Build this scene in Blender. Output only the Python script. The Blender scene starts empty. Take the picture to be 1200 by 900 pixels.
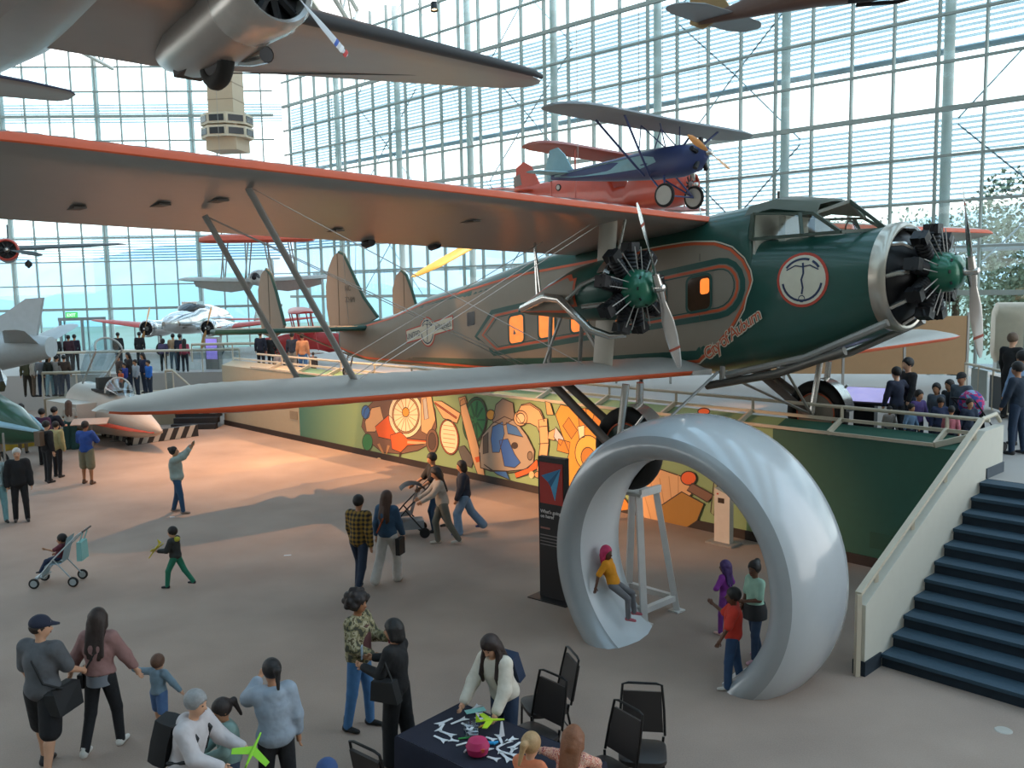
import bpy, bmesh, math, random
import numpy as np
from mathutils import Vector, Matrix
R = math.radians
random.seed(7)
SC = bpy.context.scene
COL = SC.collection
# ------------------------------------------------------------------ camera
F, HOR, ROLL, H = 1055., 331., .020, 5.35
_p = math.atan((450-HOR)/F)
_F = np.array([0, math.cos(_p), -math.sin(_p)]); _R = np.array([1., 0, 0]); _U = np.array([0, math.sin(_p), math.cos(_p)])
_c, _s = math.cos(ROLL), math.sin(ROLL)
CR = _c*_R-_s*_U; CU = _s*_R+_c*_U; CF = _F; CO = np.array([0, 0, H])
cam = bpy.data.cameras.new('camera'); cam.sensor_width = 36; cam.lens = F/1200*36; cam.clip_end = 3000
co = bpy.data.objects.new('camera', cam); COL.objects.link(co)
co.matrix_world = Matrix(((CR[0], CU[0], -CF[0], 0), (CR[1], CU[1], -CF[1], 0), (CR[2], CU[2], -CF[2], H), (0, 0, 0, 1)))
SC.camera = co
SC.view_settings.view_transform = 'Standard'; SC.view_settings.look = 'None'
SC.view_settings.gamma = 1; SC.view_settings.use_curve_mapping = False
SC.view_settings.exposure = 0.18

def ray(x, y): return CF+CR*(x-600)/F-CU*(y-450)/F
def G(x, y, z=0.):
    d = ray(x, y); return CO+d*((z-H)/d[2])
def AY(x, y, Y):
    d = ray(x, y); return CO+d*(Y/d[1])
def ONP(x, y, n, k):          # pixel onto the vertical plane n.(X,Y)=k
    d = ray(x, y); return CO+d*(k/(d[0]*n[0]+d[1]*n[1]))

# ------------------------------------------------------------------ world light
def lin(h):
    if not isinstance(h, str): return tuple(h)
    h = h.lstrip('#'); o = []
    for i in (0, 2, 4):
        v = int(h[i:i+2], 16)/255; o.append(v/12.92 if v <= .04045 else ((v+.055)/1.055)**2.4)
    return tuple(o)
W = bpy.data.worlds.new('sky'); SC.world = W; W.use_nodes = True
nt = W.node_tree; nt.nodes.clear()
o_ = nt.nodes.new('ShaderNodeOutputWorld'); b_ = nt.nodes.new('ShaderNodeBackground')
tc = nt.nodes.new('ShaderNodeTexCoord'); sx = nt.nodes.new('ShaderNodeSeparateXYZ'); rp = nt.nodes.new('ShaderNodeValToRGB')
nt.links.new(tc.outputs['Generated'], sx.inputs[0]); nt.links.new(sx.outputs['Z'], rp.inputs[0])
rp.color_ramp.elements[0].position = 0.0; rp.color_ramp.elements[0].color = (1, .99, .96, 1)
rp.color_ramp.elements[1].position = .75; rp.color_ramp.elements[1].color = (.62, .80, 1, 1)
e = rp.color_ramp.elements.new(.22); e.color = (.95, .985, 1, 1)
nt.links.new(rp.outputs[0], b_.inputs[0]); nt.links.new(b_.outputs[0], o_.inputs[0])
SKY = b_; b_.inputs[1].default_value = 2.6

def spot(name, loc, tgt, watts, color, angle=40, blend=.5, rad=.12):
    l = bpy.data.lights.new(name, 'SPOT'); l.energy = watts; l.color = color; l.spot_size = R(angle); l.spot_blend = blend; l.shadow_soft_size = rad
    o = bpy.data.objects.new(name, l); COL.objects.link(o); o.location = loc
    o.rotation_euler = (Vector(tgt)-Vector(loc)).to_track_quat('-Z', 'Y').to_euler()
    return o

# ------------------------------------------------------------------ materials
MATS = {}
def mat(name, col, rough=.6, metal=0., noise=.10, scale=6., bump=0., emit=0., coat=0., spec=.5, detail=3):
    if name in MATS: return MATS[name]
    m = bpy.data.materials.new(name); m.use_nodes = True; t = m.node_tree; b = t.nodes['Principled BSDF']
    c = lin(col); b.inputs['Roughness'].default_value = rough; b.inputs['Metallic'].default_value = metal
    b.inputs['Specular IOR Level'].default_value = spec
    if coat: b.inputs['Coat Weight'].default_value = coat; b.inputs['Coat Roughness'].default_value = .08
    tcn = t.nodes.new('ShaderNodeTexCoord'); nz = t.nodes.new('ShaderNodeTexNoise'); nz.inputs['Scale'].default_value = scale; nz.inputs['Detail'].default_value = detail
    t.links.new(tcn.outputs['Object'], nz.inputs['Vector'])
    mx = t.nodes.new('ShaderNodeMix'); mx.data_type = 'RGBA'
    mx.inputs['A'].default_value = (*[v*(1-noise) for v in c], 1); mx.inputs['B'].default_value = (*[min(1, v*(1+noise)) for v in c], 1)
    t.links.new(nz.outputs['Fac'], mx.inputs['Factor']); t.links.new(mx.outputs['Result'], b.inputs['Base Color'])
    if bump:
        bp = t.nodes.new('ShaderNodeBump'); bp.inputs['Strength'].default_value = bump; bp.inputs['Distance'].default_value = .02
        t.links.new(nz.outputs['Fac'], bp.inputs['Height']); t.links.new(bp.outputs[0], b.inputs['Normal'])
    if emit:
        t.links.new(mx.outputs['Result'], b.inputs['Emission Color']); b.inputs['Emission Strength'].default_value = emit
    MATS[name] = m; return m
def pattern(name, build):
    if name in MATS: return MATS[name]
    m = bpy.data.materials.new(name); m.use_nodes = True; t = m.node_tree; b = t.nodes['Principled BSDF']; b.inputs['Roughness'].default_value = .8
    tcn = t.nodes.new('ShaderNodeTexCoord'); build(t, tcn.outputs['Object'], b); MATS[name] = m; return m
def ramp_noise(cols, scale, const=True, tex='ShaderNodeTexNoise'):
    def f(t, vec, b):
        n = t.nodes.new(tex); n.inputs['Scale'].default_value = scale; t.links.new(vec, n.inputs['Vector'])
        r = t.nodes.new('ShaderNodeValToRGB'); r.color_ramp.interpolation = 'CONSTANT' if const else 'LINEAR'
        el = r.color_ramp.elements; el[0].position = 0; el[0].color = (*lin(cols[0][1]), 1); el[1].position = cols[-1][0]; el[1].color = (*lin(cols[-1][1]), 1)
        for p, c in cols[1:-1]: e = el.new(p); e.color = (*lin(c), 1)
        t.links.new(n.outputs[0], r.inputs[0]); t.links.new(r.outputs[0], b.inputs['Base Color'])
    return f
def glass(name, tint, refl=.07, rough=.02):
    if name in MATS: return MATS[name]
    m = bpy.data.materials.new(name); m.use_nodes = True; t = m.node_tree; t.nodes.clear()
    o = t.nodes.new('ShaderNodeOutputMaterial'); tr = t.nodes.new('ShaderNodeBsdfTransparent'); gl = t.nodes.new('ShaderNodeBsdfGlossy'); mx = t.nodes.new('ShaderNodeMixShader')
    tr.inputs[0].default_value = (*tint, 1); gl.inputs['Roughness'].default_value = rough; mx.inputs[0].default_value = refl
    t.links.new(tr.outputs[0], mx.inputs[1]); t.links.new(gl.outputs[0], mx.inputs[2]); t.links.new(mx.outputs[0], o.inputs[0])
    MATS[name] = m; return m

# ------------------------------------------------------------------ mesh builder
class MB:
    def __init__(s): s.v = []; s.f = []; s.m = []
    def add(s, v, f, mi=0):
        o = len(s.v); s.v += [tuple(map(float, p)) for p in v]; s.f += [tuple(i+o for i in q) for q in f]; s.m += [mi]*len(f); return s
    def box(s, c, d, rz=0., M=None, mi=0, taper=1.):
        x, y, z = d[0]/2, d[1]/2, d[2]/2; k = taper
        P = [(-x, -y, -z), (x, -y, -z), (x, y, -z), (-x, y, -z), (-x*k, -y*k, z), (x*k, -y*k, z), (x*k, y*k, z), (-x*k, y*k, z)]
        if M is not None: P = [tuple(M@Vector(p)) for p in P]
        elif rz: cs, sn = math.cos(rz), math.sin(rz); P = [(cs*a-sn*b, sn*a+cs*b, h) for a, b, h in P]
        P = [(a+c[0], b+c[1], h+c[2]) for a, b, h in P]
        return s.add(P, [(3, 2, 1, 0), (4, 5, 6, 7), (0, 1, 5, 4), (1, 2, 6, 5), (2, 3, 7, 6), (3, 0, 4, 7)], mi)
    def beam(s, a, b, w, h=None, up=(0, 0, 1), mi=0):
        a = Vector(a); b = Vector(b); d = (b-a); L = d.length; d.normalize(); h = h or w
        u = Vector(up)
        if abs(d.dot(u)) > .99: u = Vector((1, 0, 0))
        x = d.cross(u).normalized(); z = x.cross(d)
        P = [p+x*i*w/2+z*j*h/2 for p in (a, b) for i, j in ((-1, -1), (1, -1), (1, 1), (-1, 1))]
        return s.add(P, [(3, 2, 1, 0), (4, 5, 6, 7), (0, 1, 5, 4), (1, 2, 6, 5), (2, 3, 7, 6), (3, 0, 4, 7)], mi)
    def loft(s, rings, cap=True, closed=True, mi=0):
        n = len(rings[0]); V = [p for r in rings for p in r]; Fc = []
        for i in range(len(rings)-1):
            for j in range(n if closed else n-1):
                k = (j+1) % n; Fc.append((i*n+j, i*n+k, (i+1)*n+k, (i+1)*n+j))
        if cap: Fc.append(tuple(range(n-1, -1, -1))); Fc.append(tuple((len(rings)-1)*n+j for j in range(n)))
        return s.add(V, Fc, mi)
    def tube(s, path, r, n=8, cap=True, mi=0, flat=1.):
        P = [Vector(p) for p in path]; rs = r if isinstance(r, (list, tuple)) else [r]*len(P); rings = []; N = None
        for i, p in enumerate(P):
            t = (P[min(i+1, len(P)-1)]-P[max(i-1, 0)]).normalized()
            if N is None: N = t.orthogonal().normalized() if abs(t.z) < .9 else Vector((1, 0, 0)); N = (N-t*N.dot(t)).normalized()
            else: N = (N-t*N.dot(t)).normalized()
            B = t.cross(N)
            rings.append([p+(N*math.cos(2*math.pi*k/n)+B*math.sin(2*math.pi*k/n)*flat)*rs[i] for k in range(n)])
        return s.loft(rings, cap, True, mi)
    def lathe(s, prof, axis='z', n=24, c=(0, 0, 0), a0=0., a1=2*math.pi, mi=0, cap=False):
        full = abs(a1-a0-2*math.pi) < 1e-6; rings = []
        for h, r in prof:
            g = []
            for k in range(n if full else n+1):
                a = a0+(a1-a0)*k/n; u, v = r*math.cos(a), r*math.sin(a)
                g.append({'z': (u, v, h), 'x': (h, u, v), 'y': (u, h, v)}[axis])
            rings.append([tuple(p[i]+c[i] for i in range(3)) for p in g])
        return s.loft(rings, cap, full, mi)
    def sphere(s, c, r, n=12, m=8, mi=0):
        r = r if isinstance(r, (list, tuple)) else (r, r, r)
        rings = [[(c[0]+r[0]*math.sin(math.pi*i/m)*math.cos(2*math.pi*j/n), c[1]+r[1]*math.sin(math.pi*i/m)*math.sin(2*math.pi*j/n), c[2]-r[2]*math.cos(math.pi*i/m)) for j in range(n)] for i in range(1, m)]
        s.loft(rings, False, True, mi); o = len(s.v)-n*(m-1)
        s.v += [(c[0], c[1], c[2]-r[2]), (c[0], c[1], c[2]+r[2])]; b, t = len(s.v)-2, len(s.v)-1
        for j in range(n):
            k = (j+1) % n; s.f += [(o+k, o+j, b), (o+(m-2)*n+j, o+(m-2)*n+k, t)]; s.m += [mi, mi]
        return s
    def prism(s, poly, o, u, v, th, mi=0):   # polygon in the plane (o,u,v), thickness th along u x v
        o, u, v = Vector(o), Vector(u), Vector(v); w = u.cross(v).normalized(); n = len(poly)
        A = [o+u*a+v*b for a, b in poly]; B = [p+w*th for p in A]
        ar = sum(poly[i][0]*poly[(i+1) % n][1]-poly[(i+1) % n][0]*poly[i][1] for i in range(n))
        Fc = [tuple(range(n-1, -1, -1)), tuple(range(n, 2*n))]+[(i, (i+1) % n, n+(i+1) % n, n+i) for i in range(n)]
        if ar*th < 0: Fc = [q[::-1] for q in Fc]
        return s.add(A+B, Fc, mi)
    def xf(s, M, i0=0):
        for i in range(i0, len(s.v)): s.v[i] = tuple(M@Vector(s.v[i]))
        return s
    def mesh(s, name, mats, smooth=40):
        me = bpy.data.meshes.new(name); me.from_pydata(s.v, [], s.f)
        for m in (mats if isinstance(mats, (list, tuple)) else [mats]): me.materials.append(m)
        if any(s.m): me.polygons.foreach_set('material_index', s.m)
        if smooth: me.shade_smooth(); me.set_sharp_from_angle(angle=R(smooth))
        me.update(); return me
    def build(s, name, mats, parent=None, smooth=40, loc=None):
        return link(name, s.mesh(name, mats, smooth), parent, loc)
def link(name, me, parent=None, loc=None):
    o = bpy.data.objects.new(name, me); COL.objects.link(o)
    if parent is not None: o.parent = parent
    if loc is not None: o.location = loc
    return o
def tag(o, label=None, cat=None, group=None, kind=None):
    if label: o['label'] = label
    if cat: o['category'] = cat
    if group: o['group'] = group
    if kind: o['kind'] = kind
    return o
def thing(name, label, cat, loc=(0, 0, 0), rz=0., group=None, M=None, kind=None):
    o = bpy.data.objects.new(name, None); COL.objects.link(o); o.empty_display_size = .2
    if M is not None: o.matrix_world = M
    else: o.location = loc; o.rotation_euler = (0, 0, rz)
    return tag(o, label, cat, group, kind)
def struct(name, mb, m, parent=None, label=None, smooth=0):
    o = mb.build(name, m, parent, smooth)
    if parent is None: o['kind'] = 'structure'
    if label: o['label'] = label
    return o
def text(name, body, m, parent, M, size=.2, shear=0., th=.004, bold=0., align='LEFT', space=1.):
    cu = bpy.data.curves.new(name, 'FONT'); cu.body = body; cu.size = size; cu.shear = shear; cu.extrude = th; cu.offset = bold; cu.align_x = align; cu.resolution_u = 3; cu.space_character = space
    t = bpy.data.objects.new('tmp', cu); COL.objects.link(t)
    dg = bpy.context.evaluated_depsgraph_get(); me = bpy.data.meshes.new_from_object(t.evaluated_get(dg)); bpy.data.objects.remove(t)
    me.name = name; me.materials.clear(); me.materials.append(m); me.transform(M)
    return link(name, me, parent)
def frame(o, u, v):   # matrix whose x,y follow u,v at o
    u = Vector(u).normalized(); v = Vector(v); v = (v-u*v.dot(u)).normalized(); w = u.cross(v)
    return Matrix(((u.x, v.x, w.x, o[0]), (u.y, v.y, w.y, o[1]), (u.z, v.z, w.z, o[2]), (0, 0, 0, 1)))
# ================================================================== setting
M_WHITE = mat('white_paint', '#c9c6bd', .5); M_MULL = mat('mullion_grey', '#8f9a96', .45, .3); M_COLW = mat('column_white', '#d5d8d2', .5)
M_GLASS = glass('window_glass', (.91, .973, .983), .03); M_GLASS2 = glass('far_glass', (.88, .965, .985), .04)
def carpet():
    def f(t, vec, b):
        b.inputs['Roughness'].default_value = .9
        n1 = t.nodes.new('ShaderNodeTexNoise'); n1.inputs['Scale'].default_value = .5; n1.inputs['Detail'].default_value = 4
        n2 = t.nodes.new('ShaderNodeTexNoise'); n2.inputs['Scale'].default_value = 60; n2.inputs['Detail'].default_value = 2
        for n in (n1, n2): t.links.new(vec, n.inputs['Vector'])
        ad = t.nodes.new('ShaderNodeMath'); ad.operation = 'MULTIPLY_ADD'; ad.inputs[1].default_value = .45; t.links.new(n2.outputs[0], ad.inputs[0]); t.links.new(n1.outputs[0], ad.inputs[2])
        r = t.nodes.new('ShaderNodeValToRGB'); r.color_ramp.elements[0].position = .35; r.color_ramp.elements[1].position = 1.1
        r.color_ramp.elements[0].color = (*lin('#806f65'), 1); r.color_ramp.elements[1].color = (*lin('#a59284'), 1)
        t.links.new(ad.outputs[0], r.inputs[0]); t.links.new(r.outputs[0], b.inputs['Base Color'])
        bp = t.nodes.new('ShaderNodeBump'); bp.inputs['Strength'].default_value = .2; bp.inputs['Distance'].default_value = .01; t.links.new(n2.outputs[0], bp.inputs['Height']); t.links.new(bp.outputs[0], b.inputs['Normal'])
    return pattern('floor_carpet', f)
mb = MB(); mb.add([(-45, -8, 0), (26, -8, 0), (26, 70, 0), (-45, 70, 0)], [(0, 1, 2, 3)]); struct('floor', mb, carpet())

# glass walls -------------------------------------------------------
CX, CY = -14.3, 58.35          # corner of the two glass walls
ZT = 20.3
def glasswall(name, o, d, t0, t1, pitch, zs, tstep, mglass, parts_from, parts_to, label, colstep=4, coloff=0, zbase=0.):
    d = np.array(d); n = np.array([-d[1], d[0]])
    if n[1] < 0: n = -n                                   # outwards (away from the camera)
    root = thing(name, label, None, kind='structure')
    P = lambda t, z, off=0.: (o[0]+d[0]*t+n[0]*off, o[1]+d[1]*t+n[1]*off, z)
    ts = []; k = math.ceil((t0-tstep)/pitch)
    t = tstep+k*pitch
    while t <= t1+1e-6: ts.append(t); t += pitch
    for i, t in enumerate(ts):
        idx = round((t-tstep)/pitch)
        MB().beam(P(t, zbase, -.04), P(t, ZT, -.04), .07, .16, up=(n[0], n[1], 0)).build('mullion', M_MULL, root, 0)
        if idx % colstep == 0:
            MB().tube([P(t+.16, zbase, .42), P(t+.16, ZT, .42)], .17, 10).build('column', M_COLW, root)
    for j, z in enumerate(zs):
        thick = .16 if j % 4 == 0 else .08
        MB().beam(P(ts[0]-pitch*.5, z, -.06), P(ts[-1]+pitch*.5, z, -.06), .14, thick).build('transom', M_MULL, root, 0)
    w = pitch-.06; cache = {}; rest = MB(); zz = [zbase]+list(zs)
    for i in range(len(ts)-1):
        for j in range(len(zz)-1):
            h = zz[j+1]-zz[j]-.06
            if parts_from <= ts[i] <= parts_to:
                key = round(h, 3)
                if key not in cache: cache[key] = MB().beam((-w/2*d[0], -w/2*d[1], 0), (w/2*d[0], w/2*d[1], 0), .012, h).mesh('pane', mglass, 0)
                link('pane', cache[key], root, P((ts[i]+ts[i+1])/2, (zz[j]+zz[j+1])/2))
            else:
                c = P((ts[i]+ts[i+1])/2, (zz[j]+zz[j+1])/2); rest.beam((c[0]-w/2*d[0], c[1]-w/2*d[1], c[2]), (c[0]+w/2*d[0], c[1]+w/2*d[1], c[2]), .012, h)
    if rest.v: tag(rest.build('panes', mglass, root, 0), kind='stuff')
    return root, P, ts
ZR = [4.73+1.475*k for k in range(11)]; ZF = [4.19+1.49*k for k in range(11)]
S2 = math.sqrt(.5)
wr, PR, TR = glasswall('wall_right', (CX, CY), (S2, -S2), 0., 60., 1.44, ZR, 40.03, M_GLASS, 10.5, 49.5, 'tall glass curtain wall of square panes with louvres outside', zbase=1.2)
fd = (-.9976, -.0688)
wf, PF, TF = glasswall('wall_far', (CX, CY), fd, 0., 36., 1.44, ZF, 11.2, M_GLASS2, -1, 36, 'far glass curtain wall of square panes behind the silver twin-engined aeroplane')
# louvres outside, outer trusses
def louvres(P, root, t0, t1, banks, off):
    for z0, z1 in banks:
        z = z0; m = MB()
        while z < z1: m.beam(P(t0, z, off), P(t1, z, off), .12, .075); z += .175
        tag(m.build('louvres', glass('louvre_glass', (.46, .54, .58), .05, .3), root, 0), kind='stuff')
louvres(PR, wr, 0, 58, ((7.8, 10.5), (13.0, 16.6)), .85); louvres(PF, wf, 0, 34, ((7.4, 8.9), (10.4, 11.4), (15.9, 17.1)), .8)
M_TR = mat('truss_pale', '#b4c8d2', .5)
for k in range(-1, 9, 2):
    t = 40.03+5.76*(k-5)
    for z0 in (4.8, 10.6, 16.4):
        for a, b in (((t, z0), (t+2.88, z0+2.9)), ((t+5.76, z0), (t+2.88, z0+2.9)), ((t+2.88, z0+2.9), (t+5.76, z0+5.6)), ((t+2.88, z0+2.9), (t, z0+5.6))):
            MB().tube([PR(a[0], a[1], 1.9), PR(b[0], b[1], 1.9)], .03, 6).build('brace', M_TR, wr)
for z in (6.2, 12.9): MB().tube([PR(0, z, 2.0), PR(58, z, 2.0)], .12, 6).build('brace', M_TR, wr)
MB().beam(PR(46, 1.4, 1.0), PR(52, 9.5, 2.2), .2).build('brace', M_TR, wr)
# roof, closed walls out of view
def yend(x0, x1): return min(57.4, 43.4-max(x0, x1))
mb = MB()
for i in range(11):
    x0 = -47+i*6.6; y1 = yend(x0, x0+3.6)
    if y1 > 0: mb.box((x0+1.8, (y1-8)/2, ZT+.5), (3.6, y1+8, .15))
struct('ceiling', mb, mat('roof_panel', '#b9b2a2', .7), label='opaque roof panels between skylights')
cl = tag(thing('ceiling_2', 'roof skylight glazing with white steel trusses', None), kind='structure')
for i in range(11):
    x0 = -47+i*6.6+3.6; y1 = yend(x0, x0+3.0)
    if y1 > 0: MB().box((x0+1.5, (y1-8)/2, ZT+.5), (3.0, y1+8, .03)).build('pane', glass('skylight', (.86, .95, .97), .04), cl, 0)
for k in range(8):
    x = -40.+k*8; y1 = yend(x, x)-.6
    m = MB(); m.tube([(x, y1, ZT-.1), (x, -8, ZT-.1)], .12, 6); m.tube([(x, y1, ZT-1.5), (x, -8, ZT-1.5)], .12, 6); y = y1
    while y > -5: m.tube([(x, y, ZT-.1), (x, y-1.5, ZT-1.5)], .06, 5); m.tube([(x, y-1.5, ZT-1.5), (x, y-3.05, ZT-.1)], .06, 5); y -= 3.05
    m.build('truss', M_WHITE, cl)
mb = MB(); mb.box((-10, -8.2, 10), (72, .3, 20.5)); struct('wall_back', mb, mat('back_wall', '#8f8a80', .8))
mb = MB()
for z in (2.5, 17): mb.box((-45, 25, z), (.3, 66, 5 if z < 5 else 7))
struct('wall_left', mb, mat('back_wall', '#8f8a80', .8))
# far door
dr = tag(thing('door_1', 'glazed double door in the far glass wall under a green exit sign', None), kind='structure')
M_DF = mat('door_frame', '#7d8587', .4, .4)
q0 = ONP(72, 373, (-.0688, .9976), (-.0688*CX+.9976*CY)); t0 = (q0[0]-CX)/fd[0]
def PD(t, z, off=-.25): return PF(t, z, off)
for t in (t0, t0-1.35, t0-2.7): MB().beam(PD(t, 0), PD(t, 3.6), .14).build('door_frame', M_DF, dr, 0)
MB().beam(PD(t0+.1, 3.6), PD(t0-2.8, 3.6), .14, .2).build('door_frame', M_DF, dr, 0)
for t in (t0-.68, t0-2.02): MB().beam(PD(t+.58, 1.8), PD(t-.58, 1.8), .03, 3.3).build('door_leaf', M_GLASS2, dr, 0)
ex = tag(thing('exit_sign', 'small green exit sign above the far double door', 'sign'))
q = ONP(84, 369, (-.0688, .9976), (-.0688*CX+.9976*CY)-.35)
MB().box((0, 0, 0), (.75, .08, .36)).build('sign_face', mat('exit_green', '#4fc46a', .5, emit=.6), ex, 0); ex.location = q
text('lettering', 'EXIT', mat('exit_text', '#dffbe2', .5, emit=.7), ex, Matrix.Translation((-.29, -.05, -.1))@Matrix.Rotation(R(90), 4, 'X'), .27, bold=.006)

# outside ------------------------------------------------------------
mb = MB(); mb.add([(-900, 60, -.25), (900, 60, -.25), (900, 1500, -.25), (-900, 1500, -.25)], [(0, 1, 2, 3)])
mb.add([(-14, 60, -.25), (21, 22, -.25), (900, 22, -.25), (900, 60, -.25)], [(0, 1, 2, 3)])
struct('ground', mb, pattern('lawn', ramp_noise([(0, '#5d7258'), (.5, '#74897a'), (1, '#7f8f80')], .08, False)), label='lawn outside the glass walls')  # greens muted towards blue, distance haze put into the colour
mb = MB(); mb.add([(2, 62, -.2), (120, -10, -.2), (125, -4, -.2), (8, 68, -.2)], [(0, 1, 2, 3)]); struct('ground_2', mb, mat('asphalt', '#6b6f70', .9), label='grey road beyond the right-hand glass wall')
def ridge(name, pts, h, seed, col, th=30):
    rnd = random.Random(seed); top = []; n = 60
    m = MB(); a, b = np.array(pts[0]), np.array(pts[1]); dd = (b-a)/np.linalg.norm(b-a); nn = np.array([-dd[1], dd[0]])
    hs = [h*(.75+.25*math.sin(i*.23+seed)+.12*rnd.random()) for i in range(n+1)]
    rings = []
    for i in range(n+1):
        p = a+(b-a)*i/n; rings.append([(p[0]-nn[0]*th, p[1]-nn[1]*th, -1), (p[0]-nn[0]*th*.4, p[1]-nn[1]*th*.4, hs[i]*.7), (p[0], p[1], hs[i]), (p[0]+nn[0]*th, p[1]+nn[1]*th, -1)])
    m.loft(rings, True, True); o = struct(name, m, mat(name, col, .95, noise=.25, scale=.05), smooth=60); return o
tag(ridge('hills', ((-420, 520), (420, 520)), 42, 2, '#b4cad6', 60), 'hazy blue wooded hills on the horizon')  # aerial haze is mixed into the hill colour itself
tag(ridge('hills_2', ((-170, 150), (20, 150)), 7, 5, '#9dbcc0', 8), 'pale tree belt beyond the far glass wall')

# raised floor with painted wall ---------------------------------------
WD = np.array([.68532, -.72824]); WN = np.array([.72824, .68532]); WK = 15.8266; ZM = 2.0
def PW(s, z, off=0.): p = WD*s+WN*(WK+off); return (p[0], p[1], z)
def WPX(x, y, off=0.):
    P = ONP(x, y, WN, WK+off); return (float(P[:2]@WD), float(P[2]))
S0, S1 = -33.4, -1.6; SG = WPX(352, 516)[0]
SE = float(G(1000, 787)[:2]@WD)            # stair flank position along the wall
mb = MB()
A = [PW(S0, 0), PW(14, 0), PW(14, 0, 15.1), PW(S0, 0, 15.1)]
mb.add([(p[0], p[1], ZM) for p in A], [(0, 1, 2, 3)])
mb.add([PW(S0, 0, .3), PW(S0, 0, 15.1), PW(S0, ZM, 15.1), PW(S0, ZM, .3)], [(0, 1, 2, 3)])
struct('floor_2', mb, mat('raised_floor', '#a39d97', .7, noise=.06, scale=1.), label='light grey raised floor under the green trimotor biplane')
# wall faces
ZW = 2.36
def wallseg(name, s0, s1, m, label):
    mb = MB(); mb.add([PW(s0, 0), PW(s1, 0), PW(s1, ZW), PW(s0, ZW), PW(s0, 0, .5), PW(s1, 0, .5), PW(s1, ZW+.16, .5), PW(s0, ZW+.16, .5)],
                      [(3, 2, 1, 0), (2, 3, 7, 6), (0, 4, 7, 3), (1, 2, 6, 5), (4, 5, 6, 7)]); return struct(name, mb, m, label=label)
M_GREEN = pattern('mural_green', lambda t, v, b: (b.inputs['Roughness'].__setattr__('default_value', .55), ramp_noise([(0, '#7f9a6c'), (1, '#93ad7c')], .6, False)(t, v, b)))
SA = float(G(1032, 781)[:2]@WD); SDK = WPX(905, 560)[0]; STE = WPX(425, 520)[0]
wallseg('wall_beige', S0, SG, mat('beige_wall', '#a89f88', .7, noise=.05), 'plain beige wall of the raised floor')
def teal_to_green(t, v, b):
    b.inputs['Roughness'].default_value = .6
    s = t.nodes.new('ShaderNodeSeparateXYZ'); t.links.new(v, s.inputs[0])
    m = t.nodes.new('ShaderNodeMapRange'); p0, p1 = PW(SG, 0), PW(STE, 0); m.inputs['From Min'].default_value = p0[0]; m.inputs['From Max'].default_value = p1[0]
    t.links.new(s.outputs['X'], m.inputs['Value']); mx = t.nodes.new('ShaderNodeMix'); mx.data_type = 'RGBA'
    mx.inputs['A'].default_value = (*lin('#3f7466'), 1); mx.inputs['B'].default_value = (*lin('#8aa574'), 1)
    t.links.new(m.outputs[0], mx.inputs['Factor']); t.links.new(mx.outputs['Result'], b.inputs['Base Color'])
wallseg('wall_teal', SG, STE, pattern('teal_green', teal_to_green), 'end of the mural wall running from teal to green')  # colour runs from teal to green along this stretch
wallseg('wall_mural', STE, SDK, M_GREEN, 'light green wall painted with the aviation mural')
wallseg('wall_green', SDK, SA-.1, mat('dark_green_wall', '#2a5a4a', .55, noise=.08), 'dark green wall of the raised floor beside the stairs')
mb = MB(); mb.add([PW(S0, 0, -.03), PW(SA-.1, 0, -.03), PW(SA-.1, .19, -.03), PW(S0, .19, -.03), PW(SA-.1, .19, .0), PW(S0, .19, .0)], [(3, 2, 1, 0), (3, 5, 4, 2)][::-1])
struct('baseboard_mural', mb, mat('dark_base', '#2c2320', .6))
M_RAIL = mat('rail_cream', '#c2b8a4', .45)
# guard rail along the edge
rl = tag(thing('trim_1', 'cream guard rail with brackets along the edge of the raised floor', None), kind='structure')
SR = WPX(1146, 492)[0]
MB().tube([PW(-31.5, 2.84, .55), PW(SR, 2.84, .55)], .035, 8).build('handrail', M_RAIL, rl)
MB().beam(PW(S0, 2.60, .5), PW(SR+.2, 2.60, .5), .06, .06).build('curb', M_RAIL, rl)
MB().beam(PW(-31, 2.41, 0), PW(WPX(1095, 520)[0], 2.41, 0), .05, .06).build('outer_rail', M_RAIL, rl)
s = WPX(1095, 520)[0]
while s > -31:
    MB().beam(PW(s, 2.41, 0), PW(s, 2.60, .5), .05, .10).build('bracket', M_RAIL, rl, 0); MB().beam(PW(s, 2.55, .53), PW(s, 2.84, .53), .05, .05).build('post', M_RAIL, rl, 0); s -= 1.95
MB().beam(PW(SR-.1, 2.60, .5), PW(s*0+WPX(1095, 520)[0], 2.41, 0), .05, .10).build('bracket', M_RAIL, rl, 0)
# access hatches, small fittings on the wall
for (x0, y0, x1, y1, m) in ((1020, 623, 1062, 650, mat('hatch_green', '#27503f', .6)), (340, 481, 349, 492, mat('vent_brown', '#8a7d66', .6))):
    a, b = WPX(x0, y0), WPX(x1, y1)
    tag(MB().beam(PW(a[0], (a[1]+b[1])/2, -.012), PW(b[0], (a[1]+b[1])/2, -.012), .02, abs(a[1]-b[1])).build('access_panel', m, None, 0), 'small flush access panel on the '+('dark green' if x0 > 900 else 'beige')+' wall', 'panel')

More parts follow.
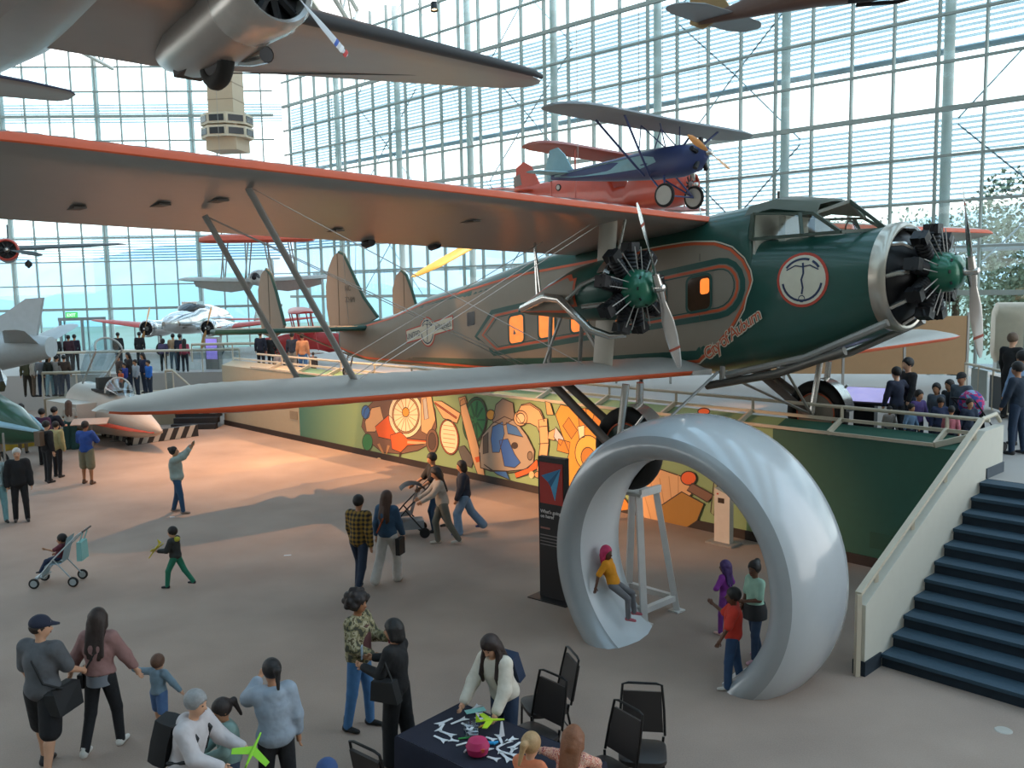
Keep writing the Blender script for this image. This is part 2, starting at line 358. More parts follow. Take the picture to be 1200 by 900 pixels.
# stairs ----------------------------------------------------------------
sa = G(1032, 781); SA = float(sa[:2]@WD); OA = float(sa[:2]@WN)-WK      # bottom nose corner
NST = 11; RISE = ZM/NST; TRD = (-OA-.0)/NST*1.0
TRD = .343
st_ = tag(thing('stairs', 'wide dark blue carpeted stairs with cream side wall up to the raised floor', None), kind='structure')
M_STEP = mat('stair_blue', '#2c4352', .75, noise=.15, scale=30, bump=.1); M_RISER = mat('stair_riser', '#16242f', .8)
for k in range(NST):
    o0 = OA+TRD*k; z = RISE*(k+1)
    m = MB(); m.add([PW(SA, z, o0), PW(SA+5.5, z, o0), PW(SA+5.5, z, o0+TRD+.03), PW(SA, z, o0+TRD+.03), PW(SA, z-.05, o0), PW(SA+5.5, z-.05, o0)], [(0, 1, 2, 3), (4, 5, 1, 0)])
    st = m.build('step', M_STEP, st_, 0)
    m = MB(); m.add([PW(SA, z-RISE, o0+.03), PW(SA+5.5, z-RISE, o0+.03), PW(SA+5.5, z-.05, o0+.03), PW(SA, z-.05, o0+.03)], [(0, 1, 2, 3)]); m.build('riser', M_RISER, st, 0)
OT = OA+TRD*NST
mb = MB(); mb.add([PW(SA-.6, ZM, OT), PW(SA+5.5, ZM, OT), PW(SA+5.5, ZM, max(OT, 0)+.01), PW(SA-.6, ZM, max(OT, 0)+.01)], [(0, 1, 2, 3)]); mb.build('landing', mat('raised_floor', '#a39d97'), st_, 0)
# side wall (stringer) with handrail
th = .14; m = MB(); prof = [(OA-.42, .28), (OA-.42, 1.02), (OT+.2, ZM+1.02), (OT+1.3, ZM+1.02), (OT+1.3, ZM+.0), (OT+.3, ZM+.05), (OA, .22)]
prof = [(OA-.45, .0), (OA-.45, .98), (OT-.1, ZM+.80), (OT+.75, ZM+.80), (OT+.75, 0)]
m.prism(prof, PW(SA-.02, 0, -WK*0), (WN[0], WN[1], 0), (0, 0, 1), -th); m.build('side_wall', mat('stringer_white', '#c3c1b4', .55, noise=.04), st_, 0)
m = MB(); m.prism([(OA-.47, 0), (OA-.47, .2), (OA+.02, .2), (OA+.02, 0)], PW(SA-.0, 0), (WN[0], WN[1], 0), (0, 0, 1), -(th+.04)); m.build('base_cap', M_RISER, st_, 0)
m = MB(); m.prism([(OT+.0, ZM), (OT+.0, ZM+.17), (OT+.78, ZM+.17), (OT+.78, ZM)], PW(SA+.0, 0), (WN[0], WN[1], 0), (0, 0, 1), -(th+.04)); m.build('base_cap', mat('slate', '#3b4650'), st_, 0)
hp = [PW(SA-.1, 0, OA-.5), PW(SA-.1, 1.14, OA-.5), PW(SA-.1, ZM+.98, OT-.05), PW(SA-.1, ZM+1.0, OT+.6)]
MB().beam(hp[0], hp[1], .09, .06).build('newel', M_RAIL, st_, 0); MB().beam(hp[1], hp[2], .09, .05).build('handrail', M_RAIL, st_, 0); MB().tube([hp[2], hp[3], PW(SA-.1, ZM+.85, OT+.8)], .035, 8).build('handrail', M_RAIL, st_)
for k in range(4):
    u = .12+.27*k; a = Vector(hp[1]).lerp(Vector(hp[2]), u); MB().beam(a, a-Vector((0, 0, .2)), .05, .05).build('bracket', M_RAIL, st_, 0)

# trees outside ------------------------------------------------------------
def tree(label, x, y, hgt, rad, seed, col):
    rn = np.random.RandomState(seed); t = thing('tree', label, 'tree', (x, y, -.25), 0, 'trees outside the glass wall')
    MB().tube([(0, 0, 0), (.1, .05, hgt*.35), (0, .1, hgt*.75)], [.28, .2, .06], 8).build('trunk', mat('bark', '#4a3c30', .9), t)
    n = 6000; c = []
    for k in range(9): c.append((rn.uniform(-.6, .6)*rad, rn.uniform(-.6, .6)*rad, hgt*rn.uniform(.35, .88), rad*rn.uniform(.35, .6)))
    m = MB(); q = rn.randint(0, 9, n); u = rn.normal(size=(n, 3)); u /= np.linalg.norm(u, axis=1)[:, None]
    for i in range(n):
        p = np.array(c[q[i]][:3])+u[i]*c[q[i]][3]*rn.uniform(.55, 1.05); a = rn.normal(size=3); a /= np.linalg.norm(a); b = np.cross(a, rn.normal(size=3)); b /= np.linalg.norm(b)+1e-6; s = rn.uniform(.06, .15)
        m.add([p-a*s, p+b*s*.6, p+a*s, p-b*s*.6], [(0, 1, 2, 3)])
    tag(m.build('foliage', mat('leaf_'+col[1:], col, .8, noise=.4, scale=2), t, 0), kind='stuff')
for i, (tt, off, hgt, rad, col, lb) in enumerate(((41, 9, 9.5, 3.0, '#8b967c', 'broad tree outside behind the nose propeller'), (45, 12, 12, 3.6, '#848f72', 'tall leafy tree outside at the right end of the glass wall'), (50, 8, 10.5, 3.2, '#95937a', 'tree close outside the glass wall beyond the stairs'), (36, 14, 9, 3.4, '#8f9c88', 'rounded tree outside behind the cockpit'), (29, 20, 9, 3.8, '#9aa99a', 'pale distant tree outside behind the upper wing root'), (55, 14, 12, 4, '#8a9474', 'large tree outside past the end of the stairs'))):  # leaf colours paled to grey-green, carrying haze
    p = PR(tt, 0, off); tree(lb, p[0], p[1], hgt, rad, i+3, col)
# ================================================================== trimotor biplane
PS, PTH, PRO = .839, .015, .015
_hd = Vector((math.cos(PS), -math.sin(PS), 0)); _st = Vector((-math.sin(PS), -math.cos(PS), 0)); _up = Vector((0, 0, 1))
_h2 = _hd*math.cos(PTH)+_up*math.sin(PTH); _u2 = -_hd*math.sin(PTH)+_up*math.cos(PTH)
_s2 = _st*math.cos(PRO)+_u2*math.sin(PRO); _u3 = -_st*math.sin(PRO)+_u2*math.cos(PRO)
PO = Vector((3.958, 15.882, 2.05)); _y = -_s2
PLM = Matrix(((_h2.x, _y.x, _u3.x, PO.x), (_h2.y, _y.y, _u3.y, PO.y), (_h2.z, _y.z, _u3.z, PO.z), (0, 0, 0, 1)))
pl = thing('trimotor_biplane', 'large dark green and taupe trimotor biplane with orange wing edges above the white ring', 'aeroplane', M=PLM)
M_HULL = mat('hull_green', '#1d4a40', .38, noise=.06, coat=.25); M_TAUPE = mat('taupe_fabric', '#8a7f70', .6, noise=.05); M_TEAL = mat('trim_teal', '#1c4d44', .5)
M_ORNG = mat('trim_orange', '#c8562f', .5); M_SILV = mat('doped_silver', '#a9a8a3', .45, .25, noise=.06); M_MET = mat('polished_metal', '#c9c6c0', .22, .9); M_BLK = mat('engine_black', '#17171a', .45, .3)
M_STRUT = mat('strut_grey', '#96948f', .4, .3); M_CREAM = mat('cream_decal', '#cfc7b2', .6); M_NAVY = mat('navy_decal', '#27304f', .6); M_RED = mat('red_decal', '#b8402c', .6)
M_TYRE = mat('tyre_black', '#161513', .75); M_UND = mat('underside_fabric', '#94908b', .3, .45, noise=.06)
ST = [(-13.25, .05, 1.72, 2.30), (-12.6, .18, 1.50, 2.38), (-11.5, .34, 1.40, 2.50), (-10, .52, 1.38, 2.74), (-8.4, .69, 1.38, 3.16), (-6.4, .86, 1.40, 3.47), (-4.7, .97, 1.45, 3.82),
      (-2.5, 1.03, 1.54, 4.12), (0., 1.05, 1.68, 4.40), (.92, 1.03, 1.82, 4.50), (.98, 1.03, 1.83, 3.90), (1.6, .99, 1.98, 3.90), (2.2, .93, 2.17, 3.92), (2.55, .87, 2.30, 3.96), (2.85, .79, 2.42, 4.0)]
SXS = [s[0] for s in ST]
def hull(x): return [float(np.interp(x, SXS, [s[k] for s in ST])) for k in (1, 2, 3)]
def nexp(x): return float(np.interp(x, [-13, -9, -3, 1.5, 2.85], [2.4, 3.2, 5., 4.2, 2.1]))
def hside(x, z, eps=.008):
    hw, zb, zt = hull(x); n = nexp(x); q = min(.999, abs((z-(zb+zt)/2)/((zt-zb)/2))); return hw*(1-q**n)**(1/n)+eps
def hring(x, n=44):
    hw, zb, zt = hull(x); e = nexp(x); o = []
    for k in range(n):
        a = 2*math.pi*k/n; c, s = math.cos(a), math.sin(a)
        o.append((x, hw*math.copysign(abs(c)**(2/e), c), (zb+zt)/2+(zt-zb)/2*math.copysign(abs(s)**(2/e), s)))
    return o
xs = sorted(set([-13.25+i*.25 for i in range(57)]+[.92, .98, 1.6, 2.55, 2.85]+SXS)); xs = [x for x in xs if x <= 2.85]
fus = MB().loft([hring(x) for x in xs]).build('fuselage', M_HULL, pl, 50)
def band(name, X, lo, hi, m, eps=.008, nz=8, parent=None, sides=(-1, 1)):
    for sd in sides:
        mb = MB(); rings = []
        for x in X:
            a, b = lo(x), hi(x); rings.append([(x, sd*hside(x, a+(b-a)*k/nz, eps), a+(b-a)*k/nz) for k in range(nz+1)])
        if sd > 0: rings = [r[::-1] for r in rings]
        o = mb.loft(rings, False, False).build(name, m, parent or fus, 60)
    return o
def ribbon(name, pts, w, m, eps=.014, parent=None, sides=(-1, 1), closed=False):
    n = len(pts)
    for sd in sides:
        mb = MB(); L = []
        for i, (x, z) in enumerate(pts):
            p = pts[(i-1) % n if closed else max(i-1, 0)]; q = pts[(i+1) % n if closed else min(i+1, n-1)]
            dx, dz = q[0]-p[0], q[1]-p[1]; l = math.hypot(dx, dz) or 1; nx, nz = -dz/l*w/2, dx/l*w/2
            L.append([(x+nx, sd*hside(x+nx, z+nz, eps), z+nz), (x-nx, sd*hside(x-nx, z-nz, eps), z-nz)])
        if closed: L.append(L[0])
        if sd > 0: L = [r[::-1] for r in L]
        o = mb.loft(L, False, False).build(name, m, parent or fus, 60)
    return o
hi_line = lambda x: float(np.interp(x, [-13.2, -11.5, -8.8, -6.3, -4.5, -2.8, -.8, -.2, .3, .62, .85, .96, 1.0], [2.2, 2.36, 2.62, 3.14, 3.24, 3.42, 3.80, 3.87, 3.85, 3.74, 3.55, 3.35, 3.2]))
hi_line = lambda x: float(np.interp(x, [-13.2, -11.5, -10, -8.4, -6.4, -4.7, -2.8, -.8, -.2, .3, .62, .85, .96, 1.0], [2.2, 2.38, 2.60, 2.96, 3.25, 3.5, 3.66, 3.84, 3.88, 3.85, 3.74, 3.55, 3.35, 3.2]))
lo_line = lambda x: float(np.interp(x, [-13.2, -11.5, -6, -2.5, -.1, .3, .65, .85, .96, 1.0], [1.75, 1.52, 1.52, 1.66, 1.88, 2.14, 2.48, 2.8, 3.05, 3.18]))
BX = [-13.15+i*.2 for i in range(64)]+[-.3, -.1, 0, .1, .2, .3, .4, .5, .62, .7, .78, .85, .9, .96, .99]; BX = sorted(x for x in BX if x <= .99)
band('taupe_panel', BX, lo_line, hi_line, M_TAUPE)
edge = [(x, hi_line(x)) for x in BX]+[(1.0, 3.19)]+[(x, lo_line(x)) for x in BX[::-1]]
ribbon('orange_line', edge, .05, M_ORNG)
ribbon('cream_line', [(x+.035*(1 if x > .3 else 0), z+.04*(1 if z > 2.9 else -1)) for x, z in edge if x > -2.5], .022, M_CREAM, .016)
zc = lambda x: 2.2+.139*(x+6.16)
def pill(h, x0, x1, n=9):
    P = [(x0, zc(x0))]; P += [(x0+h*1.35, zc(x0+h*1.35)+h)]
    P += [(x0+h*1.35+(x1-h-x0-h*1.35)*k/10, zc(x0+h*1.35+(x1-h-x0-h*1.35)*k/10)+h) for k in range(1, 11)]
    P += [(x1-h+h*math.sin(a), zc(x1-h)+.0+h*math.cos(a)+.05*math.sin(a)) for a in [math.pi*k/n for k in range(1, n)]]
    P += [(x1-h-(x1-h-x0-h*1.35)*k/10, zc(x1-h-(x1-h-x0-h*1.35)*k/10)-h) for k in range(0, 11)]
    return P
ribbon('teal_band', pill(.45, -6.1, .86), .10, M_TEAL, .013, closed=True); ribbon('orange_band', pill(.36, -5.85, .76), .045, M_ORNG, .015, closed=True); ribbon('teal_outline', pill(.315, -5.72, .70), .018, M_TEAL, .016, closed=True)
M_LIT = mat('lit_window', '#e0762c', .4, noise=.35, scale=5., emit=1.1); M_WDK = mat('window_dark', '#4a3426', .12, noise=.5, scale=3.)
def rr(cx, cz, w, h, r=.1, n=4, sl=.139):
    o = []
    for (sx_, sz_, a0) in ((1, 1, 0), (-1, 1, 90), (-1, -1, 180), (1, -1, 270)):
        for k in range(n+1):
            a = R(a0+90*k/n); x = sx_*(w/2-r)+r*math.cos(a); z = sz_*(h/2-r)+r*math.sin(a); o.append((cx+x, cz+z+sl*x))
    return o
for i in range(6):
    x = -4.67+i*.935; z = zc(x)-.02
    for sd in (-1, 1):
        pts = rr(x, z, .46, .56); mb = MB(); mb.add([(a, sd*hside(a, b, .012), b) for a, b in pts], [tuple(range(len(pts)))[::-sd or 1]])
        w_ = mb.build('window', M_LIT if i < 4 else M_WDK, pl, 0)
        if sd < 0: ribbon('window_frame', rr(x, z, .50, .60), .045, M_TEAL, .018, parent=w_, sides=(-1,), closed=True)
        if i == 5 and sd < 0:
            q = [(a, b) for a, b in rr(x+.12, z+.12, .18, .26, .05)]; MB().add([(a, -hside(a, b, .015), b) for a, b in q], [tuple(range(len(q)))]).build('lit_patch', M_LIT, w_, 0)
pts = rr(-6.27, 2.6, .30, .30, .03); 
for sd in (-1, 1): MB().add([(a, sd*hside(a, b, .014), b) for a, b in pts], [tuple(range(len(pts)))[::-sd or 1]]).build('window', mat('small_pane', '#23262b', .2), pl, 0)
# door outline, hand hole
ribbon('door_outline', [(.1, 1.98), (.02, 2.6), (.02, 3.7)], .014, mat('seam', '#55503f'), .012)
def discdec(name, cx, cz, r, m, eps, parent=None, ax=1., n=32):
    for sd in (-1, 1):
        mb = MB(); V = [(cx, sd*hside(cx, cz, eps), cz)]; Fc = []
        for k in range(1, 4):
            for j in range(n): a = 2*math.pi*j/n; x, z = cx+r*ax*k/3*math.cos(a), cz+r*k/3*math.sin(a); V.append((x, sd*hside(x, z, eps), z))
        for j in range(n): Fc.append((0, 1+j, 1+(j+1) % n))
        for k in range(2):
            for j in range(n): a, b = 1+k*n+j, 1+k*n+(j+1) % n; Fc.append((a, a+n, b+n, b))
        if sd > 0: Fc = [f[::-1] for f in Fc]
        o = mb.add(V, Fc).build(name, m, parent or pl, 60)
    return o
arc = lambda cx, cz, r, a0, a1, n=14, ax=1.: [(cx+r*ax*math.cos(R(a0+(a1-a0)*k/n)), cz+r*math.sin(R(a0+(a1-a0)*k/n))) for k in range(n+1)]
def emblem(cx, cz, r, ax):
    e = discdec('emblem', cx, cz, r, M_RED, .012, ax=ax); discdec('emblem_disc', cx, cz, r*.90, M_CREAM, .016, e, ax)
    for a0, a1 in ((-170, -10), (35, 62), (72, 145)): ribbon('emblem_arc', arc(cx, cz, r*.76, a0, a1, ax=ax), .035*r/.42, M_NAVY, .021, e)
    k = r/.42
    ribbon('emblem_staff', [(cx, cz+.26*k), (cx+.02*k, cz+.1*k), (cx-.01*k, cz), (cx+.015*k, cz-.12*k), (cx, cz-.22*k)], .03*k, M_NAVY, .021, e)
    for s in (-1, 1): ribbon('emblem_wing', [(cx, cz+.2*k), (cx+s*.12*k*ax, cz+.22*k), (cx+s*.26*k*ax, cz+.15*k)], .02*k, M_NAVY, .021, e)
    ribbon('emblem_ring', arc(cx, cz-.29*k, .05*k, 0, 360, 10), .014*k, M_NAVY, .021, e)
emblem(1.87, 3.21, .42, .98)
# tail emblem with banner
for x0, x1, tx in ((-9.12, -8.1, 'UNITED'), (-8.1, -6.98, 'AIR LINES')):
    zz = lambda x: 2.13+.175*(x+9.17)
    b = band('banner', [x0+(x1-x0)*k/6 for k in range(7)], lambda x: zz(x)-.17, lambda x: zz(x)+.17, M_RED, .012, 2, sides=(-1,), parent=pl)
    band('banner_face', [x0+.03+(x1-x0-.06)*k/6 for k in range(7)], lambda x: zz(x)-.14, lambda x: zz(x)+.14, M_CREAM, .016, 2, sides=(-1,), parent=b)
    xa, xb = (x0+.06, x1-.34) if x0 < -8.5 else (x0+.42, x1-.06)
    MB()
emblem(-8.1, 2.28, .36, .95)

# script lettering, laid on the hull skin
def hulltext(body, m, p0, p1, size, shear, eps, bold, parent, space=1.):
    d = Vector((p1[0]-p0[0], 0, p1[1]-p0[1])); o = text('lettering', body, m, parent, frame((p0[0], 0, p0[1]), d, (0, 0, 1)), size, shear, 0., bold, space=space)
    bm = bmesh.new(); bm.from_mesh(o.data)
    for v in bm.verts: v.co.y = -hside(v.co.x, v.co.z, eps)
    bm.to_mesh(o.data); bm.free(); return o
for tx, x0, x1, sz in (('UNITED', -9.07, -8.45, .19), ('AIR LINES', -7.74, -7.03, .165)): hulltext(tx, M_NAVY, (x0, 2.13+.175*(x0+9.17)-.07), (x1, 2.13+.175*(x1+9.17)-.07), sz, 0, .024, 0., pl)
for m_, e_, b_w in ((M_CREAM, .02, .016), (M_ORNG, .026, .0)): hulltext('City of Auburn', m_, (.10, 1.90), (1.16, 2.60), .262, .3, e_, b_w, pl, .84)
# cockpit
ck = thing('cockpit', None, None); ck.parent = pl
M_CKF = mat('cockpit_frame', '#3c4a3f', .45); M_CKG = glass('cockpit_glass', (.86, .92, .9), .12)
rf = MB(); rf.loft([[(x, y*w, z+dz) for y, dz in ((-1, -.10), (-.86, .06), (-.4, .13), (0, .15), (.4, .13), (.86, .06), (1, -.10))] for x, w, z in ((.85, 1.0, 4.36), (1.3, .93, 4.44), (1.95, .82, 4.34), (2.0, .80, 4.30))], False, False); rf.build('cockpit_roof', mat('roof_olive', '#4b4f40', .5, noise=.15), ck)
def pillar(a, b, w=.05): MB().beam(a, b, w, w).build('pillar', M_CKF, ck, 0)
for s in (-1, 1):
    A, B, C, D, E_ = (.98, s*1.0, 3.88), (1.0, s*.98, 4.28), (1.95, s*.80, 4.22), (2.45, s*.90, 3.90), (1.85, s*.96, 3.90)
    pillar(A, B, .06); pillar(C, D); pillar(B, C, .04); pillar(E_, (1.75, s*.85, 4.24)); pillar(A, D, .05)
    MB().add([A, E_, (1.75, s*.85, 4.24), B], [(0, 1, 2, 3)]).build('side_window', M_CKG, ck, 0); MB().add([E_, D, C, (1.75, s*.85, 4.24)], [(0, 1, 2, 3)]).build('side_window', M_CKG, ck, 0)
TOPL, TOPR, BL, BR, BM, TM = (1.95, -.80, 4.22), (1.95, .80, 4.22), (2.45, -.90, 3.90), (2.45, .90, 3.90), (2.72, 0, 3.96), (2.12, 0, 4.44)
for a, b in ((TOPL, TM), (TOPR, TM), (BL, BM), (BR, BM), (TM, BM)): pillar(a, b, .05)
for s, a, b in ((-1, TOPL, BL), (1, TOPR, BR)): MB().add([a, b, BM, TM], [(0, 1, 2, 3)]).build('windscreen', M_CKG, ck, 0)
for y in (-.45, .45):
    s_ = MB(); s_.box((1.35, y, 3.86), (.12, .5, .75)); s_.build('pilot_seat', mat('seat_tan', '#b5b0a4'), ck, 20)
MB().tube([(1.9, .45+.17*math.cos(a), 4.0+.17*math.sin(a)) for a in [math.pi*2*k/12 for k in range(13)]], .015, 6).build('control_wheel', M_BLK, ck)
MB().beam((1.0, 0, 3.3), (1.0, 0, 4.3), 1.9, .04, up=(1, 0, 0)).build('bulkhead', mat('bulkhead', '#c4bfb2'), ck, 0)
MB().tube([(.85, 0, 4.5), (.85, 0, 4.72)], .022, 6).build('antenna', M_BLK, pl)
# wings -------------------------------------------------------------
def afoil(c, t, n=10):  # closed airfoil x from 0 (LE) back to -c, LE index n
    up_ = []; lo_ = []
    for k in range(n+1):
        u = (1-math.cos(math.pi*k/n))/2; y = 5*t*(.2969*math.sqrt(u)-.126*u-.3516*u*u+.2843*u**3-.1036*u**4); cam_ = .05*4*u*(1-u)
        up_.append((-c*u, c*(y+cam_))); lo_.append((-c*u, c*(-y*.75+cam_*.6)))
    return up_[::-1]+lo_[1:-1]
def wing(name, y0, y1, xle, zle, kz, chord, drop, tip, step=.19, tipc=.28, ua=1., ub=.0):
    S_ = []; y = y0
    while y < y1-.02: S_.append(y); y += step if y < y1-tip else .07
    S_.append(y1-.005); rings = []; strip = []; lower = []
    for i, yy in enumerate(S_):
        q = max(0., (yy-(y1-tip))/tip); e = math.sqrt(max(0., 1-q**2.2)); c = chord*(tipc*.3+(1-tipc*.3)*e) if q else chord; x0 = xle-(chord-c)*.28
        b = 1.0 if i % 2 else .94
        A = afoil(c, .115*b*(1 if q < .3 else max(.6, 1.3-q))); r_ = []
        for (px_, pz_) in A: r_.append((x0+px_, yy, zle+kz*yy+pz_+drop*px_/chord))
        rings.append(r_)
        n = 10; P9, P10, P11 = Vector(r_[n-1]), Vector(r_[n]), Vector(r_[n+1]); o_ = Vector((.008, 0, .003))
        strip.append([P10.lerp(P9, ua)+o_+Vector((0, 0, .006)), P10.lerp(P9, ua*.45)+o_+Vector((.012, 0, .014)), P10+o_, P10.lerp(P11, ub)+o_-Vector((0, 0, .006))])
    return rings, strip
WU = dict(y0=0., y1=12.45, xle=.06, zle=4.22, kz=.024, chord=3.05, drop=.42, tip=1.5, ua=1.15, ub=.16)
WL = dict(y0=.9, y1=10.5, xle=.06, zle=1.69, kz=.018, chord=2.62, drop=.12, tip=1.7, ua=.35, ub=.9)
def side(v, s): return [[(p[0], p[1]*s, p[2]) for p in r] for r in v]
for nm, kw in (('upper_wing', WU), ('lower_wing', WL)):
    rings, strip = wing(nm, **kw)
    for s in (-1, 1):
        rr_ = side(rings, s); ss = side(strip, s)
        if s > 0: rr_ = [r[::-1] for r in rr_]; ss = [r[::-1] for r in ss]
        w_ = MB().loft(rr_, True, True).build(nm, M_SILV if nm == 'lower_wing' else M_UND, pl, 35)
        MB().loft(ss, False, False).build('leading_edge', M_ORNG, w_, 60)
        if nm == 'upper_wing' and s < 0:
            for y, x in ((8.9, -1.2), (9.4, -1.7), (6.6, -2.4), (5.1, -1.1), (10.2, -2.2)):
                u_ = (.06-x)/3.05; lz = 3.05*(-.75*5*.1115*(.2969*math.sqrt(u_)-.126*u_-.3516*u_*u_+.2843*u_**3-.1036*u_**4)+.6*.2*u_*(1-u_)); MB().box((x, -y, 4.22+.024*y+lz-.42*u_-.006), (.32, .14, .02)).build('inspection_plate', mat('plate_dark', '#4b443d', .5), w_, 0)
            for y in (5.7, 4.4): MB().tube([(-3.0, -y, 3.90), (-2.8, -y, 3.93)], .07, 8).build('hinge', M_BLK, w_)
# wing root fairing on lower wing
for s in (-1, 1):
    MB().loft([[(x, s*(.9+.0*k), z) for x, z in ((.16, 1.66), (.16, 1.76), (-1.2, 1.9), (-2.6, 1.66), (-1.2, 1.56))] if k == 0 else [(x, s*1.32, z) for x, z in ((.07, 1.68), (.07, 1.74), (-1.2, 1.85), (-2.6, 1.64), (-1.2, 1.6))] for k in (0, 1)], True, True).build('wing_root', M_SILV, pl, 40)
# struts --------------------------------------------------------------
def strut(a, b, w=.10, t=.05, m=None, name='strut'): return MB().beam(a, b, t, w, up=(1, 0, 0)).build(name, m or M_STRUT, pl, 0)
def strut2(a, b, w=.10, t=.055, m=None, name='strut'):
    a, b = Vector(a), Vector(b); d = (b-a).normalized(); x = (Vector((1, 0, 0))-d*d.x).normalized(); y = d.cross(x)
    rg = [[p+x*math.cos(2*math.pi*k/10)*w/2+y*math.sin(2*math.pi*k/10)*t/2 for k in range(10)] for p in (a, b)]
    return MB().loft(rg).build(name, m or M_STRUT, pl)
M_FAIR = mat('fairing_white', '#b8b0a2', .45)
for s in (-1, 1):
    Y = lambda v: s*v
    strut2((-.5, Y(7.48), 1.92), (-.5, Y(8.86), 4.32), .12, .07); strut2((-1.8, Y(7.54), 1.83), (-1.8, Y(8.81), 4.10), .12, .07)
    strut2((-.45, Y(2.88), 3.45), (-.4, Y(2.86), 4.20), .38, .12, M_FAIR); strut2((-.55, Y(2.88), 1.78), (-.45, Y(2.88), 2.7), .42, .13, M_FAIR)
    strut2((-.2, Y(2.95), 3.4), (-.15, Y(2.75), 4.2), .06, .04, M_MET)
    strut2((-2.0, Y(2.9), 2.95), (-2.1, Y(2.85), 3.95), .07, .04, M_MET); strut2((-1.8, Y(3.0), 2.95), (-2.0, Y(2.95), 3.95), .05, .03, M_MET)
    strut2((-1.7, Y(2.88), 2.75), (-1.9, Y(2.75), 1.72), .09, .05); strut2((-1.45, Y(2.88), 2.7), (-1.9, Y(2.95), 1.72), .06, .04); strut2((-1.0, Y(2.88), 2.62), (-.35, Y(2.88), 1.78), .08, .05); strut2((-1.0, Y(2.86), 2.62), (-1.7, Y(2.2), 1.75), .08, .05)
    for a, b in (((-.5, Y(7.5), 2.0), (-.5, Y(2.95), 4.15)), ((-1.8, Y(7.5), 1.9), (-1.8, Y(2.95), 3.95)), ((-.5, Y(8.8), 4.3), (-.5, Y(3.0), 1.8)), ((-1.8, Y(8.8), 4.1), (-1.8, Y(3.0), 1.75)), ((-.6, Y(7.6), 2.0), (-.6, Y(3.05), 4.15)), ((-1.9, Y(8.75), 4.1), (-1.9, Y(3.1), 1.75))):
        MB().tube([a, b], .007, 5).build('wire', M_STRUT, pl)
# engines --------------------------------------------------------------
def engine(name, c, r0, s):
    e = thing(name, None, None); e.parent = pl; e.location = c
    dome = [(.46, 0), (.46, .10), (.43, .18), (.38, .24), (.30, .28), (.14, .30), (.0, .29), (-.1, .27), (-.12, .0)]
    cc = MB().lathe(dome, 'x', 28).build('crankcase', mat('crank_green', '#1f6a50', .3, .2, coat=.5), e)
    fins = MB()
    for k in range(9):
        a = 2*math.pi*(k+.5)/9; u = Vector((0, math.cos(a), math.sin(a)))
        fins.beam(Vector((.425, 0, 0))+u*.15, Vector((.345, 0, 0))+u*.262, .05, .02, up=(1, 0, 0))
    fins.build('louvre', M_BLK, cc, 0)
    for k in range(9):
        a = 2*math.pi*k/9+math.pi/2; u = Vector((0, math.cos(a), math.sin(a))); v = Vector((0, -math.sin(a), math.cos(a))); mb = MB()
        L = [(.22, .10), (.30, .10)]
        path = []; rad = []
        for q in range(13): path.append(u*(.24+q*.03)); rad.append(.118 if q % 2 else .098)
        mb.tube(path, rad, 12); mb.box(u*.64, (.22, .18, .14), M=Matrix.Rotation(a-math.pi/2, 4, 'X').to_3x3())
        for w in (-1, 1): mb.tube([u*.60+v*.07*w, u*.71+v*.075*w+Vector((.04, 0, 0))], .035, 6)
        cy = mb.build('cylinder', M_BLK, e, 30); rd = MB()
        for w in (-1, 1): rd.tube([Vector((.2, 0, 0))+u*.25+v*.05*w, Vector((.15, 0, 0))+u*.64+v*.07*w], .009, 6)
        rd.build('push_rod', M_STRUT, cy)
    # propeller
    pr = thing('propeller', None, None); pr.parent = e; pr.location = (.56, 0, 0); pr.rotation_euler = (R(s), 0, 0)
    hb = MB(); hb.lathe([(-.14, 0), (-.14, .06), (.0, .07), (.1, .05), (.12, .0)], 'x', 14)
    for w in (-1, 1): hb.tube([(0, 0, .04*w), (0, 0, .22*w)], [.075, .06], 10)
    hb.build('hub', M_MET, pr)
    for w in (-1, 1):
        rg = []
        for z, ch, tw, tk in ((.16, .09, 70, .045), (.32, .13, 58, .04), (.55, .20, 42, .03), (.8, .21, 32, .024), (1.05, .18, 25, .018), (1.25, .12, 22, .012), (1.33, .05, 20, .008)):
            t_ = R(tw); r_ = []
            for j in range(12):
                b = 2*math.pi*j/12; y, x = ch/2*math.cos(b), tk/2*math.sin(b); r_.append((x*math.cos(t_)-y*math.sin(t_)*.9, (y*math.cos(t_)+x*math.sin(t_))*w, z*w))
            rg.append(r_)
        MB().loft(rg).build('blade', M_MET, pr)
        MB().loft([[(p[0]*1.06, p[1]*1.04, p[2]) for p in [( (.014*math.sin(2*math.pi*j/12))*math.cos(R(26))-(.19/2*math.cos(2*math.pi*j/12))*math.sin(R(26))*.9, ((.19/2*math.cos(2*math.pi*j/12))*math.cos(R(26)))*w, z*w) for j in range(12)]] for z in (.98, 1.02)]).build('blade_band', mat('blade_red', '#8f3b25'), pr)
    return e
en = engine('nose_engine', (3.42, 0, 3.27), .7, 18); es = engine('wing_engine', (.06, -2.88, 3.12), .7, 22); ep = engine('wing_engine', (.06, 2.88, 3.12), .7, -10)
for e in (en,):
    rg = MB(); rg.lathe([(q[0]*.55-.38, q[1]) for q in [(-.36, .79), (-.36, .815), (-.12, .835), (.02, .81), (.07, .775), (.05, .74), (-.05, .735), (-.3, .75), (-.36, .79)]], 'x', 48, (0, 0, -.05)); rg.build('cowl_ring', mat('ring_alu', '#bdb6a9', .3, .75), e)
    for k in range(9):
        a = 2*math.pi*(k+.5)/9; MB().tube([(-.1, .55*math.cos(a), .55*math.sin(a)), (-.2, .66*math.cos(a), .66*math.sin(a)), (-.36, .72*math.cos(a), .72*math.sin(a)-.04)], .035, 6).build('exhaust_stub', M_MET, e)
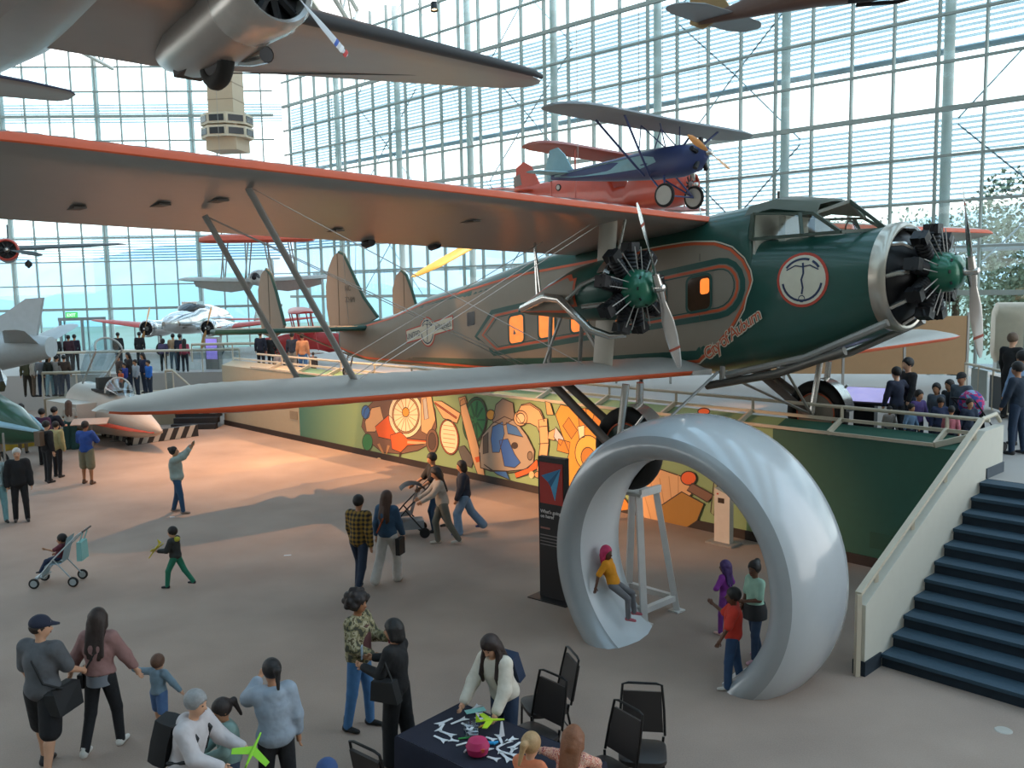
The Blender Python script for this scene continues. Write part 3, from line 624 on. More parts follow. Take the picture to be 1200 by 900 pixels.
fr = MB(); fr.lathe([(2.8, .78), (2.95, .72), (3.1, .6), (3.25, .42), (3.34, 0)], 'x', 36, (0, 0, 3.21)); fr.build('firewall', M_BLK, pl)
# nacelles, exhausts
for s in (-1, 1):
    c = Vector((0, 2.88*s, 0)); rg = []
    for x, ry, rz, z in ((-2.5, .02, .03, 2.80), (-2.2, .10, .13, 2.86), (-1.6, .26, .30, 2.98), (-1.0, .40, .43, 3.06), (-.5, .47, .48, 3.11), (-.2, .48, .48, 3.12), (0, .36, .36, 3.12)):
        rg.append([(x, c.y+ry*math.cos(2*math.pi*k/28), z+rz*math.sin(2*math.pi*k/28)) for k in range(28)])
    nc = MB().loft(rg).build('nacelle', M_HULL, pl)
    def nside(x, z, e=.01):
        ry, rz, zc_ = (float(np.interp(x, [-2.5, -2.2, -1.6, -1., -.5, -.2, 0], v)) for v in ([.02, .10, .26, .40, .47, .48, .36], [.03, .13, .30, .43, .48, .48, .36], [2.80, 2.86, 2.98, 3.06, 3.11, 3.12, 3.12]))
        q = min(.98, abs((z-zc_)/rz)); return -s*(-1)*0+c.y+s*(ry*math.sqrt(1-q*q)+e), zc_, rz
    for nm, X, w, m, e in (('nacelle_panel', [-2.4+.1*i for i in range(18)], .88, M_ORNG, .012), ('nacelle_panel', [-2.25+.1*i for i in range(16)], .74, M_TAUPE, .018)):
        mb = MB(); L = []
        for x in X:
            _, zz_, rz = nside(x, 3); k_ = w if x < X[-1]-.15 else w*.7
            L.append([(x, nside(x, zz_+rz*k_*1.6*(j/6-.5)*1.0, e)[0], zz_+rz*k_*1.6*(j/6-.5)) for j in range(7)])
        if s > 0: L = [r[::-1] for r in L]
        mb.loft(L, False, False).build(nm, m, nc, 60)
    ex = [(.05, c.y+.1*s, 2.42), (-.15, c.y+.25*s, 2.40), (-.4, c.y+.42*s, 2.5), (-.65, c.y+.52*s, 2.75), (-.95, c.y+.53*s, 2.98), (-1.35, c.y+.46*s, 3.02), (-1.8, c.y+.34*s, 2.92), (-2.15, c.y+.24*s, 2.84)]
    MB().tube(ex, [.045, .055, .065, .07, .07, .07, .065, .06], 12).build('exhaust_pipe', M_MET, pl)
    MB().tube([(-.05, c.y+.45*s, 3.35), (-.5, c.y+.5*s, 3.2), (-.8, c.y+.52*s, 2.98)], .035, 8).build('exhaust_pipe', M_MET, pl); MB().tube([(-.0, c.y+.5*s, 2.9), (-.45, c.y+.54*s, 2.86)], .04, 8).build('exhaust_pipe', M_MET, pl)
    # cooling deflector between nacelle and engine, top
    MB().lathe([(-.25, .50), (-.1, .52), (-.02, .46)], 'x', 20, (0, c.y, 3.12), R(20), R(150)).build('deflector', M_MET, pl)
# tail ------------------------------------------------------------------
def plate(name, poly, y, th, m, parent=pl):  # vertical plate in x-z
    mb = MB(); mb.prism(poly, (0, y-th/2, 0), (0, 0, 1), (1, 0, 0), th) if False else mb.prism([(a, b) for a, b in poly], (0, y+th/2, 0), (1, 0, 0), (0, 0, 1), th)
    return mb.build(name, m, parent, 30)
def fin(y, P, hinge, lead):
    f = plate('tail_fin', P, y, .07, M_TAUPE)
    MB().tube([(a, y, b) for a, b in lead], .045, 8).build('fin_edge', M_TEAL, f)
    MB().beam((hinge[0][0], y, hinge[0][1]), (hinge[1][0], y, hinge[1][1]), .085, .025).build('hinge_line', mat('seam', '#55503f'), f, 0); return f
cf = [(-13.75, 2.35), (-13.88, 2.9), (-13.88, 3.5), (-13.72, 4.0), (-13.45, 4.33), (-13.15, 4.45), (-12.9, 4.36), (-12.65, 4.05), (-11.95, 3.15), (-11.3, 2.6), (-11.9, 2.4), (-13.2, 2.3)]
f0 = fin(0, cf, ((-13.2, 2.35), (-13.2, 4.4)), [(-13.15, 4.45), (-12.9, 4.37), (-12.65, 4.05), (-11.95, 3.15), (-11.3, 2.62)])
for i, (tx, sz) in enumerate((('NC', .22), ('224M', .22))): text('lettering', tx, mat('faded_ink', '#5f5a50'), f0, frame((-12.85, -.045, 3.35-i*.32), (1, 0, 0), (0, 0, 1)), sz, th=.002)
sf = [(-13.55, 2.2), (-13.72, 2.7), (-13.72, 3.4), (-13.5, 3.82), (-13.25, 3.95), (-13.0, 3.8), (-12.75, 3.35), (-12.35, 2.45), (-12.5, 2.28), (-13.0, 2.1)]
for s in (-1, 1): fin(2.2*s, sf, ((-13.1, 2.15), (-13.1, 3.9)), [(-13.25, 3.95), (-13.0, 3.8), (-12.75, 3.35), (-12.35, 2.45)])
for s in (-1, 1):
    P = [(-11.45, .1), (-11.5, 1.0), (-11.75, 2.6), (-12.1, 3.5), (-12.6, 3.95), (-13.1, 3.85), (-13.45, 3.0), (-13.5, 1.2), (-13.3, .1)]
    mb = MB(); lo_ = [(x, y*s, 2.26+.0*y) for x, y in P]; n = len(P)
    mb.add(lo_+[(x, y, z+.12) for x, y, z in lo_], [tuple(range(n)), tuple(range(2*n-1, n-1, -1))]+[(i, i+n, (i+1) % n+n, (i+1) % n) for i in range(n)])
    t_ = mb.build('tailplane', M_TAUPE, pl, 0); MB().tube([(x+.01, y*s, 2.33) for x, y in P[:6]], .07, 8).build('tailplane_edge', M_TEAL, t_)
    strut2((-12.2, .3*s, 1.55), (-12.3, 1.9*s, 2.25), .06, .04)
tw = thing('tail_wheel', None, None); tw.parent = pl
MB().lathe([(-.05, .09), (-.06, .15), (0, .19), (.06, .15), (.05, .09), (-.05, .09)], 'y', 20, (-12.95, 0, 1.05)).build('tyre', M_TYRE, tw); MB().lathe([(-.04, 0), (-.04, .1), (.04, .1), (.04, 0)], 'y', 14, (-12.95, 0, 1.05)).build('wheel_disc', M_STRUT, tw)
for w in (-.08, .08): MB().tube([(-12.95, w, 1.05), (-12.7, w, 1.6)], .025, 6).build('fork', M_STRUT, tw)
# landing gear -------------------------------------------------------------
for s in (-1, 1):
    c = (0, 2.88*s, .63); g = thing('main_wheel', None, None); g.parent = pl; g.location = c
    prof = [(.13*math.cos(a), .53+.13*math.sin(a)) for a in [2*math.pi*k/14 for k in range(15)]]
    MB().lathe(prof, 'y', 40).build('tyre', M_TYRE, g); MB().lathe([(-.13, 0), (-.13, .1), (-.08, .42), (.08, .42), (.13, .1), (.13, 0)], 'y', 32).build('wheel_disc', mat('wheel_green', '#223c32', .5) if s < 0 else M_TAUPE, g)
    for w in (-1, 1): MB().tube([(.40*math.cos(a), .095*w, .40*math.sin(a)) for a in [2*math.pi*k/36 for k in range(37)]], .014, 6).build('wheel_ring', M_ORNG, g)
    MB().lathe([(-.24, 0), (-.24, .05), (.24, .05), (.24, 0)], 'y', 12).build('axle', M_MET, g)
    fd_ = MB(); rg = []
    for k in range(9): a = R(5+k*9.5); rg.append([(.70*math.cos(a), w, .70*math.sin(a)+.02) for w in (-.17, -.1, .1, .17)])
    fd_.loft(rg, False, False).build('mudguard', M_MET, g)
    so = .24*s
    strut2((0, c[1]+so, .63), (.12, c[1]+so*.8, 1.66), .13, .10, M_MET); strut2((0, c[1]-so, .63), (.12, c[1]-so*.6, 1.66), .13, .10, M_MET)
    strut2((.0, c[1]+so, .65), (.5, c[1]+so, 1.2), .05, .03, M_MET); strut2((-.05, c[1]+so, .60), (-1.6, c[1]+so*.6, 1.62), .17, .08, mat('strut_brown', '#5a504a', .5)); strut2((-.05, c[1]-so, .60), (-1.6, c[1]-so*.6, 1.62), .17, .08, mat('strut_brown', '#5a504a', .5))
    strut2((0, c[1]-so, .62), (.35, 1.0*s, 1.72), .06, .04); strut2((0, c[1]-so, .62), (-1.3, 1.0*s, 1.62), .08, .05)
# belly pipe
MB().tube([(-.05, -.75, 1.45), (1.3, -.75, 1.72), (2.45, -.72, 2.12)], .07, 10).build('belly_pipe', mat('pipe_dark', '#6b6862', .35, .6), pl)
for s in (-1, 1): MB().tube([(3.05, .6*s, 2.55), (1.8, .72*s, 2.0), (.4, .8*s, 1.66)], .06, 8).build('belly_rail', M_STRUT, pl)
for x in (.25, 1.35): MB().tube([(x, -.75, 1.5+.22*x), (x, -.7, 1.9)], .05, 6).build('belly_bracket', M_STRUT, pl)
# suspension cables to the roof
for x, y in ((-12.6, -.1), (-12.6, .1)): MB().tube([(x, y, 2.3), (x, y*8, 16.5)], .008, 5).build('cable', M_STRUT, pl)
# ================================================================== other aircraft
def body(stn, n=20, e=2.2):
    rg = []
    for x, hw, zb, zt in stn:
        rg.append([(x, hw*math.copysign(abs(math.cos(a))**(2/e), math.cos(a)), (zb+zt)/2+(zt-zb)/2*math.copysign(abs(math.sin(a))**(2/e), math.sin(a))) for a in [2*math.pi*k/n for k in range(n)]])
    return MB().loft(rg)
def wg(stn, s=1, t=.12, n=7):   # stn: (y, xle, chord, z); mirrored with s
    rg = []
    for y, x, c, z in stn: rg.append([(x+a, y*s, z+b) for a, b in afoil(c, t, n)])
    if s > 0: rg = [r[::-1] for r in rg]
    return MB().loft(rg)
def wings(root, stn, m, name='wing', t=.12, edge=None):
    for s in (-1, 1):
        o = wg(stn, s, t).build(name, m, root, 40)
        if edge: MB().tube([(x+.01, y*s, z+.02*c) for y, x, c, z in stn], [max(.02, c*.028) for y, x, c, z in stn], 6).build('leading_edge', edge, o)
def vfin(root, poly, y, th, m, name='tail_fin'):
    return MB().prism(poly, (0, y+th/2, 0), (1, 0, 0), (0, 0, 1), th).build(name, m, root, 30)
def wheel(root, c, r, w, m=None, name='wheel'):
    g = thing(name, None, None); g.parent = root; g.location = c
    MB().lathe([(w/2*math.cos(a), r-w/2+w/2*math.sin(a)) for a in [2*math.pi*k/10 for k in range(11)]], 'y', 24).build('tyre', M_TYRE, g)
    MB().lathe([(-w*.4, 0), (-w*.4, r-w*.8), (w*.4, r-w*.8), (w*.4, 0)], 'y', 20).build('wheel_disc', m or M_SILV, g); return g
def radial(root, c, r, m_ring, m_in=None, spin=20, pr=1.3, mp=None, ncyl=9):
    g = thing('engine', None, None); g.parent = root; g.location = c
    MB().lathe([(-.7*r, r*.92), (-.3*r, r), (.1*r, .97*r), (.25*r, .86*r), (.2*r, .78*r), (-.1*r, .76*r)], 'x', 28).build('cowling', m_ring, g)
    MB().lathe([(-.1*r, .78*r), (-.1*r, 0)], 'x', 24).build('engine_face', m_in or M_BLK, g)
    MB().lathe([(.3*r, 0), (.28*r, .14*r), (.05*r, .24*r), (-.1*r, .25*r)], 'x', 14).build('crankcase', M_STRUT, g)
    for k in range(ncyl):
        a = 2*math.pi*k/ncyl; MB().tube([(-.02, .25*r*math.cos(a), .25*r*math.sin(a)), (-.02, .72*r*math.cos(a), .72*r*math.sin(a))], .1*r, 6).build('cylinder', M_BLK, g)
    prop(g, (.42*r, 0, 0), pr, spin, mp); return g
def prop(root, c, pr, spin, mp=None, nb=2, tips=None):
    p = thing('propeller', None, None); p.parent = root; p.location = c; p.rotation_euler = (R(spin), 0, 0)
    MB().lathe([(.12, 0), (.1, .06), (-.05, .09), (-.1, 0)], 'x', 12).build('hub', M_MET, p)
    for k in range(nb):
        A = Matrix.Rotation(2*math.pi*k/nb, 4, 'X'); rg = []
        for z, ch, tw in ((.1, .08, 70), (.3, .18, 48), (.6, .24, 33), (.85, .19, 22), (1., .06, 18)):
            t = R(tw); rg.append([(ch*pr/1.4/2*math.cos(b)*math.sin(t)+.02*math.sin(b), ch*pr/1.4/2*math.cos(b)*math.cos(t), z*pr) for b in [2*math.pi*j/8 for j in range(8)]])
        m = MB().loft(rg); m.xf(A); m.build('blade', mp or M_MET, p)
        if tips:
            for j, (z, c_) in enumerate(tips):
                m = MB().loft([[(.2*pr/1.4/2*math.cos(b)*math.sin(R(22))*1.06+.03*math.sin(b), .19*pr/1.4/2*1.04*math.cos(b)*math.cos(R(22)), zz*pr) for b in [2*math.pi*q/8 for q in range(8)]] for zz in (z, z+.04)]); m.xf(A); m.build('blade_band', c_, p)
def cables(root, pts, ztop):
    for x, y, z in pts: MB().tube([(x, y, z), (x, y, ztop)], .01, 5).build('cable', M_STRUT, root)
# --- silver airliner overhead ---------------------------------------------------
M_ALU = mat('airliner_alu', '#a19c97', .34, .55, noise=.08, scale=1.5); M_BOOT = mat('deicer_black', '#2b2c30', .6); M_ALU2 = mat('airliner_under', '#8f8984', .4, .4, noise=.08, scale=1.2)
dc = thing('twin_engine_airliner', 'silver twin-engine airliner hanging overhead with black wing boots and half-retracted wheel', 'aeroplane', (-8.887, 18.445, 10.98), R(-46.4)); dc.rotation_euler = (-.019, -.093, -.811); dc.scale = (1.008,)*3
body([(7.1, .15, .6, 1.0), (6.6, .6, .25, 1.5), (5.6, 1.0, -.05, 2.0), (4, 1.25, -.2, 2.35), (1, 1.3, -.22, 2.4), (-3, 1.25, -.15, 2.4), (-7, .9, .35, 2.3), (-10.5, .45, .9, 2.1), (-12.6, .1, 1.3, 1.9)], 26).build('fuselage', M_ALU, dc)
wst = [(0, 1.9, 4.4, -.02), (2.9, 1.9, 4.4, -.02), (4.5, 1.6, 3.9, .08), (8, .85, 2.95, .38), (11.5, .1, 2.0, .68), (13.6, -.35, 1.35, .86), (14.3, -.65, .8, .92), (14.5, -.9, .3, .94)]
for s in (-1, 1):
    w_ = wg(wst, s, .13).build('wing', M_ALU2, dc, 40)
    MB().tube([(x+.03, y*s, z+.12) for y, x, c, z in wst[2:7]], [.19, .17, .14, .11, .08], 10).build('deicer_boot', M_BOOT, w_)
    MB().beam((-2.35, 4.7*s, .06), (-.62, 12.5*s, .78), .05, .02).build('aileron_gap', M_BOOT, w_, 0)
    nc = thing('nacelle', None, None); nc.parent = dc; nc.location = (0, 2.88*s, 0)
    rg = []
    for x, r, zc_ in ((-2.0, .06, .0), (-1.4, .32, -.15), (-.3, .62, -.28), (.9, .74, -.3), (2.0, .78, -.25), (3.0, .76, -.2)): rg.append([(x, r*math.cos(a), zc_+r*math.sin(a)) for a in [2*math.pi*k/24 for k in range(24)]])
    MB().loft(rg).build('nacelle_body', M_ALU, nc)
    MB().lathe([(2.3, .80), (3.0, .84), (3.5, .8), (3.62, .72), (3.55, .64), (3.1, .62)], 'x', 32, (0, 0, -.2)).build('cowling', mat('cowl_alu', '#c0bcb7', .25, .6), nc)
    MB().lathe([(3.2, .64), (3.2, 0)], 'x', 24, (0, 0, -.2)).build('engine_face', M_BLK, nc); MB().lathe([(3.7, 0), (3.65, .15), (3.3, .25), (3.2, .25)], 'x', 14, (0, 0, -.2)).build('gearbox', M_STRUT, nc)
    for k in range(9):
        a = 2*math.pi*k/9; MB().tube([(3.3, .2*math.cos(a), -.2+.2*math.sin(a)), (3.3, .6*math.cos(a), -.2+.6*math.sin(a))], .09, 6).build('cylinder', M_BLK, nc)
    wheel(nc, (.9, 0, -.88), .60, .36, M_BLK); MB().box((.2, .0, -.62), (1.5, .62, .5)).build('wheel_well', mat('well_dark', '#1d1a1a'), nc, 0)
    MB().tube([(.9, .42*s, -.75), (1.5, .48*s, -.9), (2.1, .50*s, -1.0)], [.15, .17, .17], 12, False).build('exhaust', M_MET, nc); MB().tube([(2.085, .50*s, -.997), (2.0, .50*s, -.985)], .155, 12).build('exhaust_mouth', M_BLK, nc)
    MB().tube([(2.6, .55*s, -.7), (3.0, .55*s, -.72)], .12, 10).build('intake', M_STRUT, nc)
    prop(nc, (3.8, 0, -.2), 1.75, -12 if s > 0 else 25, mat('blade_grey', '#b9b7b8', .35, .5), 3, ((.80, mat('tip_blue', '#2b4fa0')), (.88, mat('tip_white', '#d9d9d9')), (.95, mat('tip_red', '#b5302a'))))
wings(dc, [(.2, -9.9, 2.4, 1.55), (2.5, -10.4, 1.7, 1.62), (3.8, -10.8, 1.2, 1.66), (4.05, -11.1, .6, 1.67)], M_ALU2, 'tailplane', .1, mat('boot_navy', '#2a3550'))
vfin(dc, [(-9.5, 2.1), (-11, 3.9), (-12, 4.5), (-13, 4.4), (-13.2, 2.5), (-12.6, 1.6)], 0, .15, M_ALU)
text('lettering', 'NC91008', mat('ink_blue', '#7f8d96'), dc, frame((-.95, 11.2, .42), (.2, -1, -.09), (-1, 0, .12)), 1.15, th=.002) if False else None
cables(dc, ((2, 1.0, 2.3), (2, -1.0, 2.3), (-8, 0, 2.2)), 8.0); MB().tube([(.55, 3.3, -.9), (.4, 3.35, 8.0)], .015, 5).build('cable', M_CREAM, dc)
# --- blue parasol monoplane --------------------------------------------------------
p = AY(748, 196, 26.6); M_NB = mat('monoplane_navy', '#2c3a66', .45); M_LB = mat('monoplane_sky', '#7aa3ad', .5); M_GW = mat('wing_grey', '#7f8487', .55, noise=.06)
bp_ = thing('parasol_monoplane', 'small navy and pale blue parasol monoplane hanging above the red aeroplane', 'aeroplane', p, R(-46))
bp_.scale = (.93,)*3
stn = [(2.5, .14, .0, .34), (2.2, .34, -.32, .42), (1.6, .42, -.45, .48), (.6, .42, -.45, .46), (-1, .34, -.34, .32), (-2.6, .2, -.18, .2), (-3.7, .05, -.05, .12)]
fb = body(stn, 20, 3).build('fuselage', M_NB, bp_)
for s in (-1, 1):
    pts = [(-3.5, .03), (-2.6, -.08), (-1, -.14), (.4, -.12), (1.0, .02), (.9, .18), (.4, .27), (-1, .22), (-2.6, .13), (-3.5, .08)]
    hw = lambda x: float(np.interp(x, [q[0] for q in stn[::-1]], [q[1] for q in stn[::-1]]))
    MB().add([(x, s*(hw(x)+.012), z) for x, z in pts], [tuple(range(len(pts)))[::s]]).build('side_panel', M_LB, fb, 0)
wings(bp_, [(0, 1.65, 1.6, 1.15), (3.4, 1.65, 1.6, 1.18), (4.2, 1.5, 1.4, 1.19), (4.6, 1.2, .95, 1.2), (4.75, .95, .5, 1.2)], M_GW)
for s in (-1, 1):
    for x in (1.35, .3): MB().tube([(.75 if x > 1 else .55, .42*s, -.35), (x, 2.35*s, 1.13)], .035, 6).build('strut', M_NB, bp_)
    for a, b in (((1.3, .35, .4), (1.2, .5, 1.15)), ((.3, .35, .4), (.5, .5, 1.15)), ((1.3, .35, .4), (.5, .5, 1.15))): MB().tube([(a[0], a[1]*s, a[2]), (b[0], b[1]*s, b[2])], .02, 6).build('strut', M_NB, bp_)
    wheel(bp_, (1.55, .75*s, -1.02), .36, .1, mat('wheel_cover', '#a9a59c'))
    for x in (1.2, .7): MB().tube([(x, .3*s, -.4), (1.55, .72*s, -1.02)], .03, 6).build('gear_leg', M_NB, bp_)
MB().tube([(1.55, -.75, -1.02), (1.55, .75, -1.02)], .025, 6).build('axle', M_NB, bp_)
wings(bp_, [(.05, -2.75, .95, .1), (1.2, -2.95, .7, .1), (1.45, -3.15, .35, .1)], M_LB, 'tailplane', .08)
vfin(bp_, [(-2.7, .15), (-3.1, .75), (-3.4, 1.0), (-3.75, .95), (-3.95, .4), (-3.85, -.1), (-3.6, -.05)], 0, .06, M_LB)
for k in range(5):
    a = R(90+72*k); MB().tube([(2.3, .2*math.cos(a), .12+.2*math.sin(a)), (2.3, .5*math.cos(a), .12+.5*math.sin(a))], .075, 8).build('cylinder', M_BLK, bp_)
prop(bp_, (2.6, 0, .15), 1.15, 70, mat('prop_wood', '#c58a4e', .4)); wheel(bp_, (-3.4, 0, -.32), .12, .05)
cables(bp_, ((1.2, 1.5, 1.25), (1.2, -1.5, 1.25), (-2.5, 0, .2)), 11)
# --- red cabin monoplane -------------------------------------------------------------
p = AY(712, 224, 33.5); M_RD = mat('aeroplane_red', '#b0402b', .4, coat=.3); M_RW = mat('red_wing', '#9c5a50', .5)
rp_ = thing('red_monoplane', 'orange-red aeroplane hanging behind the small blue monoplane', 'aeroplane', p, R(-46))
body([(3.6, .35, -.55, .35), (3.2, .55, -.75, .5), (2.2, .62, -.85, .62), (1.5, .62, -.85, .55), (1.2, .6, -.85, .1), (.7, .6, -.85, .1), (.4, .6, -.85, .75), (-1, .5, -.75, .75), (-3, .3, -.4, .6), (-4.6, .08, -.05, .5)], 20, 3.2).build('fuselage', M_RD, rp_)
wings(rp_, [(0, 1.5, 1.7, 1.05), (3.8, 1.5, 1.7, 1.15), (4.4, 1.3, 1.3, 1.17), (4.65, 1.0, .7, 1.18)], M_RW); wings(rp_, [(.5, 1.7, 1.5, -.75), (3.7, 1.7, 1.5, -.65), (4.2, 1.5, 1.1, -.63)], M_RW, 'lower_wing')
for s in (-1, 1):
    for x in (1.2, .1): MB().tube([(x, 3.1*s, -.6), (x, 3.1*s, 1.12)], .03, 6).build('strut', M_RD, rp_)
    MB().tube([(.9, .4*s, .4), (.9, .6*s, 1.05)], .025, 6).build('strut', M_RD, rp_); wheel(rp_, (2.4, 1.0*s, -1.35), .34, .14, M_RD); MB().tube([(2.2, .5*s, -.8), (2.4, .95*s, -1.35)], .04, 6).build('gear_leg', M_RD, rp_)
wings(rp_, [(.05, -3.6, 1.1, .35), (1.5, -3.9, .8, .35), (1.75, -4.15, .4, .35)], M_RD, 'tailplane', .08); vfin(rp_, [(-3.4, .5), (-3.9, 1.3), (-4.3, 1.5), (-4.7, 1.3), (-4.85, .3), (-4.5, 0)], 0, .08, M_RD)
vfin(rp_, [(-4.4, .62), (-4.5, 1.05), (-4.85, .95), (-4.85, .55)], 0, .1, mat('rudder_grey', '#77726c'), 'rudder_patch')
radial(rp_, (3.6, 0, -.1), .48, M_RD, pr=1.2); cables(rp_, ((1, 2, 1.2), (1, -2, 1.2), (-3, 0, .6)), 11)
# --- brown fuselage aeroplane at top right ----------------------------------------------
p = AY(830, 28, 26.); tr_ = thing('brown_aeroplane', 'brown high-wing aeroplane with grey tail hanging near the roof', 'aeroplane', p, R(-47)); M_BR = mat('fuselage_brown', '#5d4238', .5)
body([(8.2, .2, -.1, .6), (7.6, .45, -.4, .9), (6, .5, -.5, 1.2), (4.6, .48, -.45, 1.15), (3, .33, -.25, .75), (1, .16, -.08, .35), (-.3, .04, .02, .2)], 18, 3).build('fuselage', M_BR, tr_)
wings(tr_, [(0, 6.6, 1.7, 1.35), (4.6, 6.6, 1.7, 1.4), (5.4, 6.4, 1.3, 1.42), (5.7, 6.1, .7, 1.43)], M_GW)
wings(tr_, [(.05, .9, 1.25, .1), (1.3, .85, 1.15, .1), (1.75, .6, .75, .1), (1.9, .4, .4, .1)], M_GW, 'tailplane', .07); vfin(tr_, [(.8, .15), (.3, .9), (-.2, 1.2), (-.6, 1.0), (-.6, .1), (-.2, -.1)], 0, .06, mat('fin_tan', '#8c6f45'))
for s in (-1, 1):
    for x in (6.2, 5.2): MB().tube([(5.9 if x > 6 else 5.1, .45*s, -.3), (x, 2.7*s, 1.33)], .035, 6).build('strut', M_BR, tr_)
    MB().tube([(6.3, .35*s, -.45), (5.2, .3*s, -.55), (4.2, .2*s, -.42)], .05, 6).build('skid', M_BLK, tr_)
prop(tr_, (8.4, 0, .25), 1.1, 30, mat('prop_wood', '#c58a4e')); cables(tr_, ((6, 1.8, 1.4), (6, -1.8, 1.4), (.5, 0, .2)), 6.6)
# --- red-nosed aeroplane at left ----------------------------------------------------------
p = AY(8, 293, 40.); ln = thing('red_nosed_aeroplane', 'aeroplane with red ring cowling hanging high before the far glass wall', 'aeroplane', p, R(-62)); M_DKW = mat('wing_slate', '#4a5152', .5)
body([(.0, .42, -.42, .42), (-.8, .48, -.5, .55), (-2.5, .45, -.5, .6), (-5, .2, -.1, .45), (-6.5, .05, .1, .3)], 18).build('fuselage', M_DKW, ln)
wings(ln, [(.3, -.3, 1.7, .05), (3.2, -.45, 1.4, .2), (4.6, -.75, .9, .28), (4.95, -1.0, .4, .3)], M_DKW); radial(ln, (.2, 0, 0), .5, mat('cowl_red', '#b23a2a', .4), pr=1.4, spin=80, mp=M_DKW)
wings(ln, [(.05, -5.6, .9, .25), (1.6, -5.9, .6, .25)], M_DKW, 'tailplane', .08); vfin(ln, [(-5.4, .3), (-6.1, 1.5), (-6.7, 1.4), (-6.7, .2)], 0, .08, M_DKW); cables(ln, ((-1, 1, .3), (-1, -1, .3)), 12.8)
for s in (-1, 1): MB().lathe([(-.15, .06), (0, .2), (.15, .06)], 'y', 12, (-.1, .8*s, -.62)).build('wheel', M_TYRE, ln)
# --- hanging floatplane / biplane far -----------------------------------------------------
p = AY(305, 333, 43.); fb_ = thing('float_biplane', 'grey and orange biplane hanging far behind the tail of the trimotor', 'aeroplane', p, R(-84)); M_FG = mat('float_grey', '#a8a9a4', .5)
wings(fb_, [(0, .7, 1.5, .1), (2.6, .7, 1.5, .2), (3.4, .5, 1.1, .25), (3.7, .2, .5, .27)], M_FG, 'lower_wing', .16)
for s in (-1, 1): MB().loft([[(x, y*s, z) for x, z in ((.65, .15), (.3, -.3*k), (-.7, .05), (-.1, .3))] for y, k in ((.4, .8), (1.3, 1.2), (2.2, .8), (2.9, .2))]).build('float', M_FG, fb_, 50)
wings(fb_, [(0, .8, 1.5, 2.05), (2.1, .8, 1.5, 2.05), (2.6, .5, .9, 2.05)], mat('wing_orange_white', '#c4553c', .5), 'upper_wing', .3)
for s in (-1, 1):
    for y in (.6, 1.7):
        for x in (.5, -.4): MB().tube([(x, y*s, .2), (x+.1, (y-.25)*s, 2.0)], .035, 6).build('strut', mat('strut_pale', '#9a958c'), fb_)
body([(1.6, .12, .1, .4), (1.2, .3, -.05, .6), (0, .34, -.1, .7), (-2.5, .2, .1, .6), (-4, .05, .3, .6)], 16).build('fuselage', M_FG, fb_); MB().lathe([(1.65, 0), (1.62, .1), (1.4, .22), (1.2, .26)], 'x', 16, (0, 0, .3)).build('spinner', M_BLK, fb_)
wings(fb_, [(.05, -3.2, .8, .5), (1.3, -3.4, .6, .5)], M_FG, 'tailplane', .08); vfin(fb_, [(-3, .5), (-3.6, 1.3), (-4.2, 1.2), (-4.2, .4)], 0, .08, M_FG); cables(fb_, ((.2, 1.5, 2.1), (.2, -1.5, 2.1)), 14.5)
# --- yellow aeroplane behind wing ------------------------------------------------------------
p = AY(578, 262, 36.); ye = thing('yellow_aeroplane', 'yellow aeroplane hanging behind the upper wing of the trimotor', 'aeroplane', p, 0); ye.rotation_euler = (R(26), 0, R(-50)); M_YE = mat('aeroplane_yellow', '#c9a63a', .45)
body([(1.8, .2, -.3, .3), (1.3, .42, -.45, .45), (0, .45, -.5, .55), (-2, .28, -.2, .4), (-3.6, .06, .1, .35)], 16).build('fuselage', M_YE, ye); wings(ye, [(.3, .7, 1.3, -.3), (3.4, .6, 1.1, -.2), (4.1, .3, .7, -.18), (4.35, .1, .3, -.17)], M_YE)
wings(ye, [(.05, -2.8, .8, .25), (1.2, -3.0, .55, .25)], M_YE, 'tailplane', .08); vfin(ye, [(-2.7, .3), (-3.2, 1.0), (-3.7, 1.0), (-3.8, .2)], 0, .06, M_YE); prop(ye, (1.9, 0, 0), .9, 50, M_BLK); cables(ye, ((.2, .3, .5),), 12)
# --- raised floor at the far end ----------------------------------------------------------------
ZF2 = 1.6
mb = MB(); mb.box((-18, 49, ZF2/2), (26, 17, ZF2)); struct('floor_3', mb, mat('raised_floor', '#a39d97'), label='raised floor at the far end under the silver twin-engine aeroplane')
# --- silver twin with red wings --------------------------------------------------------------------
p = AY(212, 375, 46.5); M_CHR = mat('mirror_alu', '#c9c8c6', .14, .95); M_RDW = mat('wing_red', '#b33224', .4)
el = thing('silver_twin', 'polished silver twin-engine aeroplane with red wings and wooden propellers', 'aeroplane', (-18.0, 52.3, ZF2), R(-102.3)); EZ = 2.3; el.scale = (.86,)*3
body([(4.2, .12, EZ-.25, EZ+.05), (3.8, .45, EZ-.55, EZ+.35), (2.8, .75, EZ-.8, EZ+.6), (1.6, .85, EZ-.9, EZ+.75), (1.0, .85, EZ-.9, EZ+1.0), (-1, .85, EZ-.95, EZ+1.0), (-3, .5, EZ-.75, EZ+.6), (-4.4, .1, EZ-.55, EZ-.1)], 22).build('fuselage', M_CHR, el)
body([(2.1, .3, EZ+.5, EZ+.72), (1.6, .62, EZ+.5, EZ+1.05), (1.0, .66, EZ+.6, EZ+1.2), (.2, .6, EZ+.7, EZ+1.05)], 16).build('cockpit', mat('canopy_dark', '#2f3438', .15), el); MB().box((.75, 0, EZ+1.05), (.9, 1.1, .35)).build('cockpit_roof', M_CHR, el, 60)
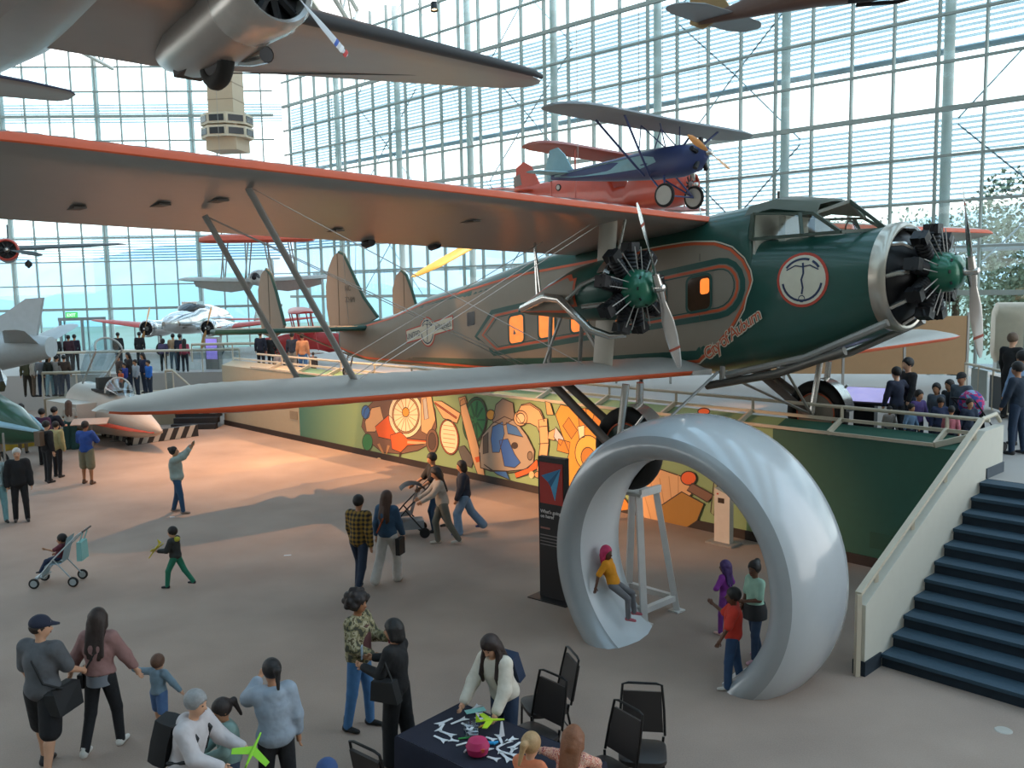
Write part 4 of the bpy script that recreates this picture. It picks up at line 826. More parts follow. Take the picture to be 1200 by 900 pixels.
for s in (-1, 1):
    wg([(.5, 1.6, 3.0, EZ-.6), (3.0, 1.4, 2.6, EZ-.5), (3.1, 1.4, 2.6, EZ-.5)], s, .14).build('wing_root', M_CHR, el); wg([(3.1, 1.4, 2.6, EZ-.5), (7, .6, 1.5, EZ-.1), (8.1, .2, .8, EZ+.0), (8.35, 0, .35, EZ+.02)], s, .13).build('wing', M_RDW, el)
    body([(2.6, .5, EZ-.95, EZ+.05), (1, .55, EZ-1.05, EZ+.05), (-1.2, .2, EZ-.8, EZ-.4)], 18).xf(Matrix.Translation((0, 2.2*s, 0))).build('nacelle', M_CHR, el)
    radial(el, (2.7, 2.2*s, EZ-.45), .58, M_CHR, pr=1.45, spin=-18, mp=mat('prop_bronze', '#b98a5a', .3, .4)); wheel(el, (1.4, 2.2*s, .42), .42, .22); MB().tube([(1.4, 2.2*s, .5), (1.2, 2.2*s, EZ-.8)], .08, 8).build('gear_leg', M_STRUT, el)
    vfin(el, [(-3.7, EZ-.3), (-4.2, EZ+.8), (-4.6, EZ+.9), (-4.9, EZ-.3)], 2.0*s, .1, M_CHR)
wings(el, [(.05, -3.5, 1.4, EZ-.2), (2.8, -3.8, .9, EZ-.2)], M_RDW, 'tailplane', .09)
# --- red and white biplane on the far floor -----------------------------------------------------------
p = AY(372, 392, 42.); rb = thing('red_white_biplane', 'red and white biplane standing at the far end behind the trimotor tail', 'aeroplane', (p[0], p[1], ZF2), R(195)); M_RW2 = mat('biplane_red', '#a82c2c', .4); M_WW = mat('biplane_white', '#c9c3bb', .5)
body([(2.2, .3, .7, 1.4), (1.4, .42, .6, 1.6), (0, .42, .6, 1.65), (-2.5, .2, .9, 1.4), (-4, .05, 1.05, 1.3)], 16, 3).build('fuselage', M_RW2, rb)
wings(rb, [(0, 1.3, 1.3, 2.55), (3.6, 1.2, 1.2, 2.62), (4.1, .9, .7, 2.64)], M_RW2, 'upper_wing'); wings(rb, [(.4, .9, 1.2, .75), (3.5, .8, 1.1, .9), (3.9, .5, .6, .92)], M_WW, 'lower_wing', .12, M_RW2)
for s in (-1, 1):
    for x in (.9, .1): MB().tube([(x, 2.6*s, .9), (x+.3, 2.7*s, 2.6)], .03, 6).build('strut', M_RW2, rb)
    wheel(rb, (1.3, .75*s, .36), .36, .12); MB().tube([(1.2, .3*s, .7), (1.3, .7*s, .36)], .03, 6).build('gear_leg', M_RW2, rb); MB().tube([(.8, .35*s, 1.6), (.9, .5*s, 2.55)], .03, 6).build('strut', M_RW2, rb)
radial(rb, (2.3, 0, 1.05), .42, M_RW2, pr=1.1); wings(rb, [(.05, -3, .9, 1.2), (1.4, -3.3, .6, 1.2)], M_WW, 'tailplane', .08); vfin(rb, [(-3, 1.3), (-3.7, 2.1), (-4.2, 2.0), (-4.2, 1.1)], 0, .06, M_RW2)
# --- grey jet with swept tail at left ---------------------------------------------------------------------
p = AY(2, 410, 33.); gj = thing('grey_jet', 'pale grey jet fighter with tall swept tail at the edge of the hall', 'aeroplane', (p[0], p[1], 0), R(176)); M_JG = mat('jet_grey', '#aab0b2', .4, .2); z = float(p[2])
body([(8, .1, z-.3, z), (6, .55, z-.6, z+.4), (3, .75, z-.75, z+.8), (0, .75, z-.75, z+.7), (-1.2, .55, z-.5, z+.55), (-1.9, .4, z-.3, z+.45)], 20).build('fuselage', M_JG, gj)
vfin(gj, [(1.4, z+.55), (-.3, z+1.35), (-1.1, z+1.85), (-1.75, z+1.88), (-1.4, z+.5)], 0, .14, M_JG); wings(gj, [(.6, 3.6, 3.4, z-.2), (2.2, 1.8, 2.4, z-.17), (2.4, 1.4, 1.9, z-.17)], M_JG, 'wing', .06); wings(gj, [(.1, -.2, 1.4, z+.1), (1.7, -1.2, .8, z+.75), (1.9, -1.4, .5, z+.8)], M_JG, 'tailplane', .07)
for x, y in ((4.5, 0), (1.2, 1.1), (1.2, -1.1)): wheel(gj, (x, y, .35), .35, .2); MB().tube([(x, y, .4), (x, y*.6, z-.5)], .06, 8).build('gear_leg', M_STRUT, gj)
# --- green nosed aircraft -----------------------------------------------------------------------------------
p = AY(-20, 478, 27.); gn = thing('green_nosed_jet', 'dark green nosed aircraft with faceted black canopy at the edge of the hall', 'aeroplane', (p[0], p[1], 0), R(-22)); z = float(p[2])
body([(2.5, .05, z-.85, z-.75), (2.1, .22, z-.95, z-.45), (1.3, .5, z-1.05, z+.1), (.2, .72, z-1.05, z+.5), (-2, .85, z-1.05, z+.62), (-5, .8, z-.9, z+.5)], 20, 2.4).build('fuselage', mat('jet_green', '#1f4a33', .35, coat=.4), gn)
for s in (-1, 1): MB().tube([(2.35, .12*s, z-.6), (1.3, .50*s, z-.35), (.2, .74*s, z-.1), (-2, .87*s, z)], [.05, .12, .16, .16], 8, flat=.4).build('pale_stripe', mat('stripe_pale', '#8fb0bd', .35, .3), gn)
body([(.9, .12, z+.5, z+.85), (.6, .42, z+.5, z+1.25), (-.6, .5, z+.5, z+1.35), (-.9, .4, z+.5, z+1.1)], 6, 2).build('canopy', mat('canopy_black', '#1c2126', .12, coat=.5), gn, 10)
MB().prism([(-.4, z+.72), (.2, z+.72), (.35, z+.9), (.1, z+1.1), (-.3, z+1.1)], (0, -.47, 0), (1, 0, 0), (0, 0, 1), .03).build('canopy_pane', mat('pane_teal', '#6f8f92', .1), gn, 0)
for x, y in ((.6, 0), (-3, .9), (-3, -.9)): wheel(gn, (x, y, .3), .3, .16); MB().tube([(x, y, .35), (x, y*.7, z-.8)], .05, 8).build('gear_leg', M_STRUT, gn)
# --- white jet with open canopy -------------------------------------------------------------------------------
p = AY(190, 506, 29.); wj = thing('white_jet', 'white and red jet fighter with its glass canopy raised beside the viewing platform', 'aeroplane', (p[0], p[1], 0), R(-43)); M_JW = mat('jet_white', '#b8aca0', .4, noise=.05); M_JR = mat('jet_red', '#b5472a', .45)
z = float(p[2])
fz = body([(.0, .03, z-.04, z+.04), (-.5, .2, z-.2, z+.25), (-1.5, .42, z-.35, z+.62), (-3, .6, z-.45, z+1.0), (-4.6, .72, z-.5, z+1.2), (-5.9, .78, z-.5, z+1.3)], 22).build('fuselage', M_JW, wj)
for s in (-1, 1):
    MB().tube([(-.3, .13*s, z-.04), (-1.5, .42*s, z+.0), (-3, .61*s, z+.05), (-5, .74*s, z+.1)], [.04, .09, .1, .1], 8, flat=.3).build('red_stripe', M_JR, wj)
    MB().loft([[(x, s*y, z+q) for y, q in ((.55, .75), (w, .75), (w, .15), (.55, .15))] for x, w in ((-3.6, 1.25), (-3.9, 1.3), (-5.9, 1.4))]).build('intake', M_JW, wj, 20); MB().box((-3.62, s*.95, z+.45), (.02, .5, .5)).build('intake_mouth', M_BLK, wj, 0)
M_CAN = glass('canopy_clear', (.82, .9, .94), .16)
body([(-2.2, .12, z+.82, z+.9), (-2.6, .36, z+.8, z+1.35), (-3.1, .46, z+.85, z+1.6)], 16).build('windscreen', M_CAN, wj); MB().tube([(-3.1, .46*math.cos(a), z+1.1+.5*math.sin(a)) for a in [math.pi*k/10 for k in range(11)]], .03, 6).build('windscreen_frame', M_SILV, wj)
cn = thing('canopy', None, None); cn.parent = wj; cn.location = (-5.2, 0, z+1.35); cn.rotation_euler = (0, R(-38), 0)
body([(2.0, .44, -.12, .5), (1.2, .52, -.12, .62), (.3, .45, -.12, .5), (0, .3, -.1, .3)], 18).build('canopy_glass', M_CAN, cn)
for y in (-.46, .46): MB().tube([(2.0, y, -.05), (0, y*.8, -.05)], .035, 6).build('canopy_frame', M_SILV, cn)
MB().tube([(2.0, .46*math.cos(a), .48*math.sin(a)) for a in [math.pi*k/10 for k in range(11)]], .035, 6).build('canopy_frame', M_SILV, cn)
MB().box((-4.2, 0, z+1.15), (.25, .5, .8)).build('ejection_seat', mat('seat_dark', '#2d2f2c'), wj, 20); MB().box((-3.7, 0, z+1.1), (1.6, .7, .12)).build('cockpit_tub', M_BLK, wj, 0)
for x, y in ((-2.6, 0), (-5.4, 1.0), (-5.4, -1.0)): wheel(wj, (x, y, .16), .16, .12); MB().tube([(x, y, .2), (x, y*.7, z+.1)], .05, 8).build('gear_leg', M_STRUT, wj)
# --- hanging control-tower model --------------------------------------------------------------------------------
p = AY(268, 178, 44.); tw_ = thing('control_tower', 'beige control tower cab with dark window bands hanging from the roof', 'tower', p, R(-8)); M_BG = mat('tower_beige', '#b9a68c', .6, noise=.04)
k = 44/1055
MB().box((0, 0, 16*k), (36*k, 36*k, 32*k)).build('lower_shaft', M_BG, tw_, 0); MB().box((0, 0, (36*k+20.2-p[2])/2), (30*k, 30*k, 20.2-p[2]-36*k)).build('upper_shaft', M_BG, tw_, 0)
for zz_ in (20, 34):
    oc = [(29*k*math.cos(R(22.5+45*j)), 29*k*math.sin(R(22.5+45*j))) for j in range(8)]; MB().prism(oc, (0, 0, (zz_-6)*k), (1, 0, 0), (0, 1, 0), 12*k).build('deck', mat('tower_white', '#c9bda6', .6), tw_, 0)
    for j in range(8):
        a, b = Vector((*oc[j], 0)), Vector((*oc[(j+1) % 8], 0)); MB().beam(a.lerp(b, .12)*1.008+Vector((0, 0, (zz_)*k)), a.lerp(b, .88)*1.008+Vector((0, 0, zz_*k)), .04, 7*k).build('window_band', mat('tower_glass', '#23252a', .15), tw_, 0)
for zz_ in (56, 74): MB().box((0, 0, zz_*k), (30.5*k, 30.5*k, .04)).build('seam', mat('tower_seam', '#8f7f68'), tw_, 0)
# ================================================================== floor objects
# white engine cowl ring --------------------------------------------------
p0, p1 = G(690, 755), G(870, 818); RC = (p0+p1)/2; RFD = (p1-p0)[:2]; RFD /= np.linalg.norm(RFD); RAX = np.array([-RFD[1], RFD[0]])
if RAX[1] < 0: RAX = -RAX
RH = 1.32
RM = Matrix(((RAX[0], RFD[0], 0, RC[0]), (RAX[1], RFD[1], 0, RC[1]), (0, 0, 1, 0), (0, 0, 0, 1)))
ring = thing('inlet_ring', 'giant glossy white jet engine inlet ring standing open on the floor', 'engine ring', M=RM)
def ringbody(prof, name, m):
    mb = MB().lathe(prof, 'x', 96, (0, 0, RH)); me = mb.mesh(name, m, 50); bm = bmesh.new(); bm.from_mesh(me)
    bmesh.ops.bisect_plane(bm, geom=bm.verts[:]+bm.edges[:]+bm.faces[:], plane_co=(0, 0, 0), plane_no=(0, 0, 1), clear_inner=True)
    bm.to_mesh(me); bm.free(); return link(name, me, ring)
RP = [(.18, 1.58), (.05, 1.63), (-.02, 1.73), (-.02, 1.83), (.04, 1.93), (.18, 2.03), (.45, 2.10), (.8, 2.13), (1.1, 2.12), (1.22, 2.10), (1.25, 2.06)]
RI = [(1.25, 2.06), (1.2, 1.66), (.9, 1.58), (.6, 1.55), (.35, 1.56), (.18, 1.58)]
M_GLOSS = mat('gloss_white', '#b2b7ba', .2, noise=.03, coat=.4); M_LIP = mat('lip_grey', '#a2a6a8', .25, .2, noise=.04)
ringbody(RP[4:], 'outer_skin', M_GLOSS); ringbody(RP[:5], 'lip', M_LIP); ringbody(RI, 'inner_liner', mat('liner_white', '#c9ced0', .3, noise=.03))
# trestle under the wheel -----------------------------------------------------
tc_ = Vector((1.95, 14.18, 0)); tz = math.atan2(-WD[0]*0+WD[1], WD[0])
tr = thing('wheel_trestle', 'tall white steel trestle carrying the wheel of the trimotor biplane', 'stand', tc_, tz)
M_TW = mat('trestle_white', '#c6c4c0', .45)
TH = 2.02
for sx_ in (-1, 1):
    for sy_ in (-1, 1): MB().beam((sx_*.50, sy_*.42, .03), (sx_*.24, sy_*.22, TH-.05), .10, .10).build('leg', M_TW, tr, 0); MB().box((sx_*.50, sy_*.42, .012), (.2, .2, .024)).build('foot', M_TW, tr, 0)
    MB().beam((sx_*.47, -.40, .22), (sx_*.47, .40, .22), .09, .09).build('rail', M_TW, tr, 0)
for sy_ in (-1, 1): MB().beam((-.47, sy_*.40, .22), (.47, sy_*.40, .22), .09, .09).build('rail', M_TW, tr, 0)
MB().box((0, 0, TH-.03), (.62, .52, .05)).build('top_plate', M_TW, tr, 0)
for sx_ in (-1, 1): MB().box((sx_*.30, 0, TH+.03), (.05, .5, .08)).build('chock', M_TW, tr, 0)
# sign --------------------------------------------------------------------------
a, b = G(634, 697), G(668, 706); sc_ = (a+b)/2; su = Vector((*(b-a)[:2], 0)); SWD = su.length; su.normalize(); sn = Vector((su.y, -su.x, 0))
SHT = 2.42
sg = thing('sign_totem', 'tall black sign totem with a blue paper plane on red beside the ring', 'sign', M=frame(sc_, su, sn.cross(su)) if False else Matrix(((su.x, -sn.x, 0, sc_[0]), (su.y, -sn.y, 0, sc_[1]), (0, 0, 1, 0), (0, 0, 0, 1))))
SWD = .56
MB().box((0, 0, SHT/2+.02), (SWD, .12, SHT)).build('panel', mat('sign_black', '#1b1718', .45), sg, 20); MB().box((0, 0, .01), (SWD+.25, .5, .02)).build('base_plate', mat('sign_black', '#1b1718'), sg, 0)
rd_ = MB().box((0, -.065, SHT-.42), (SWD-.08, .012, .70)).build('red_square', mat('sign_red', '#a8281d', .5), sg, 0)
M_PB, M_PB2, M_PB3 = mat('paper_blue', '#2f7fae', .5), mat('paper_blue_dark', '#1f5f88', .5), mat('paper_blue_light', '#4a9cc6', .5)
q = lambda x, z: (x, z+SHT-.42)
for nm, P, m in (('paper_plane', [(-.2, .12), (.2, .27), (-.06, .02)], M_PB), ('paper_plane', [(-.06, .02), (.2, .27), (.0, -.06)], M_PB2), ('paper_plane', [(.0, -.06), (.2, .27), (.08, -.28)], M_PB3)):
    MB().prism([q(*p) for p in P], (0, -.072, 0), (1, 0, 0), (0, 0, 1), .004).build(nm, m, rd_, 0)
M_TXT = mat('sign_text', '#cfc9c6', .6)
SM = lambda x, z: Matrix.Translation((x, -.064, z))@Matrix.Rotation(R(90), 4, 'X')
text('lettering', "What's going\non here?", M_TXT, sg, SM(-.24, SHT-.94), .082, th=.002, bold=.001)
MB().box((-.14, -.066, SHT-1.2), (.2, .006, .03)).build('print_line', mat('sign_text_dim', '#8a5a50'), sg, 0)
for k_ in range(4): MB().box((-.02-(.04 if k_ == 3 else 0), -.066, SHT-1.32-.055*k_), (.46-(.08 if k_ == 3 else 0), .006, .014)).build('print_line', mat('sign_text_dim2', '#77706e'), sg, 0)
# white info pedestal -------------------------------------------------------------
pc = G(848, 637); an = math.atan2(WD[1], WD[0])
pd = thing('info_pedestal', 'slim white information pedestal with a small screen by the mural', 'pedestal', pc, an)
MB().box((0, 0, .02), (.62, .4, .04)).build('base_plate', mat('ped_grey', '#8d8a86'), pd, 0)
mb = MB(); mb.prism([(-.18, .04), (.18, .04), (.18, 1.02), (-.18, 1.14)], (0, .07, 0), (1, 0, 0), (0, 0, 1), .14); mb.build('body', mat('ped_white', '#c8c2b8', .5), pd, 0)
MB().box((-.02, -.075, .9), (.14, .01, .10)).build('screen', mat('ped_screen', '#3a2c22', .3), pd, 0)
MB().box((-.1, -.075, 1.03), (.04, .01, .03)).build('button', M_RED, pd, 0)
# mural ------------------------------------------------------------------------------
MUR = tag(thing('mural', 'colourful cartoon mural of aircraft engines, propellers, wheels and a helicopter on the green wall', 'mural'))
MC = {}
def mm(c):
    if c not in MC: MC[c] = mat('mural_'+c[1:], c, .6, noise=.04)
    return MC[c]
_k = [0]
def mpoly(pts, col, name='shape', parent=None):
    _k[0] += 1; P = [WPX(*p) for p in pts]; e = .004+.0012*_k[0]*.2
    w = PW(0, 0, -e-.004); mb = MB(); mb.prism([(s, z) for s, z in P], (WN[0]*(WK-e-.004), WN[1]*(WK-e-.004), 0), (WD[0], WD[1], 0), (0, 0, 1), .004)
    o = mb.build(name, mm(col), parent or MUR, 0)
    if name not in ('line', 'outline', 'spoke', 'rib', 'strut', 'gauge_mark', 'fan_blade', 'neck', 'plug'):
        xs_ = [q[0] for q in pts]; ys_ = [q[1] for q in pts]
        if max(max(xs_)-min(xs_), max(ys_)-min(ys_)) > 9:
            mb = MB(); n = len(P); L = []; cx_ = sum(q[0] for q in P)/n; cz_ = sum(q[1] for q in P)/n
            for i in range(n):
                p_, q_ = P[i-1], P[(i+1) % n]; dx, dz = q_[0]-p_[0], q_[1]-p_[1]; l = math.hypot(dx, dz) or 1; L.append((P[i], (-dz/l*.013, dx/l*.013)))
            V = []; off = WK-e-.0085
            for (s, z), (ns, nz) in L:
                for k in (1, -1): a_ = s+ns*k; V.append((WD[0]*a_+WN[0]*off, WD[1]*a_+WN[1]*off, z+nz*k))
            mb.add(V, [(2*i, 2*i+1, 2*((i+1) % n)+1, 2*((i+1) % n)) for i in range(n)]).build('outline', mm(DK), o if parent is None else parent, 0)
    return o
def mell(cx, cy, rx, ry, col, name='shape', parent=None, rot=0., n=28, a0=0, a1=360):
    c, s = math.cos(R(rot)), math.sin(R(rot)); P = []
    for k in range(n):
        a = R(a0+(a1-a0)*k/n); x, y = rx*math.cos(a), ry*math.sin(a); P.append((cx+c*x-s*y, cy+s*x+c*y))
    return mpoly(P, col, name, parent)
def mline(p, w, col, name='line', parent=None):
    L = []; Rr = []
    for i, (x, y) in enumerate(p):
        a = p[max(0, i-1)]; b = p[min(len(p)-1, i+1)]; l = math.hypot(b[0]-a[0], b[1]-a[1]) or 1; nx, ny = -(b[1]-a[1])/l*w/2, (b[0]-a[0])/l*w/2
        L.append((x+nx, y+ny)); Rr.append((x-nx, y-ny))
    return mpoly(L+Rr[::-1], col, name, parent)
TAN, DTAN, ORG, BRN, GRN, BLU, GRY, GLD, CRM, DK = '#d9ac7c', '#b98a5c', '#e0622a', '#7a5a48', '#2f7d4c', '#3c6fae', '#a39482', '#d89a3a', '#efdcb6', '#3a2c28'
# E1: landing-wheel cluster
mpoly([(424, 500), (428, 480), (438, 470), (470, 465), (500, 462), (510, 480), (512, 500), (505, 520), (490, 528), (470, 532), (448, 530), (436, 520)], BRN, 'gear_body')
mpoly([(428, 494), (436, 478), (446, 476), (450, 492), (440, 506), (430, 506)], TAN, 'figure'); mell(429, 483, 5, 8, BLU, 'globe'); mell(431, 518, 6, 10, GRN, 'bulb')
mpoly([(440, 500), (456, 486), (470, 500), (462, 516), (444, 512)], ORG, 'cowling')
wh = mell(476, 486, 20, 27, CRM, 'tyre'); mell(476, 486, 16, 22, DTAN, 'rim', wh); mell(476, 486, 14.5, 20, CRM, 'wheel_face', wh)
for k in range(16):
    a = R(k*22.5); mline([(476+3*math.cos(a), 486+4*math.sin(a)), (476+14*math.cos(a), 486+19.5*math.sin(a))], .7, DTAN, 'spoke', wh)
mell(476, 483, 4, 5.5, GLD, 'hub_cap', wh); mpoly([(494, 465), (506, 464), (511, 492), (503, 510), (494, 505)], TAN, 'fork'); mpoly([(496, 468), (500, 466), (503, 490), (498, 492)], '#b9b7b0', 'fork_inner')
mpoly([(458, 510), (470, 506), (478, 514), (500, 516), (500, 520), (478, 522), (470, 530), (460, 526)], ORG, 'guitar_body'); mline([(478, 518), (505, 520)], 3, TAN, 'neck'); mell(507, 517, 7, 14, BRN, 'gear_end'); mell(507, 517, 4.5, 10, '#55433a', 'gear_hole')
mline([(444, 520), (452, 536), (456, 522)], 3, DTAN, 'strut'); mline([(470, 530), (468, 540)], 2, DK, 'strut')
mpoly([(508, 470), (518, 470), (540, 484), (536, 496), (520, 490)], TAN, 'blade_root'); mline([(510, 472), (536, 490)], 1.5, ORG, 'blade_stripe')
# E2: gauge
g_ = mell(527, 512, 11, 21, ORG, 'gauge', rot=-8); mell(527, 512, 9.8, 19.5, CRM, 'gauge_face', g_, -8)
for y in range(-14, 15, 5): mline([(520, 512+y), (534, 512+y+2)], .8, DTAN, 'gauge_mark', g_)
mpoly([(537, 524), (545, 522), (556, 538), (553, 548), (544, 544)], '#5d5a56', 'pod')
# E3: green fan and propeller
fn = mell(557, 492, 14, 27, '#1f5b3c', 'fan', rot=6); mell(558, 492, 12, 24, GRN, 'fan_face', fn, 6)
for k in range(9):
    a = R(k*40); mline([(558+2*math.cos(a), 492+4*math.sin(a)), (558+11*math.cos(a), 492+22*math.sin(a))], 2.2, '#1f5b3c', 'fan_blade', fn)
mpoly([(540, 470), (545, 466), (551, 486), (558, 510), (566, 540), (569, 558), (562, 560), (555, 540), (548, 512), (541, 484)], TAN, 'propeller'); mpoly([(557, 536), (564, 534), (566, 540), (559, 542)], ORG, 'propeller_band'); mpoly([(538, 466), (546, 464), (548, 472), (540, 476)], DTAN, 'propeller_tip')
mell(576, 486, 5, 6, GLD, 'bolt')
# E4: helicopter
hc = mpoly([(564, 548), (562, 528), (566, 510), (578, 496), (592, 488), (606, 494), (618, 510), (627, 528), (626, 542), (616, 550), (596, 552), (576, 551)], GRY, 'helicopter')
mpoly([(578, 494), (582, 474), (590, 467), (602, 472), (604, 490), (592, 498)], '#8d7c6c', 'rotor_mast', hc)
mpoly([(578, 500), (590, 494), (592, 508), (586, 530), (578, 530), (576, 514)], BLU, 'windscreen', hc); mpoly([(594, 495), (606, 500), (614, 512), (596, 508)], BLU, 'windscreen', hc)
mpoly([(586, 516), (596, 514), (604, 532), (611, 542), (604, 548), (592, 546)], '#2f62b4', 'nose_stripe', hc); mpoly([(567, 512), (573, 506), (573, 530), (567, 532)], '#5a5148', 'side_window', hc)
mell(604, 522, 4, 4, DK, 'lamp', hc); mell(622, 534, 3, 5, '#7a6c5e', 'vent', hc)
mline([(563, 530), (564, 548), (576, 552), (598, 554), (618, 551), (627, 541)], 1.2, DK, 'outline', hc); mline([(578, 496), (592, 488), (606, 494), (619, 511), (627, 528)], 1.0, DK, 'outline', hc)
mpoly([(568, 544), (580, 552), (594, 552), (598, 562), (584, 556)], BLU, 'skid'); mpoly([(604, 554), (620, 548), (630, 538), (632, 548), (618, 556), (606, 560)], ORG, 'skid')
# E5: manifold
mf = mpoly([(606, 486), (612, 474), (622, 472), (634, 480), (640, 494), (640, 506), (634, 510), (630, 500), (622, 496), (612, 496)], TAN, 'manifold')
mell(611, 490, 8, 9, TAN, 'flange'); mell(611, 490, 5, 6, '#e8c49a', 'flange_face')
mpoly([(632, 492), (642, 490), (644, 520), (640, 556), (632, 560), (630, 552), (634, 520)], TAN, 'pipe'); mline([(632, 520), (644, 519)], 1, DK, 'outline'); mline([(633, 500), (643, 499)], 1, DK, 'outline')
mpoly([(644, 506), (652, 502), (656, 512), (650, 516), (643, 514)], TAN, 'pipe_end'); mell(632, 556, 5, 4, DTAN, 'pipe_foot'); mline([(612, 475), (622, 474), (633, 481), (639, 494)], 1, DK, 'outline'); mpoly([(652, 500), (662, 514), (658, 522), (650, 512)], '#c9c7d0', 'rod')
# E6: golden engine
ge = mpoly([(652, 486), (658, 474), (676, 478), (700, 480), (712, 500), (716, 540), (712, 570), (690, 590), (670, 580), (660, 560), (668, 530), (660, 510)], GLD, 'engine')
for k in range(6):
    a = R(-170+k*34); mpoly([(690+22*math.cos(a)-5*math.sin(a), 530+30*math.sin(a)+7*math.cos(a)), (690+22*math.cos(a)+5*math.sin(a), 530+30*math.sin(a)-7*math.cos(a)), (690+36*math.cos(a)+5*math.sin(a), 530+52*math.sin(a)-7*math.cos(a)), (690+36*math.cos(a)-5*math.sin(a), 530+52*math.sin(a)+7*math.cos(a))], '#c98430', 'cylinder', ge)
mell(690, 530, 15, 20, '#e9b04e', 'crankcase', ge); mell(690, 535, 8, 11, '#b87a2c', 'hub', ge); mpoly([(678, 500), (686, 498), (686, 512), (680, 514)], CRM, 'plate', ge); mpoly([(640, 470), (646, 472), (650, 486), (642, 486)], '#c9a36a', 'lever')
# E7: right end shapes
mpoly([(700, 560), (716, 560), (742, 596), (720, 600), (704, 590)], '#c98430', 'casing')
mpoly([(742, 562), (770, 548), (806, 560), (812, 578), (790, 602), (774, 616), (756, 608)], TAN, 'wing_section')
for k in range(5): mline([(752+k*11, 560-k*2+4), (764+k*8, 608-k*7)], .9, DTAN, 'rib')
mpoly([(770, 596), (800, 576), (826, 590), (818, 610), (806, 618), (780, 616)], '#a67a34', 'bracket_shape'); mell(808, 560, 9, 8, ORG, 'nose_cone'); mpoly([(812, 566), (838, 580), (830, 588), (806, 574)], BRN, 'arrow'); mpoly([(838, 562), (842, 566), (838, 604), (834, 600)], '#96a078', 'strip')
for (x, y) in ((445, 540), (624, 556)): mell(x, y, 3, 4, '#c8b68a', 'plug')
# bright red oval seen above the ring on the dark wall
mell(826, 482, 7, 4, ORG, 'nose_cone')
# ================================================================== people (one continuous body surface each, clothes and hair as children)
def snets(vol, org, h):
    ins = vol < 0; nx, ny, nz = vol.shape
    c = np.zeros((nx-1, ny-1, nz-1), np.int8); P = np.zeros((nx-1, ny-1, nz-1, 3), np.float32); N = np.zeros((nx-1, ny-1, nz-1), np.float32)
    S = lambda a, i, j, k: a[i:nx-1+i, j:ny-1+j, k:nz-1+k]
    for i in (0, 1):
        for j in (0, 1):
            for k in (0, 1): c += S(ins, i, j, k)
    for ax in range(3):
        for u in (0, 1):
            for v in (0, 1):
                o = [0, 0, 0]; o[(ax+1) % 3] = u; o[(ax+2) % 3] = v; q = list(o); q[ax] = 1
                a, b = S(vol, *o), S(vol, *q); m = (a < 0) != (b < 0); t = np.where(m, a/np.where(m, a-b, 1), 0)
                for d in range(3): P[..., d] += np.where(m, (t if d == ax else o[d]), 0)
                N += m
    act = (c > 0) & (c < 8); idx = -np.ones(c.shape, np.int32); n = int(act.sum()); idx[act] = np.arange(n)
    g = np.argwhere(act); V = (g+P[act]/N[act][:, None])*h+np.array(org); Fc = []
    for ax in range(3):
        b, d = (ax+1) % 3, (ax+2) % 3; sl0 = [slice(None)]*3; sl1 = [slice(None)]*3; sl0[ax] = slice(0, -1); sl1[ax] = slice(1, None)
        A, B = ins[tuple(sl0)], ins[tuple(sl1)]; e = np.argwhere(A != B)
        e = e[(e[:, b] > 0) & (e[:, d] > 0) & (e[:, b] < vol.shape[b]-1) & (e[:, d] < vol.shape[d]-1)]
        if not len(e): continue
        fl = A[tuple(e.T)]; Q = []
        for (p, q) in ((1, 1), (0, 1), (0, 0), (1, 0)):
            w = e.copy(); w[:, b] -= p; w[:, d] -= q; Q.append(idx[tuple(w.T)])
        Q = np.stack(Q, 1); Q[~fl] = Q[~fl][:, ::-1]; Fc.append(Q)
    return V, np.concatenate(Fc) if Fc else np.zeros((0, 4), int)
class SDF:
    def __init__(s): s.p = []; s.lo = np.full(3, 9.); s.hi = np.full(3, -9.)
    def _b(s, c, r): s.lo = np.minimum(s.lo, np.array(c)-r); s.hi = np.maximum(s.hi, np.array(c)+r)
    def cone(s, a, b, ra, rb, k=.02, sq=(1, 1, 1)):
        a = np.array(a, float); b = np.array(b, float); s._b(a, ra); s._b(b, rb); s.p.append(('c', a, b, ra, rb, k)); return s
    def ell(s, c, r, k=.02, rot=None):
        c = np.array(c, float); r = np.array(r, float); s._b(c, max(r)); s.p.append(('e', c, r, rot, 0, k)); return s
    def mesh(s, h, clips=(), cut=()):
        lo = s.lo-2.1*h; hi = s.hi+2.1*h; n = np.ceil((hi-lo)/h).astype(int)+1
        X = np.stack(np.meshgrid(*[lo[i]+h*np.arange(n[i]) for i in range(3)], indexing='ij'), -1).astype(np.float32); D = None
        for t, a, b, ra, rb, k in s.p:
            if t == 'c':
                ba = b-a; L = max(ba@ba, 1e-9); u = np.clip(((X-a.astype(np.float32))@ba.astype(np.float32))/L, 0, 1); q = X-a.astype(np.float32)-u[..., None]*ba.astype(np.float32)
                d = np.sqrt((q*q).sum(-1))-(ra+(rb-ra)*u)
            else:
                q = X-a.astype(np.float32)
                if ra is not None: q = q@ra.astype(np.float32)
                r = b.astype(np.float32); k0 = np.sqrt(((q/r)**2).sum(-1)); k1 = np.sqrt(((q/(r*r))**2).sum(-1))+1e-6; d = k0*(k0-1)/k1
            if D is None: D = d
            else: w = np.clip(.5+.5*(D-d)/k, 0, 1); D = D*(1-w)+d*w-k*w*(1-w)
        for (pt, nm) in clips: D = np.maximum(D, (X-np.array(pt, np.float32))@np.array(nm, np.float32))
        for (c, r) in cut: D = np.maximum(D, -(np.sqrt((((X-np.array(c, np.float32))/np.array(r, np.float32))**2).sum(-1))-1)*min(r))
        return snets(D, lo, h)
def vdir(f, a, s): f, a = R(f), R(a); return np.array([math.sin(f)*math.cos(a), s*math.sin(a), -math.cos(f)*math.cos(a)])
